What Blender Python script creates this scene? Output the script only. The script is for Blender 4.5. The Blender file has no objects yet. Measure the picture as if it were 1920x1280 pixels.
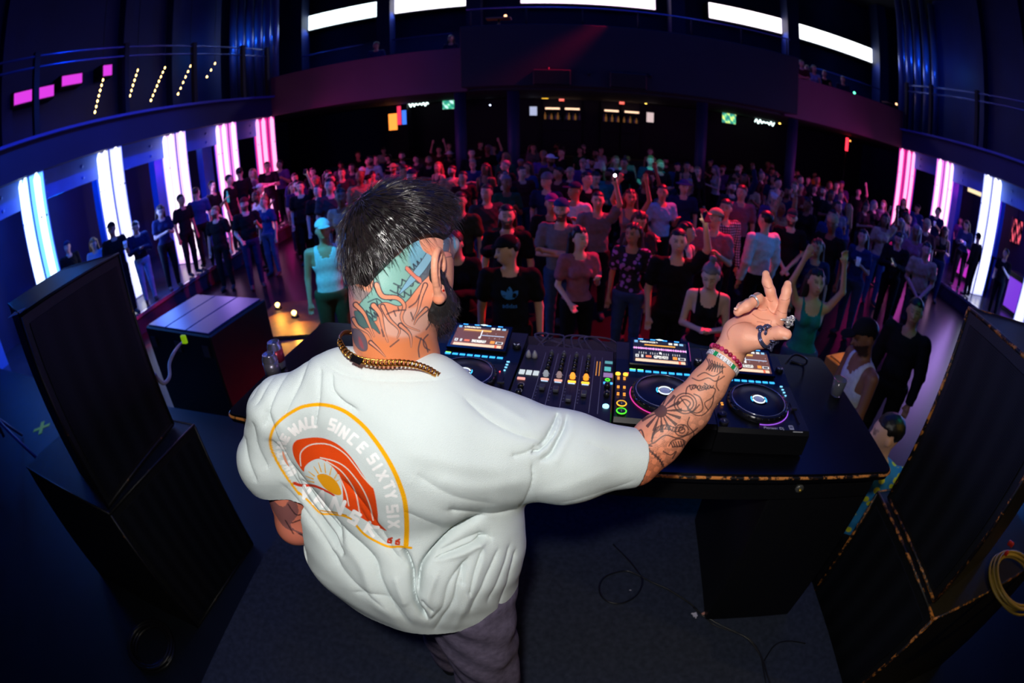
import bpy, math, random
import numpy as np
from mathutils import Vector, Matrix

SC = bpy.context.scene
COL = SC.collection
# ---------------------------------------------------------------- camera
# fisheye (equisolid) lens held above and behind the DJ; x right, y towards the crowd, z up
CAM = np.array([0.0, 0.0, 2.75])
F_PX = 900.0
PITCH, YAW, ROLL = math.radians(27.5), math.radians(-5.6), math.radians(-0.72)
_cy, _sy = math.cos(YAW), math.sin(YAW)
FWD = np.array([_sy * math.cos(PITCH), _cy * math.cos(PITCH), -math.sin(PITCH)])
_r0 = np.array([_cy, -_sy, 0.0])
_u0 = np.cross(_r0, FWD)
RGT = _r0 * math.cos(ROLL) + _u0 * math.sin(ROLL)
UPV = -_r0 * math.sin(ROLL) + _u0 * math.cos(ROLL)

cd = bpy.data.cameras.new('camera')
cd.type = 'PANO'
cd.panorama_type = 'FISHEYE_EQUISOLID'
cd.sensor_width = 36.0
cd.sensor_height = 24.0
cd.fisheye_lens = F_PX / 1920.0 * 36.0
cd.fisheye_fov = math.radians(180)
cd.lens = 16.0
cd.clip_start = 0.02
cd.dof.use_dof = True
cd.dof.focus_distance = 0.9
cd.dof.aperture_fstop = 4.0
cd.clip_end = 100
co = bpy.data.objects.new('camera', cd)
COL.objects.link(co)
M = Matrix(((RGT[0], UPV[0], -FWD[0], CAM[0]), (RGT[1], UPV[1], -FWD[1], CAM[1]), (RGT[2], UPV[2], -FWD[2], CAM[2]), (0, 0, 0, 1)))
co.matrix_world = M
SC.camera = co

# ---------------------------------------------------------------- view + world
SC.view_settings.view_transform = 'Standard'
SC.view_settings.look = 'None'
SC.view_settings.gamma = 1.0
SC.view_settings.exposure = 0.0
SC.view_settings.use_curve_mapping = False
W = bpy.data.worlds.new('world')
SC.world = W
W.use_nodes = True
W.node_tree.nodes['Background'].inputs[0].default_value = (0.02, 0.06, 0.3, 1)
W.node_tree.nodes['Background'].inputs[1].default_value = 0.012
try:
    SC.cycles.use_denoising = True
    SC.cycles.max_bounces = 4
    SC.cycles.diffuse_bounces = 2
    SC.cycles.glossy_bounces = 2
    SC.cycles.transparent_max_bounces = 6
    SC.cycles.sample_clamp_indirect = 3.0
except Exception:
    pass


def lamp(name, kind, loc, energy, color, aim=None, size=0.1, spot=None, blend=0.5, size_y=None):
    l = bpy.data.lights.new(name, kind)
    l.energy = energy
    l.color = color
    if kind == 'AREA':
        l.size = size
        if size_y:
            l.shape = 'RECTANGLE'
            l.size_y = size_y
    else:
        l.shadow_soft_size = size
    if kind == 'SPOT':
        l.spot_size = math.radians(spot or 40)
        l.spot_blend = blend
    o = bpy.data.objects.new(name, l)
    COL.objects.link(o)
    o.location = loc
    if aim is not None:
        o.rotation_euler = (Vector(aim) - Vector(loc)).to_track_quat('-Z', 'Y').to_euler()
    return o


# the photographer's flash on the camera, over the lens
lamp('flash', 'SPOT', (-0.05, -0.05, 3.01), 46.0, (1.0, 0.97, 0.93), aim=(-0.03, 0.62, 2.1), size=0.035, spot=130, blend=0.7)
# the club's coloured fixtures, among them an added ambient panel and violet fill
lamp('blue_wash', 'AREA', (1.3, 7.0, 8.6), 200.0, (0.03, 0.10, 1.0), aim=(1.3, 7.0, 0), size=12, size_y=10)  # ceiling-wide panel added for the ambient blue
lamp('blue_wash_left', 'SPOT', (-1.5, 4.0, 7.5), 1500.0, (0.0, 0.10, 1.0), aim=(-7.5, 5.0, 0.5), size=0.2, spot=70)
lamp('blue_wash_right', 'SPOT', (4.0, 4.0, 7.5), 450.0, (0.05, 0.08, 1.0), aim=(9.5, 6.5, 0.5), size=0.2, spot=70)
lamp('red_beam', 'SPOT', (5.0, 9.5, 7.6), 8000.0, (1.0, 0.012, 0.03), aim=(1.0, 5.6, 1.2), size=0.15, spot=31, blend=0.5)
lamp('red_beam', 'SPOT', (1.5, 11.0, 5.4), 2600.0, (1.0, 0.012, 0.05), aim=(-3.0, 9.6, 1.6), size=0.15, spot=44, blend=0.8)
lamp('violet_beam', 'SPOT', (-3.5, 1.5, 6.5), 35.0, (0.4, 0.12, 1.0), aim=(1.0, 8.0, 1.5), size=0.15, spot=75, blend=0.9)  # soft purple fill added over the crowd
lamp('violet_beam', 'SPOT', (7.5, 2.0, 6.5), 35.0, (0.5, 0.10, 0.9), aim=(4.0, 8.0, 1.5), size=0.15, spot=75, blend=0.9)  # second purple fill, added from the right
lamp('cyan_beam', 'SPOT', (-2.9, 1.6, 5.6), 1300.0, (0.03, 0.62, 1.0), aim=(-2.65, 4.8, 1.2), size=0.08, spot=17, blend=0.6)
lamp('teal_beam', 'SPOT', (2.4, 3.5, 6.2), 1500.0, (0.0, 0.75, 0.6), aim=(2.1, 12.2, 1.3), size=0.1, spot=11, blend=0.8)
lamp('green_beam', 'SPOT', (3.6, 1.0, 5.6), 75.0, (0.0, 0.9, 0.45), aim=(2.7, 3.9, 1.0), size=0.1, spot=22, blend=0.8)
lamp('green_beam', 'SPOT', (4.2, 1.2, 5.0), 60.0, (0.0, 0.9, 0.6), aim=(1.75, 1.5, 1.4), size=0.1, spot=18, blend=0.8)
lamp('azure_beam', 'SPOT', (7.0, 1.5, 5.5), 300.0, (0.02, 0.35, 1.0), aim=(2.9, 5.4, 1.3), size=0.1, spot=22, blend=0.8)
lamp('red_facade_light', 'SPOT', (-2.0, 6.0, 6.8), 120.0, (1.0, 0.02, 0.12), aim=(-5.5, 12.0, 3.9), size=0.2, spot=42, blend=0.9)
lamp('red_facade_light', 'SPOT', (5.5, 6.0, 6.8), 120.0, (1.0, 0.02, 0.12), aim=(8.0, 12.0, 3.9), size=0.2, spot=42, blend=0.9)
lamp('amber_side_light', 'SPOT', (3.3, -0.6, 3.4), 40.0, (1.0, 0.62, 0.08), aim=(1.3, 0.9, 1.6), size=0.05, spot=60, blend=0.8)
lamp('blue_stage_light', 'SPOT', (-1.5, 3.5, 5.5), 40.0, (0.02, 0.2, 1.0), aim=(-1.6, 1.2, 0.9), size=0.3, spot=60, blend=0.9)


def ray(x, y):
    dx, dy = x - 960.0, 640.0 - y
    r = math.hypot(dx, dy) + 1e-9
    th = 2 * math.asin(r / (2 * F_PX))
    return FWD * math.cos(th) + (RGT * dx / r + UPV * dy / r) * math.sin(th)


def pd(x, y, t): return CAM + ray(x, y) * t          # the point seen at a photo pixel, t metres away


def pz(x, y, z):                                       # ... on the level z
    d = ray(x, y)
    return CAM + d * ((z - CAM[2]) / d[2])


def py(x, y, Y):                                       # ... on the plane y = Y
    d = ray(x, y)
    return CAM + d * (Y / d[1])


def px(x, y, X):
    d = ray(x, y)
    return CAM + d * (X / d[0])


def proj(P):
    d = np.asarray(P, float) - CAM
    x, y, z = d @ RGT, d @ UPV, d @ FWD
    h = np.hypot(x, y) + 1e-9
    q = 2 * F_PX * np.sin(np.arctan2(h, z) / 2)
    return np.stack([960 + q * x / h, 640 - q * y / h], -1)


# ---------------------------------------------------------------- materials
def srgb(r, g, b):
    return tuple(((c / 255.0) / 12.92 if c / 255.0 <= 0.04045 else ((c / 255.0 + 0.055) / 1.055) ** 2.4) for c in (r, g, b))


_M = {}


def mat(name, color=(0.5, 0.5, 0.5), rough=0.5, metal=0.0, emit=None, strength=1.0, noise=0.0, nscale=20.0, bump=0.0, bscale=200.0,
        attr=False, spec=0.5, emit_attr=False, coat=0.0, sss=0.0, trans=0.0):
    if name in _M:
        return _M[name]
    m = bpy.data.materials.new(name)
    m.use_nodes = True
    nt = m.node_tree
    N, L = nt.nodes, nt.links
    b = N['Principled BSDF']
    b.inputs['Base Color'].default_value = (*color, 1)
    b.inputs['Roughness'].default_value = rough
    b.inputs['Metallic'].default_value = metal
    b.inputs['Specular IOR Level'].default_value = spec
    if coat:
        b.inputs['Coat Weight'].default_value = coat
        b.inputs['Coat Roughness'].default_value = 0.15
    if trans:
        b.inputs['Transmission Weight'].default_value = trans
    if sss:
        b.inputs['Subsurface Weight'].default_value = sss
        b.inputs['Subsurface Radius'].default_value = (0.012, 0.005, 0.003)
        b.inputs['Subsurface Scale'].default_value = 1.0
    if emit:
        b.inputs['Emission Color'].default_value = (*emit, 1)
        b.inputs['Emission Strength'].default_value = strength
    tc = N.new('ShaderNodeTexCoord')
    src = None
    if attr:
        a = N.new('ShaderNodeAttribute')
        a.attribute_name = 'Col'
        src = a.outputs['Color']
        if emit_attr:
            L.new(src, b.inputs['Emission Color'])
            b.inputs['Emission Strength'].default_value = strength
            b.inputs['Base Color'].default_value = (0.01, 0.01, 0.01, 1)
        else:
            L.new(src, b.inputs['Base Color'])
    if noise and not emit_attr:
        n = N.new('ShaderNodeTexNoise')
        n.inputs['Scale'].default_value = nscale
        n.inputs['Detail'].default_value = 6
        L.new(tc.outputs['Object'], n.inputs['Vector'])
        r = N.new('ShaderNodeMapRange')
        r.inputs['From Min'].default_value = 0.3
        r.inputs['From Max'].default_value = 0.7
        r.inputs['To Min'].default_value = 1 - noise
        r.inputs['To Max'].default_value = 1 + noise
        L.new(n.outputs['Fac'], r.inputs['Value'])
        mx = N.new('ShaderNodeMix')
        mx.data_type = 'RGBA'
        mx.blend_type = 'MULTIPLY'
        mx.inputs[0].default_value = 1
        if src:
            L.new(src, mx.inputs[6])
        else:
            mx.inputs[6].default_value = (*color, 1)
        L.new(r.outputs[0], mx.inputs[7])
        L.new(mx.outputs[2], b.inputs['Base Color'])
    if bump:
        n2 = N.new('ShaderNodeTexNoise')
        n2.inputs['Scale'].default_value = bscale
        n2.inputs['Detail'].default_value = 4
        L.new(tc.outputs['Object'], n2.inputs['Vector'])
        bp = N.new('ShaderNodeBump')
        bp.inputs['Strength'].default_value = bump
        bp.inputs['Distance'].default_value = 0.002
        L.new(n2.outputs['Fac'], bp.inputs['Height'])
        L.new(bp.outputs[0], b.inputs['Normal'])
    _M[name] = m
    return m


# ---------------------------------------------------------------- objects
def tag(o, label=None, cat=None, group=None, kind=None):
    if label:
        o['label'] = label
    if cat:
        o['category'] = cat
    if group:
        o['group'] = group
    if kind:
        o['kind'] = kind
    return o


def empty(name, loc=(0, 0, 0), rz=0.0, label=None, cat=None, group=None):
    o = bpy.data.objects.new(name, None)
    o.empty_display_size = 0.1
    COL.objects.link(o)
    o.location = loc
    o.rotation_euler = (0, 0, rz)
    return tag(o, label, cat, group)


def link_mesh(name, me, parent=None, loc=None, rot=None):
    o = bpy.data.objects.new(name, me)
    COL.objects.link(o)
    if parent is not None:
        o.parent = parent
    if loc is not None:
        o.location = loc
    if rot is not None:
        o.rotation_euler = rot
    return o


def mesh_np(name, V, Fq, m=None, col=None, smooth=True):
    """A mesh from numpy arrays: V (n,3), Fq (k,3 or 4)."""
    me = bpy.data.meshes.new(name)
    V = np.asarray(V, np.float32)
    Fq = np.asarray(Fq, np.int32)
    k = Fq.shape[1]
    me.vertices.add(len(V))
    me.vertices.foreach_set('co', V.ravel())
    me.loops.add(Fq.size)
    me.loops.foreach_set('vertex_index', Fq.ravel())
    me.polygons.add(len(Fq))
    me.polygons.foreach_set('loop_start', np.arange(0, Fq.size, k, dtype=np.int32))
    me.polygons.foreach_set('loop_total', np.full(len(Fq), k, np.int32))
    if smooth:
        me.polygons.foreach_set('use_smooth', np.ones(len(Fq), bool))
    me.update(calc_edges=True)
    if col is not None:
        a = me.color_attributes.new('Col', 'FLOAT_COLOR', 'POINT')
        c = np.ones((len(V), 4), np.float32)
        c[:, :3] = col
        a.data.foreach_set('color', c.ravel())
    if m:
        me.materials.append(m)
    return me


class MB:
    """Collects shapes and links them as one mesh object."""

    def __init__(s):
        s.v, s.f, s.sm, s.mi = [], [], [], []
        s.n = 0
        s.cur = 0
        s.marks = []

    def add(s, V, Fs, smooth=False):
        s.marks.append((s.n, len(s.f)))
        V = [tuple(float(q) for q in v) for v in V]
        s.v += V
        for f in Fs:
            s.f.append([i + s.n for i in f])
            s.sm.append(smooth)
            s.mi.append(s.cur)
        s.n += len(V)
        return s

    def box(s, lo, hi, bev=0.0):
        x0, y0, z0 = lo
        x1, y1, z1 = hi
        if bev <= 0:
            V = [(x0, y0, z0), (x1, y0, z0), (x1, y1, z0), (x0, y1, z0), (x0, y0, z1), (x1, y0, z1), (x1, y1, z1), (x0, y1, z1)]
            Fs = [(0, 3, 2, 1), (4, 5, 6, 7), (0, 1, 5, 4), (1, 2, 6, 5), (2, 3, 7, 6), (3, 0, 4, 7)]
            return s.add(V, Fs)
        b = min(bev, (x1 - x0) / 2.01, (y1 - y0) / 2.01, (z1 - z0) / 2.01)
        V, Fs = [], []
        rings = [(z0, b), (z0 + b, 0), (z1 - b, 0), (z1, b)]
        for z, i in rings:
            V += [(x0 + b + 0 * i, y0 + i, z), (x1 - b, y0 + i, z), (x1 - i, y0 + b, z), (x1 - i, y1 - b, z),
                  (x1 - b, y1 - i, z), (x0 + b, y1 - i, z), (x0 + i, y1 - b, z), (x0 + i, y0 + b, z)]
        for r in range(3):
            for k in range(8):
                a, c = r * 8 + k, r * 8 + (k + 1) % 8
                Fs.append((a, c, c + 8, a + 8))
        Fs.append(tuple(range(7, -1, -1)))
        Fs.append(tuple(range(24, 32)))
        return s.add(V, Fs)

    def obox(s, c, ax, ay, az, hx, hy, hz):
        """An oriented box."""
        c, ax, ay, az = map(np.asarray, (c, ax, ay, az))
        V = [c + ax * hx * i + ay * hy * j + az * hz * k for k in (-1, 1) for i, j in ((-1, -1), (1, -1), (1, 1), (-1, 1))]
        return s.add(V, [(0, 3, 2, 1), (4, 5, 6, 7), (0, 1, 5, 4), (1, 2, 6, 5), (2, 3, 7, 6), (3, 0, 4, 7)])

    def tube(s, pts, r, n=8, caps=True, smooth=True):
        P = [np.asarray(p, float) for p in pts]
        R = r if hasattr(r, '__len__') else [r] * len(P)
        base = None
        V, Fs = [], []
        for i, p in enumerate(P):
            t = P[min(i + 1, len(P) - 1)] - P[max(i - 1, 0)]
            t = t / (np.linalg.norm(t) + 1e-12)
            if base is None:
                base = np.cross(t, (0, 0, 1) if abs(t[2]) < 0.9 else (1, 0, 0))
            base = base - t * (base @ t)
            base /= np.linalg.norm(base) + 1e-12
            bb = np.cross(t, base)
            V += [p + (base * math.cos(a) + bb * math.sin(a)) * R[i] for a in [2 * math.pi * k / n for k in range(n)]]
        for i in range(len(P) - 1):
            for k in range(n):
                a, b = i * n + k, i * n + (k + 1) % n
                Fs.append((a, b, b + n, a + n))
        if caps:
            Fs.append(tuple(range(n - 1, -1, -1)))
            Fs.append(tuple((len(P) - 1) * n + k for k in range(n)))
        return s.add(V, Fs, smooth)

    def lathe(s, c, prof, n=24, ax=None, smooth=True):
        """prof: (radius, height) pairs turned about a vertical axis (or the frame ax = (x, y, z))."""
        X, Y, Z = ax if ax is not None else (np.array([1., 0, 0]), np.array([0, 1., 0]), np.array([0, 0, 1.]))
        X, Y, Z = map(np.asarray, (X, Y, Z))
        c = np.asarray(c, float)
        V, Fs = [], []
        for r, h in prof:
            V += [c + (X * math.cos(a) + Y * math.sin(a)) * r + Z * h for a in [2 * math.pi * k / n for k in range(n)]]
        for i in range(len(prof) - 1):
            for k in range(n):
                a, b = i * n + k, i * n + (k + 1) % n
                Fs.append((a, b, b + n, a + n))
        Fs.append(tuple(range(n - 1, -1, -1)))
        Fs.append(tuple((len(prof) - 1) * n + k for k in range(n)))
        return s.add(V, Fs, smooth)

    def torus(s, c, R, r, n=24, k=8, ax=None, arc=(0, 2 * math.pi)):
        X, Y, Z = ax if ax is not None else (np.array([1., 0, 0]), np.array([0, 1., 0]), np.array([0, 0, 1.]))
        c = np.asarray(c, float)
        full = abs(arc[1] - arc[0] - 2 * math.pi) < 1e-6
        pts = [c + (np.asarray(X) * math.cos(a) + np.asarray(Y) * math.sin(a)) * R for a in np.linspace(arc[0], arc[1], n + 1)]
        return s.tube(pts, r, k, caps=not full)

    def build(s, name, m=None, parent=None, loc=None, rot=None, mats=None):
        me = bpy.data.meshes.new(name)
        me.from_pydata(s.v, [], s.f)
        me.polygons.foreach_set('use_smooth', s.sm)
        if mats:
            for q in mats:
                me.materials.append(q)
            me.polygons.foreach_set('material_index', s.mi)
        elif m:
            me.materials.append(m)
        me.update()
        return link_mesh(name, me, parent, loc, rot)


def _build_each(s, name, m, parent=None, per=1, **kw):
    """One object for each shape (or each PER shapes) collected, all with the same name."""
    out = []
    for i in range(0, len(s.marks), per):
        v0, f0 = s.marks[i]
        v1, f1 = s.marks[i + per] if i + per < len(s.marks) else (s.n, len(s.f))
        q = MB()
        q.v, q.f, q.sm, q.mi = s.v[v0:v1], [[t - v0 for t in f] for f in s.f[f0:f1]], s.sm[f0:f1], s.mi[f0:f1]
        out.append(q.build(name, m, parent, **kw))
    return out


MB.build_each = _build_each


def struct(name, mb, m, **kw):
    o = mb.build(name, m, **kw)
    o['kind'] = 'structure'
    return o


def text_mesh(name, body, size, m, parent=None, loc=(0, 0, 0), rot=(0, 0, 0), extrude=0.0005, align='CENTER'):
    cu = bpy.data.curves.new(name, 'FONT')
    cu.body = body
    cu.size = size
    cu.extrude = extrude
    cu.align_x = align
    cu.align_y = 'CENTER'
    tmp = bpy.data.objects.new('tmp', cu)
    COL.objects.link(tmp)
    dg = bpy.context.evaluated_depsgraph_get()
    me = bpy.data.meshes.new_from_object(tmp.evaluated_get(dg))
    bpy.data.objects.remove(tmp)
    bpy.data.curves.remove(cu)
    me.materials.clear()
    me.materials.append(m)
    return link_mesh(name, me, parent, loc, rot)


# ---------------------------------------------------------------- implicit surfaces (smooth unions of limbs and masses)
def nrm(v):
    v = np.asarray(v, float)
    return v / (np.linalg.norm(v) + 1e-12)


def cone(a, b, ra, rb, k=0.02, sub=False):
    a, b = np.asarray(a, float), np.asarray(b, float)
    ab = b - a
    L2 = ab @ ab + 1e-12

    def f(P):
        t = np.clip(((P - a) @ ab) / L2, 0, 1)
        q = P - a - t[:, None] * ab
        return np.sqrt(np.einsum('ij,ij->i', q, q)) - (ra + (rb - ra) * t)
    return (f, k, sub)


def ell(c, r, R=None, k=0.02, sub=False):
    c, r = np.asarray(c, float), np.asarray(r, float)
    Rm = np.eye(3) if R is None else np.asarray(R, float)   # rows: the ellipsoid's axes

    def f(P):
        q = (P - c) @ Rm.T
        a = q / r
        k0 = np.sqrt(np.einsum('ij,ij->i', a, a)) + 1e-9
        b = a / r
        k1 = np.sqrt(np.einsum('ij,ij->i', b, b)) + 1e-9
        return k0 * (k0 - 1.0) / k1
    return (f, k, sub)


def chain(pts, rads, k=0.01, sub=False):
    return [cone(pts[i], pts[i + 1], rads[i], rads[i + 1], k, sub) for i in range(len(pts) - 1)]


def field(prims, P, keep=None):
    d = None
    for i, (f, k, sub) in enumerate(prims):
        if keep is not None and not keep[i]:
            continue
        v = f(P)
        if d is None:
            d = v if not sub else np.full(len(P), 1.0)
            continue
        if sub:
            v = -v
            h = np.maximum(k - np.abs(d - v), 0) / k
            d = np.maximum(d, v) + h * h * k * 0.25
        else:
            h = np.maximum(k - np.abs(d - v), 0) / k
            d = np.minimum(d, v) - h * h * k * 0.25
    return d if d is not None else np.full(len(P), 1.0)


def nets(prims, lo, hi, h, post=None, B=16):
    """Surface nets over a sparse grid: vertices and quads of the zero level."""
    lo = np.asarray(lo, float)
    n = np.ceil((np.asarray(hi) - lo) / h).astype(np.int64) + 1
    nb = (n + B - 1) // B
    br = B * h * 0.5 * math.sqrt(3)
    bi = np.stack(np.meshgrid(*[np.arange(q) for q in nb], indexing='ij'), -1).reshape(-1, 3)
    ctr = lo + (bi * B + B * 0.5) * h
    vals = np.stack([f(ctr) for f, k, s in prims])
    kmax = max(p[1] for p in prims)
    isub = np.array([p[2] for p in prims])
    umin = np.where(isub[:, None], 9.0, vals).min(0)
    act = umin < br * 1.5 + kmax
    act &= umin > -(br * 1.6 + 0.03 + kmax) if post is None else True
    NX, NY = int(n[0] + B + 2), int(n[1] + B + 2)
    g = np.arange(B + 1)
    G = np.stack(np.meshgrid(g, g, g, indexing='ij'), -1).reshape(-1, 3)
    VK, VP, Q = [], [], []
    c8 = [(i, j, k) for i in (0, 1) for j in (0, 1) for k in (0, 1)]
    edges = [(a, b) for a in range(8) for b in range(a + 1, 8) if sum(abs(c8[a][t] - c8[b][t]) for t in range(3)) == 1]
    for q in np.nonzero(act)[0]:
        v = vals[:, q]
        keep = (v < umin[q] + 2 * br * 1.3 + kmax) | (isub & (v < br * 1.5 + kmax))
        i0 = bi[q] * B
        P = lo + (G + i0) * h
        D = field(prims, P, keep)
        if post is not None:
            D = post(P, D)
        if D.min() > 0 or D.max() < 0:
            continue
        D = D.reshape(B + 1, B + 1, B + 1)
        S = D < 0
        cs = [D[a:a + B, b:b + B, c:c + B] for a, b, c in c8]
        ss = np.stack([x < 0 for x in cs])
        mixed = ss.any(0) & ~ss.all(0)
        I = np.argwhere(mixed)
        if len(I) == 0:
            continue
        dv = np.stack([x[mixed] for x in cs])
        acc = np.zeros((len(I), 3))
        cnt = np.zeros(len(I))
        for a, b in edges:
            da, db = dv[a], dv[b]
            x = (da < 0) != (db < 0)
            t = np.where(x, da / np.where(x, da - db, 1), 0)
            pa, pb = np.array(c8[a], float), np.array(c8[b], float)
            acc += np.where(x[:, None], pa + (pb - pa) * t[:, None], 0)
            cnt += x
        V = lo + (I + i0 + acc / cnt[:, None]) * h
        gi = I + i0 + 1
        VK.append(gi[:, 0] + NX * (gi[:, 1] + NY * gi[:, 2]))
        VP.append(V)
        for axq in range(3):
            d3 = [slice(0, B)] * 3
            d4 = list(d3)
            d4[axq] = slice(1, B + 1)
            s0, s1 = S[tuple(d3)], S[tuple(d4)]
            J = np.argwhere(s0 != s1)
            if len(J) == 0:
                continue
            flip = s0[s0 != s1]
            J = J + i0 + 1
            u, w = [(1, 2), (2, 0), (0, 1)][axq]
            eu, ew = np.zeros(3, np.int64), np.zeros(3, np.int64)
            eu[u], ew[w] = 1, 1
            K = [(J - eu - ew), (J - ew), J, (J - eu)]
            K = np.stack([c[:, 0] + NX * (c[:, 1] + NY * c[:, 2]) for c in K], 1)
            K[~flip] = K[~flip][:, ::-1]
            Q.append(K)
    VK, VP, Q = np.concatenate(VK), np.concatenate(VP), np.concatenate(Q)
    o = np.argsort(VK)
    VK, VP = VK[o], VP[o]
    idx = np.searchsorted(VK, Q)
    ok = (idx < len(VK)).all(1)
    idx = np.minimum(idx, len(VK) - 1)
    ok &= (VK[idx] == Q).all(1)
    return VP, idx[ok]


def vnormals(V, Q):
    a, b, c, d = (V[Q[:, i]] for i in range(4))
    nn = np.cross(c - a, d - b)
    N = np.zeros_like(V)
    for i in range(4):
        for t in range(3):
            N[:, t] += np.bincount(Q[:, i], nn[:, t], len(V))
    return N / (np.linalg.norm(N, axis=1)[:, None] + 1e-12)


def spline(pts, n=8, closed=False):
    """Catmull-Rom through the points."""
    P = np.asarray(pts, float)
    if len(P) < 3 and not closed:
        return P
    m = len(P)
    out = []
    for i in range(m if closed else m - 1):
        g = (lambda k: P[k % m]) if closed else (lambda k: P[min(max(k, 0), m - 1)])
        p0, p1, p2, p3 = g(i - 1), g(i), g(i + 1), g(i + 2)
        for t in np.linspace(0, 1, n, endpoint=False):
            out.append(0.5 * ((2 * p1) + (-p0 + p2) * t + (2 * p0 - 5 * p1 + 4 * p2 - p3) * t * t + (-p0 + 3 * p1 - 3 * p2 + p3) * t ** 3))
    if not closed:
        out.append(P[-1])
    return np.array(out)


def dist_poly(X, L, widths=None):
    """Distance of the points X (n,2) to the polyline L, and the arc share of the nearest place."""
    best = np.full(len(X), 1e9)
    tt = np.zeros(len(X))
    n = len(L) - 1
    for i in range(n):
        a, b = L[i], L[i + 1]
        ab = b - a
        t = np.clip(((X - a) @ ab) / (ab @ ab + 1e-12), 0, 1)
        q = X - a - t[:, None] * ab
        d = np.hypot(q[:, 0], q[:, 1])
        m = d < best
        best[m] = d[m]
        tt[m] = (i + t[m]) / n
    return best, tt


def inside(X, L):
    c = np.zeros(len(X), bool)
    x, y = X[:, 0], X[:, 1]
    j = len(L) - 1
    for i in range(len(L)):
        xi, yi = L[i]
        xj, yj = L[j]
        if yi != yj:
            c ^= ((yi > y) != (yj > y)) & (x < (xj - xi) * (y - yi) / (yj - yi) + xi)
        j = i
    return c
# ================================================================ the hall
FL = 0.0                 # dance floor
XL, XR, YB = -7.83, 10.43, 12.06
ZB = 3.36
PLAT = 0.35              # raised strips along both side walls
STG, RIS = 0.57, 0.87    # stage floor and the carpeted riser the DJ stands on

m_floor = mat('floor_dark', srgb(18, 16, 22), 0.32, noise=.3, nscale=2.5, spec=.5)
m_plat = mat('platform_floor', srgb(60, 60, 75), 0.22, noise=.3, nscale=3)
m_dark = mat('dark_paint', srgb(22, 24, 36), 0.7, noise=.15, nscale=1.5)
m_navy = mat('navy_paint', srgb(22, 38, 84), 0.6, noise=.2, nscale=1.2)
m_fascia = mat('fascia_plum', srgb(96, 60, 84), 0.65, noise=.12, nscale=1.0)
m_fascia_s = mat('fascia_blue', srgb(36, 46, 88), 0.6, noise=.12, nscale=1.0)
m_steel = mat('painted_steel', srgb(80, 130, 235), 0.4, noise=.12, nscale=2)
m_rail = mat('rail_metal', srgb(120, 140, 220), 0.25, metal=.7)
m_black = mat('matt_black', srgb(10, 10, 12), 0.5)

struct('floor', MB().box((-12.5, -3.5, -.1), (15.0, 20.6, FL)), m_floor)
struct('ceiling', MB().box((-12.5, -3.5, 9.6), (15.0, 20.6, 9.75)), m_dark)
struct('wall_left', MB().box((-12.7, -3.5, 0), (-12.5, 20.6, 9.6)), m_navy)
struct('wall_right', MB().box((15.0, -3.5, 0), (15.2, 20.6, 9.6)), m_navy)
struct('wall_back', MB().box((-12.5, 20.4, 0), (15.0, 20.6, 9.6)), m_dark)
struct('wall_stage', MB().box((-12.5, -3.5, 0), (15.0, -3.3, 9.6)), m_dark)

# galleries on three sides
struct('trim_1', MB().box((-12.5, 1.0, ZB), (XL, YB + .2, ZB + .55)), m_fascia_s)       # left gallery slab
struct('trim_2', MB().box((XR, 1.0, ZB), (15.0, YB + .2, ZB + .55)), m_fascia_s)
struct('trim_3', MB().box((-12.5, YB, ZB), (15.0, 20.4, ZB + .25)), m_dark)              # back gallery floor
struct('trim_4', MB().box((XL, YB - .12, ZB), (-2.2, YB + .02, 4.52)).box((6.0, YB - .12, ZB), (XR, YB + .02, 4.52)), m_fascia)   # its parapet
struct('trim_5', MB().box((-2.2, YB - .9, ZB + .05), (6.0, YB + .3, 4.95), .02), m_dark)       # booth bulging out of the middle
struct('trim_6', MB().box((XL - .05, 1.0, ZB + .55), (XL + .12, YB - .1, ZB + .60)), mat('ledge_blue', srgb(70, 90, 190), .35))
struct('trim_7', MB().box((XR - .12, 1.0, ZB + .55), (XR + .05, YB - .1, ZB + .60)), mat('ledge_blue'))
struct('trim_8', MB().box((-12.5, 17.6, 3.6), (15.0, 17.75, 9.6)), m_navy)                       # upstairs back wall
struct('trim_9', MB().box((-10.9, 1.0, 3.9), (-10.75, 13.2, 9.6)), mat('gallery_wall', srgb(22, 42, 104), .55, noise=.2, nscale=.8))
struct('trim_10', MB().box((13.4, 1.0, 3.9), (13.55, 13.2, 9.6)), mat('gallery_wall'))
struct('wall_lower_left', MB().box((-10.6, 0.5, 0), (-10.45, YB + 1, ZB)), m_navy)
struct('wall_lower_right', MB().box((13.2, 0.5, 0), (13.35, YB + 1, ZB)), m_navy)
struct('trim_11', MB().box((-10.45, 2.0, 0), (XL + .9, YB + .3, PLAT)), m_plat)
struct('trim_12', MB().box((XR - .8, 2.0, 0), (13.2, YB + .3, PLAT)), m_plat)
struct('trim_13', MB().box((XL + .88, 2.0, PLAT - .05), (XL + .93, YB + .3, PLAT + .012)), mat('nosing_metal', srgb(190, 190, 220), .2, metal=.8))
struct('trim_14', MB().box((XR - .83, 2.0, PLAT - .05), (XR - .78, YB + .3, PLAT + .012)), mat('nosing_metal'))

# partition piers along the gallery wall and pipes of the organ-like corner cladding
for sx, x0 in ((-1, -10.74), (1, 13.39)):
    for y in (2.6, 4.6, 6.6, 8.6, 10.6)[:]:
        if sx < 0 and y == 6.6:
            continue
        b = MB()
        if sx < 0:
            b.box((x0, y - .16, 3.91), (x0 + .28, y + .16, 9.6))
        else:
            b.box((x0 - .28, y - .16, 3.91), (x0, y + .16, 9.6))
        o = b.build('wall_pier', mat('gallery_wall'))
        o['kind'] = 'structure'
m_pipe = mat('pipe_metal', srgb(110, 130, 200), .3, metal=.5)


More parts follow.
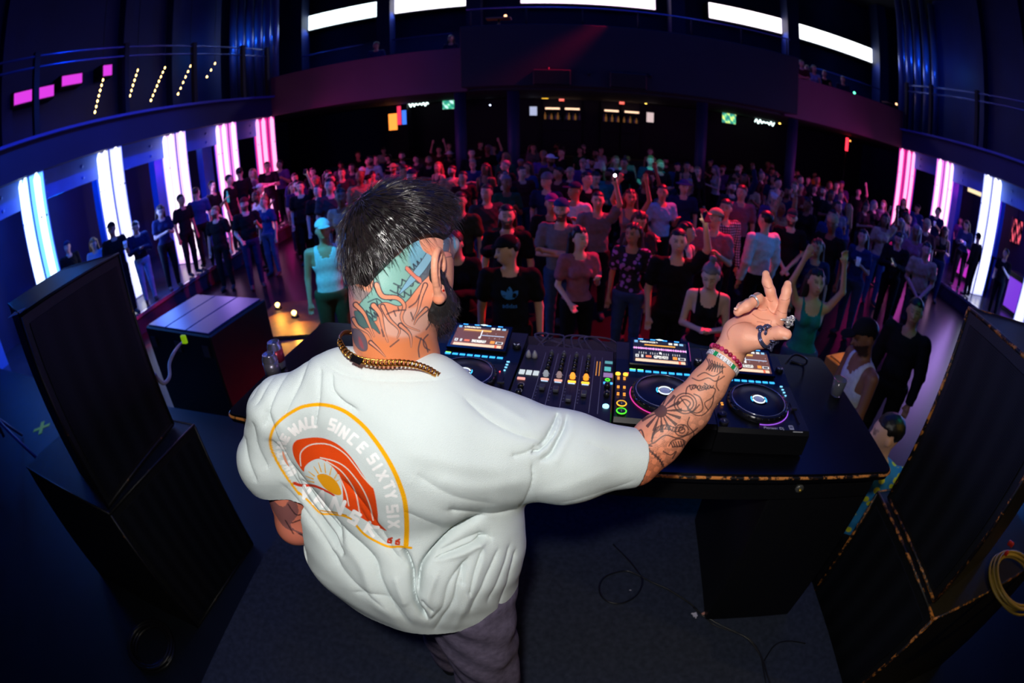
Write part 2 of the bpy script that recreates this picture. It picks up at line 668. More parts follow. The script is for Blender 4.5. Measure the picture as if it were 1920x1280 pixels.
def pipe_bank(xs, y, z0, z1, lab):
    e = empty('pipe_cladding', ((xs[0] + xs[-1]) / 2, y, z0), 0, lab, 'wall cladding')
    for x in xs:
        o = MB().lathe((0, 0, 0), [(.13, 0), (.13, z1 - z0)], 16).build('pipe', m_pipe, e)
        o.location = (x - e.location[0], 0, 0)
    return e


pl = [py(c, 60, 13.2)[0] for c in (437, 452, 468, 484, 500, 515)]
pr = [py(c, 90, 13.2)[0] for c in (1690, 1704, 1719, 1735, 1751, 1765)]
pipe_bank(pl, 13.2, 3.62, 8.8, 'row of tall blue-lit metal pipes in the left rear corner of the upper gallery')
pipe_bank(pr, 13.2, 3.62, 9.4, 'row of tall blue-lit metal pipes in the right rear corner of the upper gallery')
lamp('pipe_uplight', 'POINT', (pl[2], 12.5, 6.2), 16, (.03, .25, 1), size=.1)
lamp('pipe_uplight', 'POINT', (pr[2], 12.4, 6.9), 18, (.03, .2, 1), size=.1)

# ---- lit pillars under the galleries


def led(name, col, s):
    return mat(name, (0.02, 0.02, 0.02), .4, emit=col, strength=s)


def pillar(side, y, ctube, cface, st, sf, key, lab):
    x = XL if side < 0 else XR
    e = empty('light_pillar', (x + side * .27, min(y + .165, 11.86), PLAT), 0, lab, 'illuminated pillar', 'illuminated pillars under the galleries')
    s = side
    H = ZB - PLAT - .01
    # local: inner corner at (-s*.27, -.17)... room side faces -s, stage side faces -y
    MB().box((-.25, -.14, 0), (.25, .17, H)).build('core', mat('pillar_core', srgb(170, 175, 200), .5), e)
    mf, mt = led('pillar_face_' + key, cface, sf), led('pillar_tube_' + key, ctube, st)
    xi = -s * .25
    b = MB()
    b.box((-.25, -.165, .02), (.25, -.145, H - .02))
    b.build('diffuser_panel', mf, e)
    b = MB()
    b.box((min(xi, xi - s * .02), -.15, .02), (max(xi, xi - s * .02), .17, H - .02))
    b.build('diffuser_panel', mf, e)
    for tx, ty in (((-.11, -.168) if True else 0), (.11, -.168)):
        MB().lathe((tx, ty, .12), [(.02, 0), (.064, .06), (.064, H - .22), (.02, H - .12)], 12).build('light_tube', mt, e)
    MB().lathe((xi - s * .02, .01, .12), [(.02, 0), (.075, .06), (.075, H - .22), (.02, H - .12)], 12).build('light_tube', mt, e)
    b = MB()
    for zz in (1.05, 2.25):
        for xx in (-.06, .06):
            b.lathe((xx, -.262, zz), [(.018, -.004), (.018, .004)], 8, ax=((1, 0, 0), (0, 0, 1), (0, 1, 0)))
        for yy in (-.05, .07):
            b.lathe((xi - s * .125, yy, zz), [(.018, -.004), (.018, .004)], 8, ax=((0, 1, 0), (0, 0, 1), (1, 0, 0)))
    b.build('bolt', m_black, e)
    b = MB()
    for cx, cy2 in ((-.26, -.17), (.26, -.17), (xi - s * .015, .175)):
        b.box((cx - .012, cy2 - .012, 0), (cx + .012, cy2 + .012, H))
    b.build('frame_edge', m_steel, e)
    return e


cols = {'ice': ((.62, .8, 1.0), (.12, .42, 1.0), 2.6, 2.2), 'white': ((.85, .85, 1.0), (.55, .58, 1.0), 2.4, 1.7), 'lilac': ((1.0, .8, 1.0), (.82, .48, 1.0), 2.0, 1.6),
        'pink': ((1.0, .6, .95), (1.0, .20, .80), 1.8, 1.3), 'rose': ((1.0, .36, .68), (1.0, .015, .30), 1.8, 1.1)}
for i, (key, yy) in enumerate((('ice', 3.83), ('white', 5.83), ('lilac', 7.83), ('pink', 9.83), ('rose', 11.83))):
    c = cols[key]
    pillar(-1, yy, c[0], c[1], c[2], c[3], key, ('ice blue lit pillar nearest the stage on the left', 'white lit pillar second from the stage on the left', 'pale lilac lit pillar third from the stage on the left',
                                                 'pink lit pillar fourth from the stage on the left', 'hot pink lit pillar in the far left corner')[i])
for i, (key, yy) in enumerate((('white', 5.83), ('white', 7.83), ('pink', 9.83), ('rose', 11.83))):
    c = cols[key]
    pillar(1, yy, c[0], c[1], c[2], c[3], key, ('white lit pillar behind the right speaker', 'lavender white lit pillar second from the stage on the right', 'magenta pink lit pillar third from the stage on the right',
                                                'hot pink lit pillar in the far right corner')[i])
# bolted steel beams between the pillars and portal posts behind them
k = 20
for s, x in ((-1, XL - .48), (1, XR + .48)):
    b = MB()
    b.box((x - .08, 2.0, 2.86), (x + .08, YB, ZB))
    for y in np.arange(2.4, 12, 2.0):
        for dy in (.0, .95):
            for zz in (2.98, 3.2):
                b.lathe((x - s * .09, y + dy, zz), [(.03, -.012), (.03, .012)], 8, ax=((0, 1, 0), (0, 0, 1), (1, 0, 0)))
    o = struct('trim_%d' % k, b, m_steel)
    k += 1
    for y in (2.83, 4.83, 6.83, 8.83, 10.83):
        b = MB().box((x + s * 1.35 - .12, y - .22, PLAT), (x + s * 1.35 + .12, y + .22, ZB - .01))
        struct('trim_%d' % k, b, m_steel)
        k += 1
# light coming from the pillars onto floor and people
for s, x in ((-1, XL + .75), (1, XR - .75)):
    for yy, c, w in ((3.9, (.05, .25, 1), 26), (5.9, (.12, .25, 1), 26), (7.9, (.5, .3, 1), 20), (9.9, (1, .1, .8), 16), (11.6, (1, .03, .4), 12)):
        lamp('pillar_glow', 'AREA', (x, yy, 1.9), w * 1.6, c, aim=(x - s * 3, yy, 1.0), size=.5, size_y=2.4)

for x, y, c, w in ((-9.0, 3.2, (.0, .16, 1), 60), (-9.0, 5.0, (.0, .16, 1), 60), (-9.0, 7.0, (.05, .12, 1), 36), (-9.0, 9.0, (.4, .05, .9), 16), (11.6, 6.9, (.05, .12, 1), 36), (11.6, 9.0, (.5, .03, .8), 20), (11.6, 11.0, (.8, .02, .5), 12)):
    lamp('under_gallery_light', 'POINT', (x, y, 2.7), w, c, size=.25)  # lamps added without fixtures, to brighten the beams and posts

# ---- light boxes over the upper bars
for i, (xa, xb, yv, c, lab) in enumerate(((572, 711, 27, (.75, .93, 1.0), 'long ice white light box, leftmost over the upper gallery'), (735, 873, 13, (.92, .88, 1.0), 'long white light box, second from the left over the upper gallery'),
                                         (977, 1228, 7, (1.0, .72, 1.0), 'widest pink-white light box over the middle of the upper gallery'), (1330, 1471, 36, (1.0, .88, 1.0), 'long pinkish white light box right of the middle over the gallery'),
                                         (1495, 1636, 70, (.88, .93, 1.0), 'long white light box, rightmost over the upper gallery'))):
    pa, pb = py(xa, yv, 17.0), py(xb, yv, 17.0)
    z = 7.22
    e = empty('light_box', ((pa[0] + pb[0]) / 2, 17.0, z - .3), 0, lab, 'light box', 'light boxes over the upper gallery')
    w = (pb[0] - pa[0]) / 2
    MB().box((-w - .06, .0, -.06), (w + .06, .6, .68), .01).build('housing', m_dark, e)
    MB().box((-w, -.04, 0), (w, .0, .62)).build('light_panel', led('box_white_%d' % i, c, 3.2), e)
    MB().box((-w + .3, -.9, -1.25), (w - .3, -.85, -1.2)).build('shelf_edge', m_rail, e)
    lamp('box_glow', 'AREA', ((pa[0] + pb[0]) / 2, 16.8, z - .4), 22, (.06, .16, 1) if i != 2 else (.5, .05, .9), aim=((pa[0] + pb[0]) / 2, 14, 4), size=3.4, size_y=.3)
# piers between them
for c_ in (560, 722, 890, 1270, 1484, 1650):
    x = py(c_, 60, 16.6)[0]
    o = MB().box((x - .25, 16.4, 3.62), (x + .25, 17.0, 9.6)).build('wall_pier', m_navy)
    o['kind'] = 'structure'

# ---- gallery railings
for s, x, lab in ((-1, XL - .02, 'double blue-lit railing with posts on the left gallery'), (1, XR + .02, 'double blue-lit railing with posts on the right gallery')):
    e = empty('gallery_railing', (x, 7.0, ZB + .6), 0, lab, 'railing')
    for q, z in (('handrail', 1.42), ('middle_rail', 1.22)):
        MB().tube([(0, -5.2, z), (0, 4.9, z)], .022, 8).build(q, m_rail, e)
    for y in (-5.1, -2.9, -.6, 1.6, 3.6, 4.8):
        MB().box((-.05, y - .06, 0), (.05, y + .06, 1.5)).build('post', m_dark, e)
e = empty('gallery_railing', (1.9, YB + .1, 4.95), 0, 'thin dark railing over the booth in the middle of the back gallery', 'railing')
MB().tube([(-4.0, -.7, .5), (4.0, -.7, .5)], .02, 8).build('handrail', m_rail, e)
for x in np.linspace(-3.9, 3.9, 7):
    MB().tube([(x, -.7, 0), (x, -.7, .5)], .018, 6).build('post', m_dark, e)

# ---- reflections of warm bulb strings, built as glowing bulbs over the left gallery
warm = led('bulb_warm', (1.0, .62, .2), 9.0)
for i, (a, b, n) in enumerate((((193, 150), (178, 210), 7), ((258, 132), (238, 199), 8), ((309, 127), (283, 188), 8), ((357, 124), (334, 176), 6), ((403, 119), (388, 144), 3))):
    pa, pb = px(*a, -9.4), px(*b, -9.4)
    lab = ('string of small warm bulbs nearest the stage above the left gallery', 'second string of warm bulbs from the stage above the left gallery', 'third and brightest string of warm bulbs above the left gallery',
           'fourth string of warm bulbs from the stage above the left gallery', 'shortest string of three warm bulbs above the left gallery')[i]
    e = empty('bulb_string', tuple(pa), 0, lab, 'string lights', 'strings of warm bulbs over the left gallery')
    d = pb - pa
    MB().tube([(0, 0, 9.6 - pa[2]), (0, 0, .05), tuple(d * .5 + (0, 0, .03)), tuple(d + (0, 0, .05))], .008, 5).build('cord', m_black, e)
    for q in range(n):
        c = d * (q / max(n - 1, 1))
        MB().lathe(c, [(.006, -.032), (.022, -.014), (.025, .004), (.012, .026), (.008, .036)], 10).build('bulb', warm, e)
# magenta reflections of the light boxes, built as glowing panels in the left gallery
mag = led('panel_magenta', (.85, .05, .9), .9)
for (xa, ya, xb, yb, z1, lab) in ((27, 187, 101, 168, .13, 'long magenta lit panel at the near end of the left gallery'), (117, 155, 154, 143, .12, 'short magenta lit panel in the middle of the left gallery'), (194, 134, 210, 129, .14, 'smallest magenta lit panel on the left gallery')):
    pa, pb = px(xa, ya, -10.3), px(xb, yb, -10.3)
    e = empty('lit_panel', tuple((pa + pb) / 2), 0, lab, 'lit panel')
    w = (pb[1] - pa[1]) / 2
    MB().box((-.1, -w, -z1), (.0, w, z1)).build('light_panel', mag, e)
    MB().box((-.44, -w - .04, -z1 - .04), (-.02, w + .04, z1 + .04)).build('housing', m_dark, e)
for sx, y, z in ((-1, 3.2, 3.2), (1, 3.2, 3.2)):
    pass

# ---- the bar at the back, under the gallery
struct('trim_90', MB().box((-9.0, 17.6, 0), (11.5, 18.3, 1.12), .02), mat('bar_front', srgb(40, 28, 34), .45, noise=.2, nscale=3))
m_bot = [mat('bottle_amber', srgb(190, 110, 40), .2, emit=(.7, .3, .08), strength=.18), mat('bottle_green', srgb(60, 110, 80), .2), mat('bottle_clear', srgb(160, 160, 180), .15)]
m_shelf = led('shelf_light', (1.0, .62, .40), 1.6)


def back_unit(x0, x1, z, lab, n=9):
    e = empty('bottle_shelf', ((x0 + x1) / 2, 20.1, z), 0, lab, 'bar shelf')
    w = (x1 - x0) / 2
    MB().box((-w, -.25, -.9), (w, .2, -.86)).box((-w, -.25, -.45), (w, .2, -.41)).box((-w, -.25, 0), (w, .2, .04)).box((-w - .05, .14, -1.6), (w + .05, .22, .5)).build('shelf_frame', m_dark, e)
    MB().box((-w + .05, -.26, .02), (w - .05, -.2, .10)).build('light_strip', m_shelf, e)
    return e


for i, (xa, xb, yy) in enumerate(((1020, 1052, 202), (1057, 1089, 203), (1131, 1162, 204), (1169, 1200, 207))):
    pa, pb = py(xa, yy, 19.9), py(xb, yy, 19.9)
    back_unit(pa[0], pb[0], 2.9, ('lit bottle shelf, leftmost of four behind the back bar', 'lit bottle shelf, second from the left behind the back bar', 'lit bottle shelf, third from the left behind the back bar',
                                  'lit bottle shelf, rightmost of four behind the back bar')[i])
    rg = random.Random(i)
    for q in range(8):
        x = pa[0] + (pb[0] - pa[0]) * (q + .5) / 8
        h = rg.uniform(.22, .32)
        b = MB().lathe((x, 19.98, 2.495), [(.035, 0), (.04, .02), (.04, h * .6), (.014, h * .75), (.014, h)], 8).build('bottle', m_bot[(q + i) % 3])
        tag(b, 'small bottle standing on a lit shelf behind the back bar', 'bottle', 'bottles behind the back bar')


def flat_sign(name, c, w, h, m, lab, cat, frame=True, dy=0.06):
    e = empty(name, tuple(c), 0, lab, cat)
    MB().box((-w, -.01, -h), (w, .0, h)).build('light_panel', m, e)
    if frame:
        MB().box((-w - .03, .0, -h - .03), (w + .03, dy, h + .03)).build('housing', m_dark, e)
        MB().tube([(0, .03, h), (0, .03, ZB - c[2])], .012, 6).build('hanging_pole', m_black, e)
    return e


def tv(c, w, h, seed, lab, pal):
    e = empty('television', tuple(c), 0, lab, 'television')
    nx, nz = 26, 18
    V = [(-w + 2 * w * i / nx, -.012, -h + 2 * h * j / nz) for j in range(nz + 1) for i in range(nx + 1)]
    Fq = [(j * (nx + 1) + i, j * (nx + 1) + i + 1, (j + 1) * (nx + 1) + i + 1, (j + 1) * (nx + 1) + i) for j in range(nz) for i in range(nx)]
    VV = np.array(V)
    u, v = VV[:, 0] / w, VV[:, 2] / h
    f = np.sin(u * 5 + seed) * np.cos(v * 4 - seed) + .5 * np.sin(u * 11 + v * 7)
    C = np.array(pal[0]) * (f < -.2)[:, None] + np.array(pal[1]) * ((f >= -.2) & (f < .45))[:, None] + np.array(pal[2]) * (f >= .45)[:, None]
    me = mesh_np('screen', VV, np.array(Fq), mat('screen_image', (0, 0, 0), .3, attr=True, emit_attr=True, strength=1.3), C)
    link_mesh('screen', me, e)
    MB().box((-w - .03, -.01, -h - .03), (w + .03, .05, h + .03)).build('screen_frame', m_black, e)
    MB().tube([(0, .03, h), (0, .03, ZB - c[2])], .015, 6).build('hanging_pole', m_black, e)
    return e


tv(py(846, 193, 18.9), .34, .24, 1.0, 'television with a green and white picture left of the back bar', ((.02, .25, .2), (.05, .55, .25), (.6, .9, .9)))
tv(py(1367, 219, 18.9), .30, .27, 2.4, 'television with a green and yellow picture right of the back bar', ((.02, .22, .2), (.1, .6, .3), (.8, .9, .2)))
tv(px(1906, 434, 12.6), .32, .32, 4.0, 'television with a red picture on the right wall by the pillar', ((.0, .0, .0), (.15, .02, .04), (.9, .1, .15)))
# neon script signs: white scribbled tubes
for (x0, x1, yy, seed, lab) in ((766, 803, 196, 1, 'white neon script sign over the left part of the back bar'), (1415, 1452, 229, 5, 'white neon script sign over the right part of the back bar')):
    pa, pb = py(x0, yy, 19.2), py(x1, yy + (2 if seed == 5 else 0), 19.2)
    rg = random.Random(seed)
    w = pb[0] - pa[0]
    pts = [((t - .5) * w, 0, .09 * math.sin(t * 34 + seed) * (0.6 + .4 * math.sin(t * 9)) + .02 * rg.random()) for t in np.linspace(0, 1, 70)]
    e = empty('neon_sign', tuple((pa + pb) / 2), 0, lab, 'neon sign')
    MB().tube(pts, .02, 6).build('neon_tube', led('neon_white', (.75, 1.0, .95), 3.0), e)
    MB().box((-w / 2, .03, -.02), (w / 2, .05, .02)).build('sign_bar', m_dark, e)
# drinks fridges and lit menu boards
e = empty('drinks_fridge', tuple(py(745, 215, 19.0) * (1, 1, 0)), 0, 'tall drinks fridge with orange and red light left of the bar', 'fridge')
MB().box((-.42, 0, 0), (.42, .6, 3.4)).build('body', m_dark, e)
MB().box((-.38, -.02, 2.3), (-.02, 0, 3.0)).build('lit_door', led('fridge_orange', (1, .28, .04), 1.8), e)
MB().box((.0, -.02, 2.5), (.16, 0, 3.3)).build('lit_door', led('fridge_red', (1, .04, .12), 1.1), e)
MB().box((.2, -.02, 2.5), (.38, 0, 3.1)).build('lit_door', led('fridge_blue', (.05, .2, 1), 1.3), e)
flat_sign('menu_board', py(1000, 208, 19.0), .14, .18, led('board_white', (.5, .55, .8), .9), 'small lit menu board at the left end of the bar', 'menu board')
flat_sign('menu_board', py(1219, 220, 19.0), .14, .2, led('board_warm', (.8, .6, .6), .9), 'small lit menu board at the right end of the bar', 'menu board')
for c_, lab in (((1053, 187), 'red exit sign, left one over the bar shelves'), ((1166, 193), 'red exit sign, right one over the bar shelves')):
    e = flat_sign('exit_sign', py(*c_, 19.3), .1, .055, led('exit_red', (1, .12, .08), 1.3), lab, 'exit sign')
    text_mesh('lettering', 'EXIT', .085, mat('sign_white', (.8, .8, .8), .4, emit=(1, .5, .4), strength=1), e, (0, -.012, 0), (math.pi / 2, 0, 0))
for c_, lab in (((1022, 182), 'yellow shaded pendant lamp at the left of the bar'), ((1195, 188), 'yellow shaded pendant lamp at the right of the bar')):
    e = empty('pendant_lamp', tuple(py(*c_, 19.0)), 0, lab, 'pendant lamp')
    MB().lathe((0, 0, 0), [(.13, -.06), (.10, .04), (.03, .09), (.02, .12)], 14).build('lamp_shade', led('shade_yellow', (1, .55, .04), 2.6), e)
    MB().tube([(0, 0, .1), (0, 0, .4)], .01, 5).build('cord', m_black, e)
for c_, col, r, lab in (((1211, 193), 'yellow', .05, 'round warm bulb right of the yellow pendant lamp'), ((1462, 231), 'yellow', .045, 'round amber bulb right of the white neon script'), ((1475, 228), 'amber', .045, 'round yellow bulb over the right rear crowd'),
                        ((1483, 230), 'amber', .035, 'small orange bulb over the right rear crowd'), ((651, 204), 'amber', .03, 'small orange point lamp far left under the back gallery'), ((692, 201), 'dim', .03, 'small dim point lamp left of the drinks fridge'),
                        ((1298, 199), 'amber', .03, 'small red point lamp between bar and right television'), ((1594, 264), 'amber', .035, 'small orange lamp beside the red column light'), ((919, 197), 'cool', .03, 'small white point lamp on the post left of the bar'),
                        ((667, 117), 'green', .035, 'tiny green lamp on the left of the back parapet'), ((597, 131), 'green', .035, 'tiny green lamp at the left end of the back parapet'), ((1539, 161), 'green', .035, 'tiny green lamp on the right of the back parapet'),
                        ((1602, 174), 'green', .035, 'tiny green lamp at the right end of the back parapet')):
    cc = {'yellow': (1, .6, .1), 'amber': (1, .3, .05), 'dim': (.5, .3, .25), 'cool': (.6, .7, 1), 'green': (.1, 1, .5)}[col]
    Y = 12.0 if col == 'green' else 19.0
    p = py(*c_, Y)
    e = empty('point_lamp', tuple(p), 0, lab, 'lamp')
    MB().lathe((0, 0, 0), [(.005, -r), (r * .8, -r * .6), (r, 0), (r * .8, r * .6), (.005, r)], 12).build('bulb', led('dot_' + col, cc, 5.0), e)
    MB().box((-.012, .0, -.01), (.012, r + .08, .01)).build('bracket', m_black, e)
    if col != 'green' and p[2] < ZB - .05:
        MB().tube([(0, r, 0), (0, r, ZB - p[2])], .012, 6).build('hanging_pole', m_black, e)
e = empty('column_light', tuple(py(1588, 270, 15.0)), 0, 'upright red column light at the right rear of the crowd', 'lamp')
MB().lathe((0, 0, -.25), [(.05, 0), (.055, .02), (.055, .46), (.05, .48)], 12).build('light_tube', led('column_red', (1, .03, .06), 2.5), e)
MB().tube([(0, .05, -2.4), (0, .05, -.25)], .03, 8).build('pole', m_black, e)
# brass railings and candles on the back gallery corners
for c_, lab in (((935, 34), 'warm lit booth seat in the left of the middle gallery'), ((877, 97), 'warm lit table top on the left part of the back gallery'), ((1342, 118), 'warm lit table top on the right part of the back gallery'), ((1672, 195), 'warm lit table top at the right end of the parapet')):
    e = empty('gallery_table', tuple(py(*c_, 14.0)), 0, lab, 'table')
    MB().box((-.35, -.2, -.04), (.35, .2, .0)).build('table_top', mat('table_warm', srgb(170, 110, 80), .4), e)
    MB().tube([(0, 0, 3.61 - e.location[2]), (0, 0, -.03)], .03, 8).build('leg', m_black, e)
    MB().lathe((.2, -.05, .0), [(.03, 0), (.04, .05), (.03, .09)], 10).build('candle_glass', led('candle', (1, .5, .25), 4), e)
    p = py(*c_, 14.0)
    lamp('candle_light', 'POINT', (p[0] + .2, p[1] - .1, p[2] + .2), 1.2, (1, .5, .25), size=.03)
for k_, (xa, ya, Y) in enumerate(((1028, 130, 11.1), (1105, 138, 11.1), (1165, 138, 11.1), (1220, 142, 11.1))):
    p = py(xa, ya, Y)
    o = MB().lathe((p[0], YB - .94, p[2]), [(.03, -.04), (.035, 0), (.03, .05)], 8).build('spot_lamp', m_black)
    tag(o, ('small dark spot lamp, leftmost on the booth front', 'small dark spot lamp, second from the left on the booth front', 'small dark spot lamp, third from the left on the booth front', 'small dark spot lamp, rightmost on the booth front')[k_], 'spot lamp')
# dark loudspeakers hung under the middle of the gallery
for xa, lab in ((1035, 'dark flat loudspeaker on the booth front, over the left of the bar'), (1178, 'dark flat loudspeaker on the booth front, over the right of the bar')):
    p = py(xa, 160, 12.2)
    p = py(xa, 160, YB - 1.0)
    o = MB().box((p[0] - .42, YB - 1.04, 3.43), (p[0] + .42, YB - .90, 3.80), .02).build('wall_speaker', m_black)
    tag(o, lab, 'loudspeaker')
# round columns at the rear
for xa, lab in ((862, 'round dark column under the back gallery, left of the middle'), (962, 'round dark column under the back gallery, beside the bar'), (1318, 'round dark column under the back gallery, right of the bar'), (1490, 'round dark column under the back gallery, far right')):
    x = py(xa, 220, 12.6)[0]
    o = struct('wall_column', MB().lathe((x, 12.7, 0), [(.16, 0), (.16, ZB)], 16), m_navy)
# picture-lit panels on the right platform: the slanted magenta bar fronts
mb_ = led('bar_magenta', (.75, .03, .75), .75)
for i, (x, y, w, h, lab) in enumerate(((11.6, 8.9, .6, .95, 'magenta lit bar counter front behind the right pillars, far one'), (11.5, 6.7, .5, .95, 'violet lit bar counter front behind the right pillars, near one'))):
    e = empty('bar_counter', (x, y, PLAT), math.radians(0), lab, 'bar counter')
    MB().box((-.25, -w, 0), (.25, w, h), .02).build('counter_body', m_dark, e)
    MB().box((-.27, -w + .04, .1), (-.25, w - .04, h - .1)).build('lit_front', mb_ if i == 0 else led('bar_violet', (.25, .05, .9), .8), e)
    MB().box((-.32, -w - .04, h), (.32, w + .04, h + .04)).build('counter_top', m_black, e)
# exit light boxes over the side doors
for c_, X_, lab in (((362, 273), -9.6, 'yellow-white exit light box behind the left pillars'), ((1830, 360), 12.2, 'yellow-white exit light box behind the right pillars')):
    p = px(*c_, X_)
    e = empty('light_box', tuple(p), 0, lab, 'light box')
    MB().box((-.05, -.35, -.07), (.05, .35, .07)).build('light_panel', led('box_cream', (1, .8, .45), 1.2), e)
    MB().box((-.07, -.38, .07), (.07, .38, .1)).build('housing', m_dark, e)
    MB().tube([(0, 0, .1), (0, 0, ZB - p[2])], .012, 6).build('hanging_pole', m_black, e)
# ================================================================ stage, speakers, table and decks
m_stage = mat('stage_floor', srgb(14, 20, 30), 0.55, noise=.3, nscale=4)
m_carpet = mat('riser_carpet', srgb(52, 58, 74), 0.92, noise=.22, nscale=40, bump=.6, bscale=120, spec=.1)
m_box = mat('speaker_paint', srgb(17, 18, 18), 0.5, noise=.3, nscale=18, bump=.5, bscale=260)
struct('trim_60', MB().box((-12.4, -3.3, 0), (-1.40, 2.6, STG)), m_stage)
struct('trim_61', MB().box((-1.40, -3.3, 0), (1.36, 1.2, STG)), m_stage)
struct('trim_62', MB().box((1.36, -3.3, 0), (14.9, 1.2, STG)), m_stage)
o = struct('trim_63', MB().box((-1.40, -3.2, STG), (1.36, 1.2, RIS - .001)).box((-1.39, 1.2, 0), (1.35, 1.98, RIS - .002)).box((-1.39, -3.19, RIS - .002), (1.35, 1.97, RIS)), m_carpet)


def chip_mat(name='chipped_edge', at=.47, wood=(235, 150, 70)):
    """Black paint worn through to orange wood along edges."""
    if name in _M:
        return _M[name]
    m = mat(name, (0.02, 0.02, 0.02), .5)
    nt = m.node_tree
    N, L = nt.nodes, nt.links
    tc = N.new('ShaderNodeTexCoord')
    n = N.new('ShaderNodeTexNoise')
    n.inputs['Scale'].default_value = 26
    n.inputs['Detail'].default_value = 8
    n.inputs['Roughness'].default_value = .75
    L.new(tc.outputs['Object'], n.inputs['Vector'])
    r = N.new('ShaderNodeValToRGB')
    r.color_ramp.elements[0].position = at
    r.color_ramp.elements[0].color = (*srgb(16, 14, 13), 1)
    r.color_ramp.elements[1].position = at + .05
    r.color_ramp.elements[1].color = (*srgb(*wood), 1)
    L.new(n.outputs['Fac'], r.inputs['Fac'])
    L.new(r.outputs[0], N['Principled BSDF'].inputs['Base Color'])
    return m


def grille_mat():
    if 'speaker_grille' in _M:
        return _M['speaker_grille']
    m = mat('speaker_grille', srgb(20, 22, 26), .5, spec=.25)
    nt = m.node_tree
    N, L = nt.nodes, nt.links
    tc = N.new('ShaderNodeTexCoord')
    v = N.new('ShaderNodeTexVoronoi')
    v.inputs['Scale'].default_value = 130
    v.inputs['Randomness'].default_value = 0.0
    L.new(tc.outputs['Object'], v.inputs['Vector'])
    r = N.new('ShaderNodeValToRGB')
    r.color_ramp.elements[0].position = .32
    r.color_ramp.elements[0].color = (0.001, 0.001, 0.001, 1)
    r.color_ramp.elements[1].position = .42
    r.color_ramp.elements[1].color = (*srgb(24, 26, 31), 1)
    L.new(v.outputs['Distance'], r.inputs['Fac'])
    L.new(r.outputs[0], N['Principled BSDF'].inputs['Base Color'])
    return m


def cabinet(name, pf, pn, depth, z0, z1, lab, s, taper=.0, chips=('top', 'front'), handle=False):
    """A loudspeaker whose front runs from pf (far end) to pn (near end) and looks to the side s."""
    pf, pn = np.array(pf, float), np.array(pn, float)
    c = (pf + pn) / 2
    e = empty(name, (c[0], c[1], z0), 0, lab, 'loudspeaker')
    t = nrm(np.append(pf - pn, 0))[:2]
    nb = np.array([-s * 1.0, 0])                        # towards the back of the box
    h = z1 - z0
    A, B = pf - c, pn - c
    A2, B2 = A + nb * depth - t * taper, B + nb * depth + t * taper
    poly = [A, B, B2, A2]
    V = [(p[0], p[1], z) for z in (0, h) for p in poly]
    bm = MB().add(V, [(0, 1, 5, 4), (1, 2, 6, 5), (2, 3, 7, 6), (3, 0, 4, 7), (0, 3, 2, 1), (4, 5, 6, 7)])
    bm.build('body', m_box, e)
    fr = np.array([s * .012, 0])
    g = MB().add([(*(A + fr * .5 - t * .035), .04), (*(B + fr * .5 + t * .035), .04), (*(B + fr * .5 + t * .035), h - .05), (*(A + fr * .5 - t * .035), h - .05),
                  (*(A - fr - t * .035), .04), (*(B - fr + t * .035), .04), (*(B - fr + t * .035), h - .05), (*(A - fr - t * .035), h - .05)],
                 [(0, 1, 2, 3), (4, 7, 6, 5), (0, 4, 5, 1), (1, 5, 6, 2), (2, 6, 7, 3), (3, 7, 4, 0)])
    g.build('grille', grille_mat(), e)
    b = MB()
    r_ = .008
    b.tube([(*A, h - r_ * .4), (*B, h - r_ * .4)], r_, 6)
    b.tube([(*B, 0.01), (*B, h - .01)], r_, 6)
    b.tube([(*A, 0.01), (*A, h - .01)], r_, 6)
    b.tube([(*B, h - r_ * .4), (*B2, h - r_ * .4)], r_ * .8, 6)
    b.tube([(*A, h - r_ * .4), (*A2, h - r_ * .4)], r_ * .8, 6)
    b.tube([(*A, .012), (*B, .012)], r_, 6)
    b.build('edge_trim', chip_mat('scuffed_edge', .62, (150, 96, 50)) if s > 0 else chip_mat('scuffed_edge_orange', .51, (210, 130, 50)), e)
    return e


cabinet('subwoofer', (-1.735, 1.385), (-1.80, .69), 1.0, STG, 1.50, 'black subwoofer with chipped edges on the stage left of the DJ', 1)
eL = cabinet('top_speaker', (-1.86, 1.345), (-1.82, .71), .42, 1.503, 2.42, 'black mesh-fronted loudspeaker standing on the left subwoofer', 1, taper=.12)
st_ = MB().box((-.04, -.03, 0), (.04, .03, .001))
st_.build('sticker', mat('sticker_blue', srgb(120, 150, 190), .5), eL, loc=(-.05, -.30, 2.421 - 1.503), rot=(0, 0, .5))
MB().box((-.03, -.008, 0), (.03, .008, .0014)).build('sticker_stripe', mat('sticker_orange', srgb(240, 150, 40), .5), eL, loc=(-.05, -.30, 2.4212 - 1.503), rot=(0, 0, .5))
cabinet('subwoofer', (1.425, 1.14), (1.385, .455), .95, STG, 1.50, 'black subwoofer with chipped orange edges right of the DJ table', -1)
cabinet('top_speaker', (1.45, 1.085), (1.41, .52), .45, 1.503, 2.37, 'black mesh-fronted loudspeaker standing on the right subwoofer', -1, taper=.10)

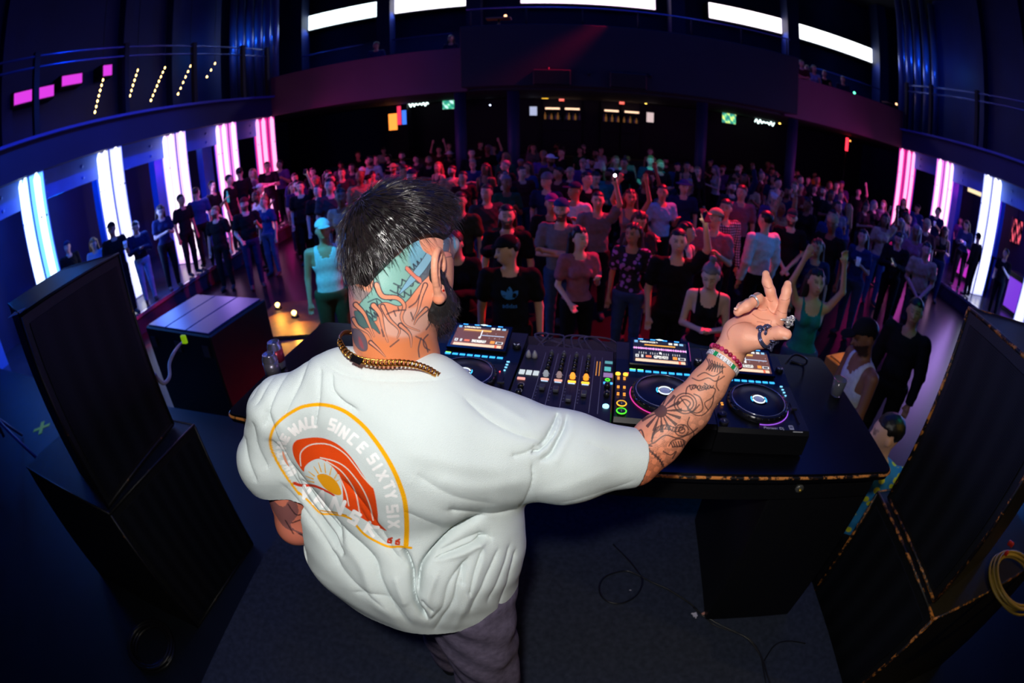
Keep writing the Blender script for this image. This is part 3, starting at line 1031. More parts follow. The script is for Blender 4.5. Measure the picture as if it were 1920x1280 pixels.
# ---- flight case, cable, amber lamps on a board added for their glow, barrier
e = empty('flight_case', (-3.68, 3.62, 0), math.radians(-8), 'long black case with a blue-lit panelled top in front of the left platform', 'flight case')
MB().box((-.62, -.45, 0), (.62, .45, 1.08), .015).build('body', m_box, e)
b = MB()
for q in range(3):
    b.box((-.58 + q * .39, -.42, 1.08), (-.58 + q * .39 + .37, .42, 1.095), .004)
b.build_each('lid_panel', mat('case_laminate', srgb(60, 70, 120), .3), e)
b = MB()
for x in (-.5, .0, .5):
    b.box((x - .05, -.46, .85), (x + .05, -.448, .97))
b.build_each('latch', mat('latch_steel', srgb(110, 110, 120), .4, metal=.7), e)
p0, p1 = pz(345, 636, 1.0), pz(293, 705, .62)
p0[1] = min(p0[1], 3.0)
cb = [pd(343, 640, np.linalg.norm(pz(345, 636, .95) - CAM) - .25), pd(330, 655, 3.35), pd(318, 680, 3.1), pd(318, 705, 2.95), pd(308, 718, 2.85), pd(297, 712, 2.8), pd(290, 702, 2.75)]
o = MB().tube(spline(cb, 6), .012, 8).build('power_cable', mat('cable_grey', srgb(150, 150, 160), .5))
tag(o, 'grey cable hanging in a loop in front of the long black case', 'cable')
b = MB().obox(pd(345, 636, 3.55), np.array([1, 0, 0]), np.array([0, 1, 0]), np.array([0, 0, 1.]), .022, .01, .03).build('tape_flag', mat('tape_yellow_green', srgb(190, 255, 20), .5, emit=srgb(190, 255, 20), strength=.25))
tag(b, 'bright yellow-green tape flag at the top of the grey cable', 'tape')
P = pz(78, 802, STG)
P[1] = min(P[1], 2.5)
b = MB().obox(P + (0, 0, .002), nrm((1, .9, 0)), nrm((-.9, 1, 0)), np.array([0, 0, 1.]), .14, .03, .002).obox(P + (0, 0, .003), nrm((1, -.9, 0)), nrm((.9, 1, 0)), np.array([0, 0, 1.]), .14, .03, .002)
tag(b.build('tape_mark', mat('tape_yellow', srgb(240, 225, 40), .6)), 'yellow tape cross on the stage floor at the left', 'tape')
o = MB().obox(pz(548, 590, .03) + (.05, -.1, -.01), nrm((1, .2, 0)), nrm((-.2, 1, 0)), np.array([0, 0, 1.]), .55, .65, .02).build('floor_board', mat('board_wood', srgb(110, 66, 34), .5, noise=.3, nscale=8))  # brown panel added on the dark floor so the amber glow shows
tag(o, 'low brown wooden board under the two amber lamps left of the crowd', 'board')
for i, c_ in enumerate(((520, 571), (551, 586))):
    p = pz(*c_, .12)
    e = empty('floor_lamp', tuple(p * (1, 1, 0) + (0, 0, .041)), 0, ('amber floor lamp on the brown board, farther of the two', 'amber floor lamp on the brown board, nearer of the two')[i], 'lamp')
    MB().box((-.05, -.03, 0), (.05, .05, .035), .006).build('lamp_base', m_black, e)
    MB().lathe((0, 0, .08), [(.01, -.045), (.035, -.02), (.04, .01), (.02, .03), (.005, .035)], 12).build('bulb', led('amber_bulb', (1, .6, .15), 9), e)
    lamp('amber_spot', 'SPOT', (p[0] + .05, p[1] - .06, .30), 22, (1, .42, .04), aim=(p[0] + .35, p[1] - .5, 0.0), size=.03, spot=85)
cp_ = pz(1592, 676, 1.12)
e = empty('wooden_crate', (cp_[0], cp_[1], 0), .3, 'wooden crate lit amber behind the right end of the table', 'crate')  # added box, there only to carry the patch of amber glow
MB().box((-.14, -.17, 0), (.14, .17, 1.1), .008).build('body', mat('crate_wood', srgb(170, 110, 50), .5, noise=.25, nscale=10), e)
MB().box((-.11, -.14, 1.1), (.11, .14, 1.115), .004).build('lid', mat('crate_wood'), e)
lamp('amber_spot', 'SPOT', (cp_[0] + .05, cp_[1] - .02, 1.5), 7, (1, .55, .08), aim=(cp_[0], cp_[1], 1.1), size=.02, spot=75)
e = empty('stand', tuple(pz(30, 790, STG) * (1, 1, 0) + (0, 0, STG)), .3, 'dark tripod stand at the left end of the stage', 'stand')
e.location = (-5.2, 1.2, STG)
for a in (0, 2.1, 4.2):
    MB().tube([(0, 0, .55), (.5 * math.cos(a), .5 * math.sin(a), .02)], .018, 8).build('leg', mat('stand_blue', srgb(40, 50, 90), .5), e)
MB().tube([(0, 0, .3), (0, 0, 1.5)], .02, 8).build('pole', mat('stand_blue'), e)
MB().box((-.14, -.05, 1.5), (.14, .1, 1.7), .02).build('head', m_black, e)


def coil(name, c, R, n, m, lab, ax=None, r=.008, seed=0):
    rg = np.random.default_rng(seed)
    b = MB()
    X, Y, Z = ax if ax else (np.array([1., 0, 0]), np.array([0, 1., 0]), np.array([0, 0, 1.]))
    for q in range(n):
        cc = np.asarray(c) + X * rg.normal(0, R * .06) + Y * rg.normal(0, R * .06) + Z * (r * (1 + 2 * (q // 3)) + (q % 3) * r * .3)
        b.torus(cc, R * (1 - .07 * (q % 3)) * rg.uniform(.94, 1.04), r, 30, 6, ax=(X, Y, Z))
    return tag(b.build(name, m), lab, 'cable')


coil('cable_coil', pz(288, 1215, STG) + (0, 0, .0), .17, 8, mat('cable_black', srgb(26, 26, 28), .35), 'coil of black cable on the stage floor at the bottom left', r=.010)
coil('cable_coil', (1.98, .42, 1.505), .17, 7, mat('cable_yellow', srgb(170, 140, 60), .4), 'coil of yellowish cables on top of the right subwoofer', r=.007, seed=2)
b = MB()
for q, c_ in enumerate(((1893, 1018), (1897, 1021), (1887, 1037))):
    b.lathe(pz(*c_, 1.56), [(.004, -.012), (.011, -.008), (.011, .010), (.005, .014)], 10)
for q_, o_ in enumerate(b.build_each('cable_plug', mat('plug_red', srgb(210, 40, 20), .35))):
    tag(o_, ('red cable plug farthest from the yellowish cable coil', 'middle one of three red cable plugs by the yellowish coil', 'red cable plug nearest to the lower edge by the yellowish coil')[q_], 'plug')

# cables on the riser
m_cab = mat('cable_black')


def on_riser(pts, z=RIS + .005): return [pz(x, y, z) for x, y in pts]


lp = on_riser([(1150, 1020), (1172, 1042), (1188, 1060), (1203, 1082), (1204, 1095), (1196, 1112), (1180, 1125), (1160, 1131), (1140, 1127), (1127, 1115), (1124, 1098), (1132, 1083), (1150, 1074), (1175, 1070), (1200, 1079)])
lp += on_riser([(1225, 1092), (1250, 1103), (1275, 1118), (1300, 1136), (1315, 1152), (1330, 1160), (1352, 1172), (1365, 1178), (1385, 1187), (1405, 1200), (1422, 1222), (1432, 1240), (1438, 1262), (1446, 1285), (1455, 1310)])
tag(MB().tube(spline(lp, 5), .0045, 6).build('floor_cable', m_cab), 'thin black cable looped on the grey riser carpet', 'cable')
l2 = on_riser([(1300, 1140), (1322, 1158), (1340, 1174), (1368, 1184), (1400, 1196), (1418, 1214), (1428, 1236), (1432, 1256), (1436, 1280), (1440, 1305)])
tag(MB().tube(spline([p + (0, .006, .001) for p in l2], 5), .0035, 6).build('floor_cable', m_cab), 'second thin black cable running beside the looped one to the lower edge', 'cable')
l3 = on_riser([(1432, 1240), (1440, 1226), (1452, 1210), (1468, 1202), (1490, 1202), (1510, 1206)])
tag(MB().tube(spline(l3, 5), .0035, 6).build('floor_cable', m_cab), 'short black cable branching to the right subwoofer on the carpet', 'cable')
tp = pz(1303, 1152, RIS + .008)
b = MB().obox(tp, nrm((1, .2, 0)), nrm((-.2, 1, 0)), np.array([0, 0, 1.]), .010, .011, .0015).obox(tp + (-.008, .004, .002), nrm((1, -.7, .3)), nrm((.7, 1, 0)), np.array([0, 0, 1.]), .009, .004, .001).obox(tp + (.003, -.012, .001), nrm((.3, 1, 0)), nrm((1, -.3, 0)), np.array([0, 0, 1.]), .009, .003, .001)
tag(b.build('tape_scrap', mat('tape_white', srgb(225, 220, 235), .7)), 'crumpled white tape scrap stuck to the cable on the carpet', 'tape')
b = MB().obox(pz(1319, 1150, RIS + .009), nrm((1, .4, 0)), nrm((-.4, 1, 0)), np.array([0, 0, 1.]), .009, .006, .0015)
tag(b.build('tape_scrap', mat('tape_pink', srgb(225, 160, 140), .7)), 'small pinkish tape scrap next to the white one on the carpet', 'tape')
b = MB().obox(pz(1182, 1106, RIS + .003), nrm((1, -.2, 0)), nrm((.2, 1, 0)), np.array([0, 0, 1.]), .004, .0012, .001)
tag(b.build('paper_scrap', mat('tape_white')), 'tiny pale scrap inside the cable loop on the carpet', 'paper')

# ---- table
TT = 1.82
TA = math.radians(-4.8)
T0 = np.array([-1.19, 1.127])
te = empty('dj_table', (T0[0], T0[1], RIS), TA, 'long black DJ table with a worn orange front edge', 'table')
TWd, TDp = 2.385, .80


def rrect(w, d, r, z, n=6, inset=0.0):
    pts = []
    for cx, cy_, a0 in ((w - r, r, -90), (w - r, d - r, 0), (r, d - r, 90), (r, r, 180)):
        for q in range(n + 1):
            a = math.radians(a0 + 90 * q / n)
            pts.append((cx + (r - inset) * math.cos(a), cy_ + (r - inset) * math.sin(a), z))
    return pts


n_ = 28
zt, zb_ = TT - RIS, TT - RIS - .034
V = rrect(TWd, TDp, .04, zb_) + rrect(TWd, TDp, .04, zt - .004) + rrect(TWd, TDp, .04, zt, inset=.004)
Fs = [tuple(range(n_ - 1, -1, -1)), tuple(range(2 * n_, 3 * n_))]
for r_ in range(2):
    Fs += [(r_ * n_ + q, r_ * n_ + (q + 1) % n_, (r_ + 1) * n_ + (q + 1) % n_, (r_ + 1) * n_ + q) for q in range(n_)]
MB().add(V, Fs).build('table_top', mat('table_lacquer', srgb(10, 10, 13), .22, noise=.3, nscale=6, bump=.08, bscale=60), te)
edge = [(x, y, zt - .012) for x, y, _ in rrect(TWd, TDp, .04, 0)]
es = [edge[q] for q in range(21, 28)] + [edge[q] for q in range(0, 7)]
es = [(p[0], p[1] - .0005, p[2]) for p in es]
pts = [es[0]] + list(es[1:7]) + [(x, 0 - .0005, zt - .012) for x in np.linspace(.04, TWd - .04, 40)][1:-1] + list(es[7:])
MB().tube(pts, .0065, 6).build('worn_edge', chip_mat(), te)
b = MB().box((.05, .03, zb_ - .10), (TWd - .05, .05, zb_)).box((.05, TDp - .06, zb_ - .10), (TWd - .05, TDp - .04, zb_))
b.build_each('apron', m_black, te)
for x0 in (.36, 1.93):
    MB().box((x0, .045, 0.001), (x0 + .43, TDp - .12, zb_), .006).build('pedestal', mat('pedestal_black', srgb(12, 12, 15), .5), te)
MB().lathe((2.02, .028, zb_ - .05), [(.016, -.006), (.016, .004), (.012, .006)], 20, ax=((1, 0, 0), (0, 0, 1), (0, -1, 0))).build('lock_plate', mat('lock_steel', srgb(120, 120, 115), .35, metal=.6), te)
MB().lathe((2.02, .020, zb_ - .05), [(.006, -.002), (.006, .004), (.002, .006)], 12, ax=((1, 0, 0), (0, 0, 1), (0, -1, 0))).build('lock_core', mat('brass', srgb(230, 190, 80), .3, metal=.8), te)
MB().lathe((1.05, .5, zb_ - .3), [(.005, -.004), (.006, 0), (.003, .004)], 10).box((1.045, .495, zb_ - .30), (1.055, .505, zb_)).build('red_indicator', led('indicator_red', (1, .05, .02), 4), te)

# ---- drinks
alu = mat('can_silver', srgb(190, 185, 205), .25, metal=.8)


def can(c, lab, label_m):
    e = empty('drink_can', tuple(c), 0, lab, 'can', 'cans on the left end of the table')
    MB().lathe((0, 0, 0), [(.024, 0), (.031, .006), (.0325, .012), (.0325, .105), (.026, .118), (.0265, .122), (.024, .1215), (.022, .116)], 24).build('body', alu, e)
    MB().lathe((0, 0, 0), [(.0331, .035), (.0331, .09)], 24).build('label_band', label_m, e)
    MB().box((-.006, -.004, .117), (.006, .016, .119)).build('pull_tab', alu, e)


c1 = pz(512, 641, TT + .12)
c2 = pz(503, 664, TT + .12)
can((c1[0], c1[1], TT), 'silver drink can with a red mark, rear of the two on the table', mat('can_red', srgb(190, 60, 80), .3, metal=.5))
can((c2[0], c2[1], TT), 'plain silver drink can, front of the two on the table', mat('can_grey', srgb(150, 145, 165), .3, metal=.6))
c3 = pz(1592, 724, TT + .04)
e = empty('plastic_cup', (c3[0] - .06, c3[1], TT), 0, 'small clear cup at the right rear corner of the table', 'cup')
MB().lathe((0, 0, 0), [(.022, 0), (.025, .002), (.032, .075), (.030, .075), (.023, .006)], 20).build('cup_wall', mat('clear_plastic', (.8, .85, 1), .1, trans=.9), e)
MB().lathe((0, 0, .005), [(.021, 0), (.024, .03)], 16).build('drink', mat('drink_pale', srgb(120, 120, 170), .2), e)

# ---- decks
GA = math.radians(-6.5)
m_cdj = mat('deck_black', srgb(15, 15, 18), .38, spec=.5)
m_btn = mat('button_dark', srgb(34, 34, 40), .35)
m_chr = mat('chrome_ring', srgb(200, 200, 215), .15, metal=.9)


def screen_img(nx, ny, kind):
    rg = np.random.default_rng(kind)
    C = np.zeros((ny, nx, 3)) + np.array({0: (.16, .06, .03), 1: (.01, .01, .015), 2: (.17, .07, .045)}[kind])
    C[:int(ny * .1)] = (.02, .02, .02)
    C[:int(ny * .12), 2:8] = (.2, .5, .9)
    C[int(ny * .03):int(ny * .10), 12:44] = np.where(rg.random((int(ny * .10) - int(ny * .03), 32, 1)) > .4, 1.0, .1) * np.array([1, .95, .8])
    for q in range(3):
        C[int(ny * .02):int(ny * .12), nx - 32 + q * 10:nx - 25 + q * 10] = (.85, .85, .8) if q < 2 else (.3, .6, .9)
    if kind == 1:
        C[int(ny * .18):int(ny * .24), 20:76] = (1, .45, .05)
        band = slice(int(ny * .30), int(ny * .48))
        a = np.abs(np.sin(np.arange(nx) * .9) + .6 * np.sin(np.arange(nx) * 2.3)) * .5
        for x in range(nx):
            hh = int((.4 + .6 * min(a[x], 1)) * 4)
            m_ = int(ny * .38)
            C[m_ - hh:m_ + hh, x] = (1, .35, .9) if x % 5 else (.9, .8, 1)
        for q in range(4):
            x0 = 10 + q * 20
            C[int(ny * .55):int(ny * .63), x0:x0 + 15] = (.02, .02, .02)
            C[int(ny * .55):int(ny * .63), x0:x0 + 15:4] = (.7, .7, .7)
    else:
        C[int(ny * .18):int(ny * .24), 14:66] = (1, .6, .15)
        C[int(ny * .24):int(ny * .28), 14:66:2] = (.6, .25, .05)
        C[int(ny * .2):int(ny * .60), 48:50] = (1, 1, 1)
        C[int(ny * .42):int(ny * .45), 48:92] = (.5, .6, .8)
        for q in range(8):
            C[rg.integers(int(ny * .3), int(ny * .6)), rg.integers(55, 92)] = (.9, .9, 1)
    C[int(ny * .50):int(ny * .60), 46:50] = (1, .95, .9)
    r0, r1 = int(ny * .68), int(ny * .80)
    C[r0:r1, 4:10] = (.8, .8, .8)
    C[r0 + 2:r1 - 2, 6:8] = 0
    C[r0:r1, 14:18] = (.7, .7, .7)
    C[r0 + 1:r1 - 1, 22:32] = (.9, .2, .08)
    blk = np.where(rg.random((r1 - r0, 26, 1)) > .3, 1.0, .05) * np.array([1, .97, .9])
    C[r0:r1, 36:62] = blk
    C[r0:r1, 70:78] = (1, .35, .05)
    C[r0 + 1:r1, 80:93] = (.85, .85, .85)
    C[r0 + 2:r1 - 1, 82:91] = (.03, .02, .02)
    r0 = int(ny * .87)
    C[r0:ny - 1, 4:92] = (1, .72, .5)
    C[r0:r0 + 2, 4:92:3] = (.5, .1, .02)
    C[r0:ny - 1, 80:84] = (1, .15, .05)
    return C[::-1]


def lit(name, c, s=3.0): return led('lit_' + name, c, s)


def deck(c, kind, lab, ring):
    """A media player: local origin under the platter's middle, y away from the DJ."""
    e = empty('media_player', (c[0], c[1], TT), GA, lab, 'DJ player', 'media players on the DJ table')
    H = .100
    V = []
    for x in (-.160, .160):
        V += [(x, -.140, .006), (x, .312, .006), (x, .312, H + .018), (x, .190, H + .012), (x, .120, H), (x, -.128, H - .006), (x, -.140, H - .018)]
    n = 7
    Fs = [tuple(range(n - 1, -1, -1)), tuple(range(n, 2 * n))] + [(q, (q + 1) % n, n + (q + 1) % n, n + q) for q in range(n)]
    MB().add(V, [tuple(reversed(f)) for f in Fs]).build('body', m_cdj, e)
    b = MB()
    for x in (-.14, .14):
        for y in (-.12, .28):
            b.lathe((x, y, 0), [(.015, 0), (.013, .008)], 12)
    b.build_each('foot', m_black, e)
    # screen, tilted towards the DJ
    sc = empty('display', (0, 0, 0))
    bpy.data.objects.remove(sc)
    sb = MB().box((-.112, -.070, 0), (.112, .070, .010), .003).build('screen_housing', mat('screen_bezel', srgb(6, 6, 8), .18), e, loc=(-.004, .225, H + .026), rot=(math.radians(14), 0, 0))
    nx, ny = 96, 54
    xs, ys = np.linspace(-.098, .098, nx + 1), np.linspace(-.057, .055, ny + 1)
    # one little quad per screen cell, so the cells keep crisp borders
    X0, Y0 = np.meshgrid(xs[:-1], ys[:-1])
    X1, Y1 = np.meshgrid(xs[1:], ys[1:])
    Vv = np.stack([np.stack([X0, Y0], -1), np.stack([X1, Y0], -1), np.stack([X1, Y1], -1), np.stack([X0, Y1], -1)], 2).reshape(-1, 2)
    Vv = np.column_stack([Vv, np.full(len(Vv), .0106)])
    Cc = np.repeat(screen_img(nx, ny, kind).reshape(-1, 3), 4, 0)
    me = mesh_np('screen', Vv, np.arange(len(Vv)).reshape(-1, 4), mat('deck_screen', (0, 0, 0), .3, attr=True, emit_attr=True, strength=1.15), Cc, smooth=False)
    link_mesh('screen', me, sb)
    b = MB()
    for q in range(4):
        b.box((-.08 + q * .045, .061, .010), (-.062 + q * .045, .0635, .012))
    b.build_each('screen_button', lit('blue', (.05, .35, 1), 2.2), sb)
    MB().add([(-.016, .0655, .0108), (0, .0615, .0108), (.016, .0655, .0108), (0, .0695, .0108)], [(0, 1, 2, 3)]).build('logo_mark', lit('logo', (.6, .9, 1), 2.4), sb)
    # hot cue row under the screen
    b = MB()
    for q in range(8):
        b.box((-.112 + q * .0275, .132, H), (-.092 + q * .0275, .140, H + .005))
    b.build_each('hot_cue_button', lit('cue_blue', (.04, .45, 1), 1.6), e)
    b = MB()
    b.box((-.112, .1405, H + .001), (-.092, .143, H + .0055))
    if kind == 1:
        b.box((-.0845, .1405, H + .001), (-.0645, .143, H + .0055))
    b.build_each('hot_cue_light', lit('green', (.3, 1, .02), 2.5), e)
    # jog wheel
    j = MB().lathe((0, 0, H - .006), [(.108, 0), (.110, .010), (.104, .022), (.1005, .0245), (.096, .0225)], 56).build('jog_wheel', mat('jog_black', srgb(20, 20, 26), .25), e)
    MB().lathe((0, 0, H - .006), [(.0955, .0222), (.094, .0235), (.045, .0235)], 48).build('platter_top', mat('platter_black', srgb(8, 8, 12), .3), j)
    MB().torus((0, 0, H + .0185), .0945, .0016, 56, 6).build('platter_ring', m_chr, j)
    b = MB()
    for q in range(30):
        a = 2 * math.pi * q / 30
        b.lathe((.1055 * math.cos(a), .1055 * math.sin(a), H + .012), [(.0045, 0), (.0035, .004), (.001, .005)], 8)
    b.build('finger_dimple', mat('jog_black'), j)
    MB().lathe((0, 0, H + .0172), [(.031, 0), (.031, .0012)], 32).build('hub_display', mat('hub_black', srgb(4, 6, 12), .15), j)
    MB().torus((0, 0, H + .0188), .0215, .0022, 36, 5, arc=(.35, 2.8)).torus((0, 0, H + .0188), .0215, .0022, 36, 5, arc=(3.2, 6.1)).build('hub_ring', lit('hub_white', (.75, .85, 1), 1.6), j)
    MB().torus((0, 0, H + .0186), .0275, .0018, 20, 5, arc=(-.5, .5)).torus((0, 0, H + .0186), .0275, .0018, 20, 5, arc=(2.64, 3.64)).build_each('hub_arc', lit('hub_blue', (.03, .45, 1), 2.2), j)
    MB().lathe((0, 0, H + .0184), [(.016, 0), (.016, .0008)], 24).build('hub_artwork', lit('art', (.14, .16, .35), 1.0), j)
    if ring:
        MB().torus((0, 0, H - .002), .1115, .0016, 50, 5, arc=(math.pi * .6, math.pi * 1.6) if ring == 1 else (-math.pi * .55, math.pi * .2)).build('jog_glow', lit('ring_pink' if ring == 1 else 'ring_violet', (1, .05, .45) if ring == 1 else (.45, .12, 1), 1.0), j)
    # play and cue
    for nm, y, cc in (('play_button', -.108, ('green_ring', (.08, 1, .02))), ('cue_button', -.068, ('amber_ring', (1, .45, .02)))):
        bt = MB().lathe((-.138, y, H - .008), [(.0145, 0), (.0145, .010), (.013, .0115)], 24).build(nm, m_btn, e)
        MB().torus((-.138, y, H + .0025), .0145, .0019, 28, 5).build('button_ring', lit(cc[0], cc[1], 1.7 if kind == 1 else .35) if True else None, bt) if kind == 1 else MB().torus((-.138, y, H + .0025), .0145, .0015, 28, 5).build('button_ring', m_btn, bt)
        MB().box((-.139, y - .005, H + .0035), (-.137, y + .005, H + .0042)).build('button_mark', mat('mark_white', srgb(190, 190, 190), .5), bt)
    for q, (y, nm) in enumerate(((.108, 'loop_button'), (.108, 'loop_button'))):
        x = -.152 + q * .026
        MB().lathe((x, y, H - .002), [(.0085, 0), (.0085, .005), (.007, .0065)], 18).build(nm, lit('loop_amber', (1, .42, .03), 2.6) if kind != 2 else m_btn, e)
    b = MB()
    for y in (.085, .075, .03, .022, -.01, -.02):
        for x in (-.150, -.130):
            b.box((x - .004, y - .0014, H), (x + .004, y + .0014, H + .003))
    b.build_each('search_button', lit('small_amber', (1, .35, .04), 1.4), e)
    # right side: tempo slider, selector knob
    t_ = MB().box((.128, -.10, H - .002), (.132, .02, H + .0012)).build('tempo_slot', mat('slot', (0, 0, 0), .5), e)
    MB().box((.118, -.030, H + .001), (.142, -.018, H + .010), .002).build('tempo_slider', m_btn, t_)
    kn = MB().lathe((.137, .205, H + .012), [(.0155, 0), (.0155, .014), (.0135, .016), (.002, .0165)], 24).build('selector_knob', mat('knob_black', srgb(26, 26, 30), .25), e)
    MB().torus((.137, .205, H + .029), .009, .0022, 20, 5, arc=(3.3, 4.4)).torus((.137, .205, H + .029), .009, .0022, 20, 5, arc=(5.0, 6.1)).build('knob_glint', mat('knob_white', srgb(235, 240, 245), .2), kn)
    b = MB()
    for y, w in ((.118, .010), (.098, .008), (.080, .008), (.060, .006)):
        b.box((.128 - w / 2 - .004, y - .002, H), (.128 + w / 2 - .004, y + .002, H + .0035))
    b.build_each('side_button', lit('pale_blue', (.2, .6, 1), 1.6), e)
    b = MB()
    for x, y in ((.110, .05), (-.118, .118)):
        b.lathe((x, y, H), [(.0022, 0), (.0022, .002)], 8)
    b.build_each('led_dot', lit('red', (1, .06, .08), 3), e)
    tx = text_mesh('brand_lettering', 'Pioneer Dj', .0165, mat('print_white', srgb(220, 220, 225), .5), e, (.03, -.1225, H - .0045), (math.radians(2), 0, 0), extrude=.0002)
    if kind == 2:
        MB().box((.088, -.125, H - .0052), (.104, -.104, H - .0045)).build('sticker', mat('label_white', srgb(215, 215, 225), .6), e)
        MB().box((.090, -.120, H - .0045), (.102, -.108, H - .0042)).build('sticker_print', mat('label_grey', srgb(120, 120, 135), .6), e)
        MB().box((.098, -.134, H - .0085), (.134, -.1335, H - .0055)).build('model_print', mat('print_white'), e)
    return e


deck((-.291, 1.328), 0, 'left black media player with an orange-brown screen, beside the DJ neck', 0)
deck((.360, 1.252), 1, 'middle black media player with a pink waveform screen and lit amber and green rings', 1)
deck((.679, 1.206), 2, 'right black media player with a brown screen, behind the raised forearm', 2)

# ---- mixer
me_ = empty('mixer', (.036, 1.300, TT), GA, 'four-channel black DJ mixer between the left and the middle player', 'DJ mixer')
H = .106
MB().box((-.160, -.205, .006), (.160, .245, H), .004).build('body', m_cdj, me_)
b = MB()
for x in (-.084, -.040, .004, .048, .092, .118):
    b.box((x - .0006, -.150, H), (x + .0006, .190, H + .0008))
b.build('divider_line', mat('print_grey', srgb(150, 150, 170), .5), me_)
m_knob = mat('knob_black')
for ch in range(4):
    x = -.062 + ch * .044
    for r_, y in enumerate((.178, .140, .108, .076)):
        k_ = MB().lathe((x, y, H), [(.0085, 0), (.0080, .010), (.0055, .016), (.0015, .0165)], 18).build('channel_knob', mat('knob_grey', srgb(70, 70, 80), .3) if r_ == 0 else m_knob, me_)
        MB().box((x - .0007, y + .001, H + .0162), (x + .0007, y + .0078, H + .0172)).build('pointer', mat('mark_white'), k_)
    col = ((.55, .6, .7), (.6, .4, .4), (1, .33, .03), (1, .30, .02))[ch]
    k_ = MB().lathe((x, .036, H), [(.009, 0), (.0085, .012), (.006, .018), (.002, .0185)], 18).build('colour_knob', lit('cknob%d' % ch, col, .5 if ch < 2 else 1.5), me_)
    MB().torus((x, .036, H + .004), .0125, .0012, 20, 5, arc=(.3, 2.8)).build('knob_scale', mat('mark_white'), k_)
    MB().box((x - .013, .006, H), (x + .013, .0135, H + .005), .001).build('cue_button', lit('cbtn%d' % ch, ((1, .45, .35), (1, .45, .35), (1, .42, .02), (1, .42, .02))[ch], 1.1 if ch < 2 else 2.2), me_)
    MB().box((x - .011, .0, H), (x + .011, .0022, H + .002)).build('channel_light', lit('chl', (.5, .7, 1), 1.4), me_)
    fs = MB().box((x - .0012, -.115, H), (x + .0012, -.025, H + .0006)).build('fader_slot', mat('slot'), me_)
    yf = (-.045, -.050, -.095, -.060)[ch]
    MB().box((x - .0085, yf - .013, H + .002), (x + .0085, yf + .013, H + .013), .002).box((x - .0085, yf - .0008, H + .013), (x + .0085, yf + .0008, H + .0136)).build('channel_fader', mat('fader_cap', srgb(60, 62, 76), .35), me_)
    b = MB()
    for q in range(5):
        b.box((x - .018, -.105 + q * .018, H), (x - .014, -.1042 + q * .018, H + .0006))
    b.build('fader_scale', mat('print_grey'), me_)
b = MB()
for q in range(9):
    b.box((.024, .055 + q * .011, H), (.027, .063 + q * .011, H + .001))
for q in range(8):
    b.box((.100, .065 + q * .012, H), (.1025, .074 + q * .012, H + .001)).box((.110, .065 + q * .012, H), (.1125, .074 + q * .012, H + .001))
b.build_each('level_meter', lit('meter', (1, .4, .05), .9), me_)
b = MB()
for r_ in range(2):
    for q in range(3):
        b.box((-.152 + q * .0235, .030 + r_ * .014, H), (-.134 + q * .0235, .040 + r_ * .014, H + .004))
b.build_each('beat_button', lit('pale', (.75, .85, .9), .85), me_)
MB().box((-.150, -.004, H), (-.125, .004, H + .005)).build('cue_button', lit('salmon', (1, .4, .35), 1.1), me_)
for x in (-.140, -.118):
    k_ = MB().lathe((x, .150, H), [(.010, 0), (.009, .012), (.003, .026), (.001, .027)], 18).build('level_knob', mat('knob_silver', srgb(150, 150, 165), .3), me_)
for y in (-.05, -.085):
    k_ = MB().lathe((-.130, y, H), [(.010, 0), (.009, .014), (.002, .016)], 18).build('send_knob', m_knob, me_)
    MB().torus((-.130, y, H + .012), .0105, .001, 14, 5, arc=(-.4, 1.6)).build('knob_edge', mat('mark_white'), k_)
for (x0, y0, x1, y1, c, s_) in ((.128, .150, .155, .165, (.1, .35, .4), 1.0), (.126, .060, .157, .085, (.35, .2, .45), .9), (.128, .100, .150, .125, (.1, .5, .5), 1.0)):
    MB().box((x0, y0, H), (x1, y1, H + .002)).build('effect_display', lit('fx%.3f' % y0, c, s_), me_)
MB().torus((.141, .040, H + .003), .007, .0016, 20, 5).build('select_ring', lit('green_ring', (.08, 1, .02), 1.7), me_)
MB().lathe((.141, -.110, H), [(.010, 0), (.010, .004), (.008, .006)], 20).build('effect_button', lit('ice', (.35, .75, 1), 2.0), me_)
b = MB().box((.150, .018, H), (.158, .026, H + .003)).box((.128, .018, H), (.136, .026, H + .003))
b.build_each('small_button', lit('blue', (.05, .35, 1), 2.2), me_)
for y in (0.0, -.05):
    k_ = MB().lathe((.141, y, H), [(.010, 0), (.009, .014), (.002, .016)], 18).build('effect_knob', m_knob, me_)
    MB().box((.1403, y, H + .0155), (.1417, y + .009, H + .0168)).build('pointer', mat('mark_white'), k_)
cf = MB().box((-.045, -.172, H), (.045, -.168, H + .0008)).build('crossfader_slot', mat('slot'), me_)
b = MB()
for q in range(12):
    b.box((-.020 + q * .0035, -.186, H + .003), (-.0182 + q * .0035, -.156, H + .012))
b.build('crossfader', mat('fader_cap'), me_)
# cables behind the gear
b = MB()
rg = np.random.default_rng(4)
for q in range(7):
    x = -.10 + q * .035
    p0 = np.array([me_.location[0] + x, 1.555 - x * .11, TT + .09])
    pts = [p0, p0 + (rg.uniform(-.05, .05), .05, .03), p0 + (rg.uniform(-.12, .12), .10, .0), p0 + (rg.uniform(-.2, .2), .13, -.082)]
    b.tube(spline(pts, 5), .0035, 6)
tag(b.build('signal_cable', mat('cable_violet', srgb(70, 60, 90), .4)), 'thin signal cables arching out of the back of the mixer', 'cables')
for x0, lab in ((.58, 'black cable curling behind the middle player'), (.95, 'black cable curling behind the right player')):
    pts = [(x0, 1.545, TT + .06), (x0 + .05, 1.57, TT + .09), (x0 + .13, 1.59, TT + .06), (x0 + .16, 1.64, TT + .006), (x0 + .1, 1.67, TT + .006)]
    tag(MB().tube(spline(pts, 6), .005, 6).build('signal_cable', m_cab), lab, 'cable')
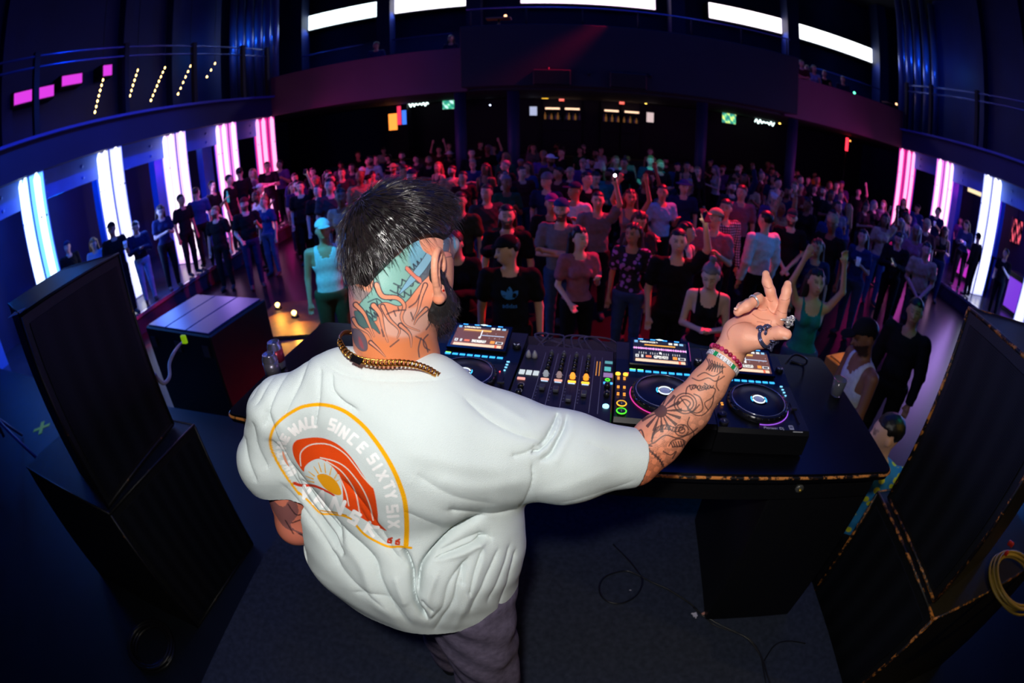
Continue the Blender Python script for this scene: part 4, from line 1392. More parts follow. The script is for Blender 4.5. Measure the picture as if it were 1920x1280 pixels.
# barrier between riser and crowd
struct('trim_70', MB().box((-1.39, 1.985, 0), (1.35, 2.06, 1.5), .01), m_black)
# ================================================================ the crowd
def skin_mat(name, c):
    if name in _M:
        return _M[name]
    m = mat(name, c, .5)
    nt = m.node_tree
    a = nt.nodes.new('ShaderNodeAttribute')
    a.attribute_name = 'Col'
    mx = nt.nodes.new('ShaderNodeMix')
    mx.data_type = 'RGBA'
    mx.blend_type = 'MULTIPLY'
    mx.inputs[0].default_value = 1
    mx.inputs[6].default_value = (*c, 1)
    nt.links.new(a.outputs['Color'], mx.inputs[7])
    nt.links.new(mx.outputs[2], nt.nodes['Principled BSDF'].inputs['Base Color'])
    return m


SKINS = [skin_mat('skin_light', srgb(226, 176, 150)), skin_mat('skin_medium', srgb(196, 140, 110)), skin_mat('skin_brown', srgb(140, 92, 66)), skin_mat('skin_pale', srgb(236, 196, 176))]


def rotz(P, a, c=(0, 0)):
    P = np.asarray(P, float).copy()
    ca, sa = math.cos(a), math.sin(a)
    x, y = P[..., 0] - c[0], P[..., 1] - c[1]
    P[..., 0], P[..., 1] = c[0] + x * ca - y * sa, c[1] + x * sa + y * ca
    return P


def figure(pose, fem=False, head_turn=0.0, nod=0.0, h=0.0115):
    """Meshes of one standing figure, feet at the origin, facing -y, 1.75 m tall: body, and the clothes as shapes a little outside it."""
    sw = .165 if fem else .195
    hx = .095
    k = .03
    Z = np.array([0, 0, 1.0])
    nd = nod

    def H(x, y, z):
        p = np.array([x, y, z])
        # nod about the neck, then turn
        c, s_ = math.cos(nd), math.sin(nd)
        q = p - (0, .01, 1.50)
        p = np.array([q[0], q[1] * c - q[2] * s_ * 1.0, q[1] * s_ + q[2] * c]) + (0, .01, 1.50)
        return rotz(p, head_turn)
    Rh = np.stack([rotz(np.array([1., 0, 0]), head_turn), rotz(np.array([0, math.cos(nd), math.sin(nd)]), head_turn), rotz(np.array([0, -math.sin(nd), math.cos(nd)]), head_turn)])
    head = [ell(H(0, .005, 1.645), (.076, .095, .095), Rh, k), ell(H(0, -.035, 1.60), (.058, .060, .085), Rh, .03), cone(H(0, -.09, 1.632), H(0, -.112, 1.602), .008, .012, .012),
            ell(H(-.028, -.092, 1.642), (.014, .01, .010), Rh, .012, True), ell(H(.028, -.092, 1.642), (.014, .01, .010), Rh, .012, True),
            cone(H(-.018, -.088, 1.565), H(.018, -.088, 1.565), .009, .009, .01),
            ell(H(.078, .005, 1.62), (.010, .018, .028), Rh, .008), ell(H(-.078, .005, 1.62), (.010, .018, .028), Rh, .008),
            cone(H(0, .012, 1.58), (0, .015, 1.43), .050, .056, .03)]
    shl, shr = np.array([-sw, .01, 1.405]), np.array([sw, .01, 1.405])
    W_ = {'down': [((-sw - .05, .03, 1.12), (-sw - .06, -.04, .87)), ((sw + .05, .03, 1.12), (sw + .06, -.04, .87))],
          'up_r': [((-sw - .05, .03, 1.12), (-sw - .03, -.10, .90)), ((sw + .08, -.08, 1.62), (sw + .02, -.16, 1.86))],
          'up_both': [((-sw - .09, -.08, 1.60), (-sw - .02, -.14, 1.85)), ((sw + .09, -.08, 1.62), (sw + .03, -.15, 1.88))],
          'drink': [((-sw - .05, .03, 1.12), (-sw + .02, -.18, 1.0)), ((sw + .05, .0, 1.13), (sw - .03, -.22, 1.26))],
          'cross': [((-sw - .05, -.04, 1.13), (.09, -.19, 1.17)), ((sw + .05, -.04, 1.13), (-.09, -.17, 1.20))],
          'phone': [((-sw - .04, -.02, 1.13), (-.05, -.27, 1.20)), ((sw + .04, -.02, 1.13), (.05, -.27, 1.20))],
          'joined': [((-sw - .05, .02, 1.13), (-.03, -.16, .92)), ((sw + .05, .02, 1.13), (.03, -.17, .92))]}[pose]
    arms, sleeves = [], []
    for s_, sh, (el_, wr) in ((-1, shl, W_[0]), (1, shr, W_[1])):
        el_, wr = np.array(el_), np.array(wr)
        ra = .040 if fem else .047
        arms += [cone(sh, el_, ra, ra * .8, .02), cone(el_, wr, ra * .82, ra * .55, .012)]
        d = nrm(wr - el_)
        up = nrm(np.cross(d, (s_, .2, 0.1)))
        sd = nrm(np.cross(d, up))
        arms += [cone(wr, wr + d * .06, .024, .030, .01)]
        for f_ in range(4):
            o = (f_ - 1.5) * .017
            b0 = wr + d * .07 + sd * o
            b1 = b0 + d * .045 + up * .005
            arms += [cone(b0, b1, .0105, .0095, .004), cone(b1, b1 + d * (.03 - .006 * abs(f_ - 1.2)) - up * .018, .0095, .0075, .004)]
        arms += [cone(wr + d * .03 + sd * .026, wr + d * .075 + sd * .050 - up * .012, .0115, .009, .006)]
        sleeves.append((sh, el_, wr, ra))
    if fem:
        trunk_ = [ell((0, .01, 1.30), (.145, .095, .17), None, .04), ell((-.065, -.07, 1.28), (.052, .05, .055), None, .04), ell((.065, -.07, 1.28), (.052, .05, .055), None, .04), ell((0, .005, 1.10), (.115, .085, .12), None, .05), ell((0, .015, .95), (.16, .11, .11), None, .05)]
    else:
        trunk_ = [ell((0, .01, 1.29), (.175, .11, .18), None, .04), ell((0, 0, 1.08), (.15, .105, .14), None, .05), ell((0, .01, .95), (.155, .11, .11), None, .05)]
    trunk_ += [cone(shl + (.03, 0, .0), shr - (.03, 0, .0), .052, .052, .05)]
    legs = []
    for s_ in (-1, 1):
        legs += [cone((s_ * hx, .01, .90), (s_ * (hx + .01), -.005, .49), .085 if not fem else .088, .055, .03), cone((s_ * (hx + .01), -.005, .49), (s_ * (hx + .015), .03, .09), .056, .036, .02)]
    feet = [[cone((s_ * (hx + .015), .03, .055), (s_ * (hx + .035), -.12, .04), .042, .036, .02)] for s_ in (-1, 1)]
    pr = trunk_ + legs + arms + head
    V, Q = nets(pr, (-.6, -.45, .05), (.6, .35, 2.1), h, B=12)
    # brows, eyes, mouth: darker colour on the face
    hv = rotz(V, -head_turn) - (0, .01, 1.50)
    c, s_ = math.cos(-nd), math.sin(-nd)
    hv = np.stack([hv[:, 0], hv[:, 1] * c - hv[:, 2] * s_, hv[:, 1] * s_ + hv[:, 2] * c], 1) + (0, .01, 1.50)
    C = np.ones((len(V), 3))
    f = hv[:, 1] < -.055
    eye = f & (np.abs(np.abs(hv[:, 0]) - .029) < .015) & (np.abs(hv[:, 2] - 1.643) < .008)
    brow = f & (np.abs(np.abs(hv[:, 0]) - .030) < .020) & (np.abs(hv[:, 2] - 1.664) < .007)
    C[brow] = .55
    C[eye] = .42
    C[f & (np.abs(hv[:, 0]) < .022) & (np.abs(hv[:, 2] - 1.566) < .006)] = (.75, .35, .35)
    lips = C.copy()
    beard = (hv[:, 1] < .0) & (hv[:, 2] < 1.60) & (hv[:, 2] > 1.50) & ~(f & (np.abs(hv[:, 0]) < .02) & (np.abs(hv[:, 2] - 1.566) < .008))
    CB = C.copy()
    CB[beard & (hv[:, 2] < 1.585 + np.abs(hv[:, 0]) * .4)] = .16
    out = {'body': mesh_np('body', V, Q, None, C), 'body_beard': mesh_np('body', V, Q, None, CB)}

    def grow(prims, lo, hi, post, hh=h):
        V, Q = nets(prims, lo, hi, hh, post, B=12)
        return V, Q
    G = .009
    infl = lambda D: D - G
    tors = trunk_ + [cone(a, b * .6 + a * .4, r + .008, r + .014, .03) for a, b, _, r in sleeves]
    wrk = lambda P: .004 * np.sin(P[:, 2] * 60 + P[:, 0] * 25) * np.sin(P[:, 0] * 40 + P[:, 1] * 30)
    neckcut = lambda P, D, r=.075, zz=1.43: np.maximum(D, np.minimum(r - np.hypot(P[:, 0], P[:, 1] + .01), P[:, 2] - zz + .2) * (P[:, 2] > zz - .02) + np.where(P[:, 2] > zz - .02, 0, -1))

    def tee(P, D):
        D = infl(D) + wrk(P)
        D = np.maximum(D, .86 - P[:, 2])
        return neckcut(P, D)
    out['tee'] = mesh_np('top', *grow(tors, (-.5, -.35, .8), (.5, .3, 1.75), tee))
    full = trunk_ + [p for a, b, w, r in sleeves for p in (cone(a, b, r + .014, r + .012, .03), cone(b, w, r * .82 + .012, r * .6 + .012, .02))]
    out['long_sleeve'] = mesh_np('top', *grow(full, (-.6, -.4, .8), (.6, .3, 2.0), tee))

    def tank(P, D):
        D = infl(D) * 1.0 + .004
        D = np.maximum(D, (.86 if not fem else .93) - P[:, 2])
        D = np.maximum(D, np.where(P[:, 2] > 1.27, np.abs(P[:, 0]) - (.125 if not fem else .105), -1))
        return neckcut(P, D, .085, 1.36)
    out['tank'] = mesh_np('top', *grow(trunk_, (-.5, -.35, .8), (.5, .3, 1.6), tank))

    def pants(P, D):
        return np.maximum(np.maximum(D - .012 + wrk(P) * .6, P[:, 2] - .97), .07 - P[:, 2])
    out['trousers'] = mesh_np('trousers', *grow(trunk_[-2:-1] + [ell((0, .012, .93), (.155, .108, .10), None, .04)] + legs, (-.3, -.3, .0), (.3, .3, 1.05), pants))
    out['shorts'] = mesh_np('trousers', *grow(trunk_[-2:-1] + [ell((0, .012, .93), (.155, .108, .10), None, .04)] + legs, (-.3, -.3, .0), (.3, .3, 1.05), lambda P, D: np.maximum(np.maximum(D - .022, P[:, 2] - .97), .52 - P[:, 2])))
    for i, f_ in enumerate(feet):
        out['shoe%d' % i] = mesh_np('shoe', *nets(f_, (-.25, -.25, 0), (.25, .15, .15), h, lambda P, D: np.maximum(D, .004 - P[:, 2]), B=12))
    hr = [ell(H(0, .018, 1.668), (.083, .098, .088), Rh, .02)]

    def cap_(P):
        return (P - H(0, .012, 1.65)) @ Rh.T
    def short(P, D):
        q = cap_(P)
        return np.maximum(D + .0035 * np.sin(P[:, 0] * 120) * np.sin(P[:, 1] * 130) * np.sin(P[:, 2] * 110), np.where(q[:, 1] < -.03, .045 - q[:, 2], np.where(q[:, 1] < .02, .012 - q[:, 2], -.055 - q[:, 2])))
    out['hair_short'] = mesh_np('hair', *nets(hr, (-.2, -.25, 1.45), (.2, .25, 1.85), .010, short, B=12))
    lh = hr + [cone(H(-.06, .05, 1.64), (-.10, .06, 1.33), .045, .045, .04), cone(H(.06, .05, 1.64), (.10, .06, 1.33), .045, .045, .04), cone(H(0, .07, 1.62), (0, .11, 1.25), .06, .05, .05)]
    def lng(P, D):
        q = cap_(P)
        return np.maximum(D + .005 * np.sin(P[:, 0] * 120), np.where((q[:, 1] < -.02) & (q[:, 2] > -.2), .042 - q[:, 2], -1))
    out['hair_long'] = mesh_np('hair', *nets(lh, (-.25, -.25, 1.15), (.25, .3, 1.85), .011, lng, B=12))
    bn = hr + [ell(H(0, .06, 1.775), (.035, .035, .032), Rh, .01)]
    out['hair_bun'] = mesh_np('hair', *nets(bn, (-.2, -.25, 1.45), (.2, .25, 1.9), .011, short, B=12))
    cp = [ell(H(0, .005, 1.672), (.088, .106, .092), Rh, .01)]
    for back in (0, 1):
        sgn = 1 if back else -1
        bill = [ell(H(0, sgn * .135, 1.690), (.066, .062, .010), Rh, .01)]
        def capf(P, D, sgn=sgn):
            return np.maximum(D, -(cap_(P)[:, 2] - .030 + .25 * 0))
        V1, Q1 = nets(cp, (-.3, -.35, 1.45), (.3, .35, 1.9), .010, capf, B=12)
        V2, Q2 = nets(bill, (-.35, -.4, 1.45), (.35, .4, 1.9), .008, None, B=12)
        out['cap_back' if back else 'cap'] = (mesh_np('cap_crown', V1, Q1), mesh_np('cap_brim', V2, Q2))
    bk = [ell(H(0, .005, 1.69), (.090, .105, .085), Rh, .01), ell(H(0, .0, 1.690), (.150, .165, .014), Rh, .02)]
    out['bucket'] = mesh_np('hat', *nets(bk, (-.3, -.35, 1.45), (.3, .35, 1.9), .010, lambda P, D: np.maximum(D, .022 - cap_(P)[:, 2]), B=12))
    out['beanie'] = mesh_np('beanie', *nets([ell(H(0, .01, 1.68), (.090, .108, .10), Rh, .01)], (-.3, -.35, 1.45), (.3, .35, 1.9), .010, lambda P, D: np.maximum(D, .012 - cap_(P)[:, 2]), B=12))
    for v in out.values():
        for me in (v if isinstance(v, tuple) else (v,)):
            if not me.materials:
                me.materials.append(None)
    return out


KINDS_ = [('down', False, .2, 0), ('down', True, -.3, .05), ('drink', False, -.5, 0), ('drink', True, .35, 0), ('cross', False, .1, 0), ('phone', False, .0, .35), ('phone', True, -.15, .4), ('up_r', False, .0, -.05), ('up_both', True, .1, -.05),
          ('joined', False, -.1, .1), ('down', False, -1.15, .15), ('down', False, -.7, 0), ('up_r', True, -.4, 0)]
FIG = [figure(*k_) for k_ in KINDS_]
CLOTH = {n: mat('cloth_' + n.replace(' ', '_'), srgb(*c), .85, noise=.12, nscale=30, spec=.15) for n, c in {
    'black': (22, 22, 26), 'white': (215, 215, 220), 'grey': (120, 118, 125), 'dark grey': (60, 60, 66), 'navy': (30, 40, 80), 'blue': (36, 62, 120), 'red': (120, 34, 40), 'maroon': (74, 30, 38), 'green': (36, 80, 62), 'olive': (66, 66, 48),
    'yellow': (215, 175, 50), 'pink': (160, 100, 120), 'purple': (100, 60, 140), 'beige': (190, 165, 130), 'teal': (40, 130, 130), 'denim': (60, 80, 120), 'light blue': (130, 170, 215)}.items()}
HAIRM = {n: mat('crowd_hair_' + n, srgb(*c), .45) for n, c in {'black': (18, 15, 15), 'brown': (62, 40, 28), 'blond': (150, 115, 70), 'grey': (130, 120, 130)}.items()}


def pattern_mat(name, kind, a, b, sc):
    if name in _M:
        return _M[name]
    m = mat(name, a, .8)
    nt = m.node_tree
    N, L = nt.nodes, nt.links
    tc = N.new('ShaderNodeTexCoord')
    mx = N.new('ShaderNodeMix')
    mx.data_type = 'RGBA'
    mx.inputs[6].default_value = (*a, 1)
    mx.inputs[7].default_value = (*b, 1)
    if kind == 'plaid':
        outs = []
        for ax_ in ('X', 'Z'):
            w = N.new('ShaderNodeTexWave')
            w.bands_direction = ax_
            w.inputs['Scale'].default_value = sc
            L.new(tc.outputs['Object'], w.inputs['Vector'])
            outs.append(w)
        ml = N.new('ShaderNodeMath')
        ml.operation = 'MULTIPLY'
        L.new(outs[0].outputs['Fac'], ml.inputs[0])
        L.new(outs[1].outputs['Fac'], ml.inputs[1])
        src = ml.outputs[0]
    else:
        v = N.new('ShaderNodeTexVoronoi')
        v.inputs['Scale'].default_value = sc
        L.new(tc.outputs['Object'], v.inputs['Vector'])
        r = N.new('ShaderNodeMapRange')
        r.inputs['From Min'].default_value = .42
        r.inputs['From Max'].default_value = .36
        L.new(v.outputs['Distance'], r.inputs['Value'])
        src = r.outputs[0]
    L.new(src, mx.inputs[0])
    L.new(mx.outputs[2], N['Principled BSDF'].inputs['Base Color'])
    return m


CLOTH['plaid'] = pattern_mat('cloth_plaid', 'plaid', srgb(20, 22, 34), srgb(210, 205, 215), 9)
CLOTH['floral'] = pattern_mat('cloth_floral', 'spots', srgb(20, 18, 34), srgb(170, 120, 210), 16)
CLOTH['lemon'] = pattern_mat('cloth_lemon', 'spots', srgb(40, 140, 200), srgb(225, 230, 50), 17)
used_pos = []


def add_part(name, me, m, parent):
    o = bpy.data.objects.new(name, me)
    COL.objects.link(o)
    o.parent = parent
    if len(o.material_slots):
        o.material_slots[0].link = 'OBJECT'
        o.material_slots[0].material = m
    return o


def person(loc, kind, label, top=('tee', 'black'), legs=('trousers', 'black'), hair=('hair_short', 'black'), skin=0, face=0.0, height=1.75, beard=False, hat=None, group=None, shoes=True):
    """FACE: 0 looks at the stage, positive turns to the photo's left."""
    F_ = FIG[kind]
    yaw = math.atan2(loc[0], loc[1])
    e = empty('person', tuple(loc), -yaw * .6 - face, label, 'person', group)
    sc = height / 1.75
    e.scale = (sc, sc, sc)
    add_part('body', F_['body_beard' if beard else 'body'], SKINS[skin], e)
    add_part({'tee': 't_shirt', 'long_sleeve': 'long_sleeved_shirt', 'tank': 'tank_top'}[top[0]], F_[top[0]], CLOTH[top[1]], e)
    add_part(legs[0], F_[legs[0]], CLOTH[legs[1]], e)
    if hair:
        add_part('hair', F_[hair[0]], HAIRM[hair[1]], e)
    if hat:
        if hat[0].startswith('cap'):
            c_ = add_part('cap', F_[hat[0]][0], CLOTH[hat[1]], e)
            add_part('cap_brim', F_[hat[0]][1], CLOTH[hat[1]], c_)
        else:
            add_part('hat', F_[hat[0]], CLOTH[hat[1]], e)
    if shoes:
        for i in (0, 1):
            add_part('shoe', F_['shoe%d' % i], CLOTH['dark grey'], e)
    used_pos.append((loc[0], loc[1]))
    return e


def at_head(x, y, h=1.75, base=0.0, Y=None):
    p = pz(x, y, base + h)
    if p[1] > 15.5 or p[2] < 0 or p[1] < 0:
        p = py(x, y, 15.0)
        if p[0] > 9.0:
            p = px(x, y, 9.0)
    q = np.array([p[0], p[1], base])
    for _ in range(30):                                  # keep a step between neighbours
        moved = False
        for a, b in used_pos:
            dx, dy = q[0] - a, q[1] - b
            d = math.hypot(dx, dy)
            if d < .62:
                q[0] += (dx / (d + 1e-6)) * (.64 - d)
                q[1] += (dy / (d + 1e-6)) * (.64 - d) + .01
                moved = True
        if not moved:
            break
    return q


def held(e, pt):
    """World position of a point given in a person's own frame."""
    a, sc = e.rotation_euler[2], e.scale[0]
    x, y = pt[0] * sc, pt[1] * sc
    return np.array([e.location[0] + x * math.cos(a) - y * math.sin(a), e.location[1] + x * math.sin(a) + y * math.cos(a), e.location[2] + pt[2] * sc])


who = {}


T, K2, L_ = 'tee', 'long_sleeve', 'trousers'
S_, LG, BU = 'hair_short', 'hair_long', 'hair_bun'
# ---- people the photo shows clearly
logo_man = person(at_head(955, 441, 1.76), 10, 'man in black cap and black tee with blue trefoil logo, nearest behind the decks', (T, 'black'), (L_, 'black'), (S_, 'black'), 0, .0, 1.76, hat=('cap', 'black'))
people = [
    (889, 436, 1.72, 6, 'dark-haired person in black looking down, left of the trefoil tee', (K2, 'black'), (S_, 'brown'), 0, None, .2, False),
    (950, 384, 1.78, 0, 'man in black tee behind the trefoil tee, beside the grey tee', (T, 'black'), (S_, 'black'), 0, None, .1, True),
    (1005, 376, 1.80, 4, 'bearded man in grey tee with arms folded and a blue cap', (T, 'grey'), (S_, 'brown'), 0, ('cap_back', 'blue'), .25, True),
    (1063, 372, 1.74, 0, 'person in black tee and purple cap right of the grey tee', (T, 'black'), (S_, 'black'), 1, ('cap', 'purple'), .1, False),
    (1088, 425, 1.66, 3, 'long dark-haired woman in pink sleeves holding a drink before the floor gap', (T, 'pink'), (LG, 'black'), 3, None, -.3, False),
    (1152, 432, 1.66, 1, 'woman in purple flowered top in the middle of the front rows', (T, 'floral'), (LG, 'brown'), 1, None, .2, False),
    (1192, 408, 1.68, 6, 'woman with very long straight hair in a dark top, looking at her phone', (T, 'dark grey'), (LG, 'brown'), 0, None, -.2, False),
    (1252, 416, 1.66, 3, 'woman in black tank top turned to the beige cap', ('tank', 'black'), (LG, 'black'), 3, None, -.9, False),
    (1303, 398, 1.76, 2, 'man in pink tee and beige cap right of the bare-shouldered woman', (T, 'pink'), (S_, 'brown'), 0, ('cap', 'beige'), .5, False),
    (1346, 384, 1.80, 11, 'tall person in black and white checked shirt', (K2, 'plaid'), (S_, 'black'), 1, None, -.4, False),
    (1414, 390, 1.80, 0, 'person in white long-sleeved shirt right of the checked shirt', (K2, 'white'), (S_, 'black'), 0, None, 2.6, False),
    (1338, 487, 1.66, 6, 'person in black tank top with grey hair close to the raised hand', ('tank', 'black'), (BU, 'grey'), 3, None, .1, False),
    (1283, 338, 1.74, 0, 'person in a blue bucket hat behind the beige cap', (T, 'navy'), (S_, 'black'), 0, ('bucket', 'blue'), 0, False),
    (1243, 346, 1.76, 2, 'person in light blue tee left of the bucket hat', (T, 'light blue'), (S_, 'black'), 1, None, -.4, False),
    (1172, 356, 1.74, 8, 'woman throwing both hands up in the middle of the crowd', ('tank', 'grey'), (LG, 'brown'), 1, None, 0, False),
    (1487, 392, 1.76, 9, 'man in cap and black tee with joined hands, right of the white shirt', (T, 'black'), (S_, 'black'), 0, ('cap', 'dark grey'), .1, True),
    (1535, 447, 1.66, 1, 'woman in dark top above the green-lit arms', (T, 'navy'), (LG, 'brown'), 1, None, .1, False),
    (1562, 392, 1.72, 2, 'person in blue tee left of the right barrier', (T, 'blue'), (S_, 'black'), 1, None, .6, False),
    (1536, 505, 1.70, 8, 'woman in teal top with arms raised into the green light', ('tank', 'teal'), (LG, 'black'), 0, None, .0, False),
    (1620, 430, 1.70, 3, 'woman in blue top with a drink near the right barrier', (T, 'blue'), (LG, 'black'), 3, None, .7, False),
    (1688, 433, 1.72, 5, 'person lit by a phone held low near the right pillars', (K2, 'black'), (S_, 'black'), 0, None, .3, False),
    (1528, 322, 1.78, 0, 'man in yellow tee in the right half of the far crowd', (T, 'yellow'), (S_, 'black'), 1, None, -.2, False),
    (1487, 318, 1.80, 11, 'broad person in grey tee left of the yellow tee', (T, 'grey'), (S_, 'grey'), 0, None, 2.8, False),
    (1557, 340, 1.70, 3, 'woman in teal tee right of the yellow tee', (T, 'teal'), (LG, 'blond'), 0, None, .3, False),
    (1578, 318, 1.78, 2, 'man in purple tee and cap behind the teal tee', (T, 'purple'), (S_, 'black'), 0, ('cap', 'purple'), .2, False),
    (1613, 333, 1.76, 7, 'man in black tee with one arm up near the far right pillar', (T, 'black'), (S_, 'black'), 3, None, .2, False),
    (1661, 346, 1.70, 1, 'woman in pink top just left of the far right pillar', (T, 'pink'), (LG, 'blond'), 3, None, .3, False),
    (603, 411, 1.78, 0, 'man in bright white tank top and white cap lit cyan, left of the DJ', ('tank', 'white'), (S_, 'black'), 1, ('cap', 'white'), -.1, False),
    (486, 345, 1.72, 3, 'woman in white cap and red top by the left platform', (T, 'red'), (S_, 'brown'), 0, ('cap_back', 'white'), -1.0, False),
    (640, 315, 1.76, 4, 'man in dark grey tee with folded arms behind the white tank top', (T, 'dark grey'), (S_, 'brown'), 0, None, -.1, False),
    (552, 325, 1.76, 0, 'person in blue tee between the red top and the folded arms', (T, 'blue'), (S_, 'black'), 0, None, -.3, False),
    (822, 256, 1.74, 8, 'person far back with both arms up, left of the gap before the bar', (T, 'maroon'), (S_, 'black'), 0, None, 0, False),
    (925, 272, 1.76, 7, 'person in blue tee with an arm raised over the head, above the black tees', (T, 'blue'), (S_, 'black'), 0, None, .2, False),
    (1127, 270, 1.72, 2, 'person lit teal in the far middle of the floor', (T, 'white'), (S_, 'brown'), 0, None, -.9, False),
    (1101, 272, 1.70, 1, 'woman lit teal beside the far middle figure', (T, 'green'), (LG, 'brown'), 0, None, .4, False),
    (862, 360, 1.76, 0, 'person in olive tee just right of the DJ hair', (T, 'olive'), (S_, 'brown'), 0, None, .3, False),
    (912, 345, 1.76, 11, 'broad person in dark grey tee behind the olive tee', (T, 'dark grey'), (S_, 'brown'), 0, None, -.4, False),
    (1025, 325, 1.78, 2, 'man with grey cap and navy tee lit red from behind', (T, 'navy'), (S_, 'black'), 0, ('beanie', 'grey'), .3, False),
    (1101, 322, 1.80, 0, 'tall man in black tee edged by red light in the middle', (T, 'black'), (S_, 'black'), 0, None, -.5, False),
    (1047, 313, 1.74, 11, 'person in maroon tee left of the tall red-edged man', (T, 'maroon'), (S_, 'black'), 1, None, .5, False),
]
# phones, cups and bottles that shine
phone_m = led('phone_glow', (.75, .85, 1.0), 2.2)


def phone(c, yaw, lab, m=phone_m):
    e = empty('phone', tuple(c), yaw, lab, 'phone')
    MB().box((-.036, -.004, -.075), (.036, .004, .075), .003).build('phone_body', m_black, e)
    MB().box((-.033, .0045, -.071), (.033, .0055, .071)).build('screen', m, e)
    e.rotation_euler = (math.radians(-50), 0, yaw)
    return e


HAND_R, HANDS_F = (.190, -.215, 1.955), (.0, -.335, 1.27)


def raised(x, y, lab, top, glow):
    p = pz(x, y, 1.955)
    a = -math.atan2(p[0], p[1]) * .6
    c = np.array([p[0] - (HAND_R[0] * math.cos(a) - HAND_R[1] * math.sin(a)), p[1] - (HAND_R[0] * math.sin(a) + HAND_R[1] * math.cos(a)), 0])
    e = person(c, 7, lab, (T, top), (L_, 'black'), (S_, 'black'), 0, 0, 1.75)
    return e, held(e, HAND_R)


e_, q_ = raised(1320, 403, 'person in black holding up a bright phone left of the checked shirt', 'black', None)
phone(q_ + (0, -.02, .0), .2, 'brightly lit phone held up left of the checked shirt', led('phone_white', (1, .95, .8), 3))
e_, q_ = raised(573, 321, 'person in black holding up a small phone left of the DJ hair', 'black', None)
phone(q_ + (0, -.02, .0), .3, 'small white-lit phone in the crowd left of the DJ')
e_, q_ = raised(1152, 336, 'person in grey holding up a violet point of light mid-crowd', 'grey', None)
e = empty('torch', tuple(q_ + (0, -.01, .05)), 0, 'bright violet-white point of light held up mid-crowd', 'light')
MB().lathe((0, 0, 0), [(.003, -.02), (.018, -.01), (.02, .0), (.014, .014), (.003, .02)], 12).build('bulb', led('torch_glow', (.9, .8, 1), 9), e)
MB().lathe((0, 0, -.07), [(.012, 0), (.012, .05)], 10).build('torch_grip', m_black, e)
for (x, y, h_, kd, lab, top, hair, sk, hat, fc, bd) in people:
    lg = (L_, 'black') if x % 3 else (L_, 'denim')
    if x in (603, 486):
        lg = ('shorts', 'olive') if x == 603 else ('shorts', 'black')
    who[x] = person(at_head(x, y, h_), kd, lab, top, lg, hair, sk, fc, h_, bd, hat)
plat = [
    (207, 417, 1.76, 2, 'man in cap raising a can before the white left pillar', (T, 'black'), (S_, 'black'), 1, ('cap', 'black'), -.6, -7.12),
    (124, 452, 1.74, 11, 'man in cap turned backwards left of the silhouette with the can', (K2, 'black'), (S_, 'black'), 0, ('cap_back', 'navy'), -.8, -8.5),
    (178, 468, 1.60, 6, 'person with pale blond hair close behind the left top speaker', (T, 'light blue'), (LG, 'blond'), 3, None, -.4, -7.6),
    (262, 468, 1.70, 5, 'dark figure in light blue jeans beside the left top speaker', (K2, 'navy'), (S_, 'black'), 0, None, -.5, -7.12),
    (298, 383, 1.70, 6, 'woman in dark top left of the blue-backed person on the platform', (T, 'navy'), (LG, 'brown'), 0, None, -.6, -7.0),
    (338, 364, 1.76, 0, 'dark silhouette before the lilac left pillar', (T, 'black'), (S_, 'black'), 1, None, -.9, -7.1),
    (356, 378, 1.72, 11, 'person in blue tee with the back to the stage on the left platform', (T, 'blue'), (S_, 'brown'), 0, None, 2.6, -7.1),
    (392, 372, 1.74, 2, 'person in black tee holding a green bottle on the left platform', (T, 'black'), (S_, 'black'), 0, None, -1.2, -7.1),
    (421, 328, 1.76, 0, 'dark silhouette leaning in before the pink left pillar', (T, 'black'), (S_, 'black'), 0, None, -1.3, -7.0),
    (441, 321, 1.84, 11, 'tall dark silhouette before the pink left pillar', (K2, 'black'), (S_, 'black'), 0, None, 2.4, -7.1),
    (461, 316, 1.72, 3, 'woman lit pink right of the tall silhouette', (T, 'pink'), (LG, 'blond'), 3, None, .9, -7.1),
    (500, 303, 1.76, 4, 'dark silhouette before the far left hot pink pillar', (T, 'black'), (S_, 'black'), 0, None, -.2, -7.1),
    (523, 300, 1.74, 2, 'person in purple tee right of the far left pillar', (T, 'purple'), (S_, 'brown'), 0, None, .2, -7.1),
    (1760, 388, 1.76, 2, 'dark-clothed man leaning on the counter before the magenta right pillar', (T, 'navy'), (S_, 'black'), 0, None, .9, 9.86),
    (1692, 398, 1.72, 3, 'dark silhouette before the far right hot pink pillar', (T, 'black'), (LG, 'black'), 0, None, .4, 9.95),
    (1718, 405, 1.78, 11, 'person in blue shirt between the two pink right pillars', (K2, 'blue'), (S_, 'black'), 1, ('cap', 'black'), .8, 9.86),
    (1835, 441, 1.80, 11, 'dark silhouette with hood before the lavender right pillar', (K2, 'black'), (S_, 'black'), 0, ('beanie', 'black'), 2.5, 9.86),
    (1815, 459, 1.72, 6, 'long-haired person in blue denim jacket and glasses on the right platform', (K2, 'denim'), (LG, 'brown'), 3, None, .6, 9.95),
    (1886, 476, 1.78, 2, 'man in purple-edged black tee by the violet counter', (T, 'black'), (S_, 'black'), 0, None, .8, 9.76),
    (1801, 420, 1.72, 3, 'woman at the counter between the pink and lavender right pillars', (T, 'purple'), (LG, 'black'), 0, None, .5, 12.3),
    (1783, 405, 1.74, 0, 'person in maroon tee behind the man leaning on the counter', (T, 'maroon'), (S_, 'black'), 1, None, .4, 12.3),
]
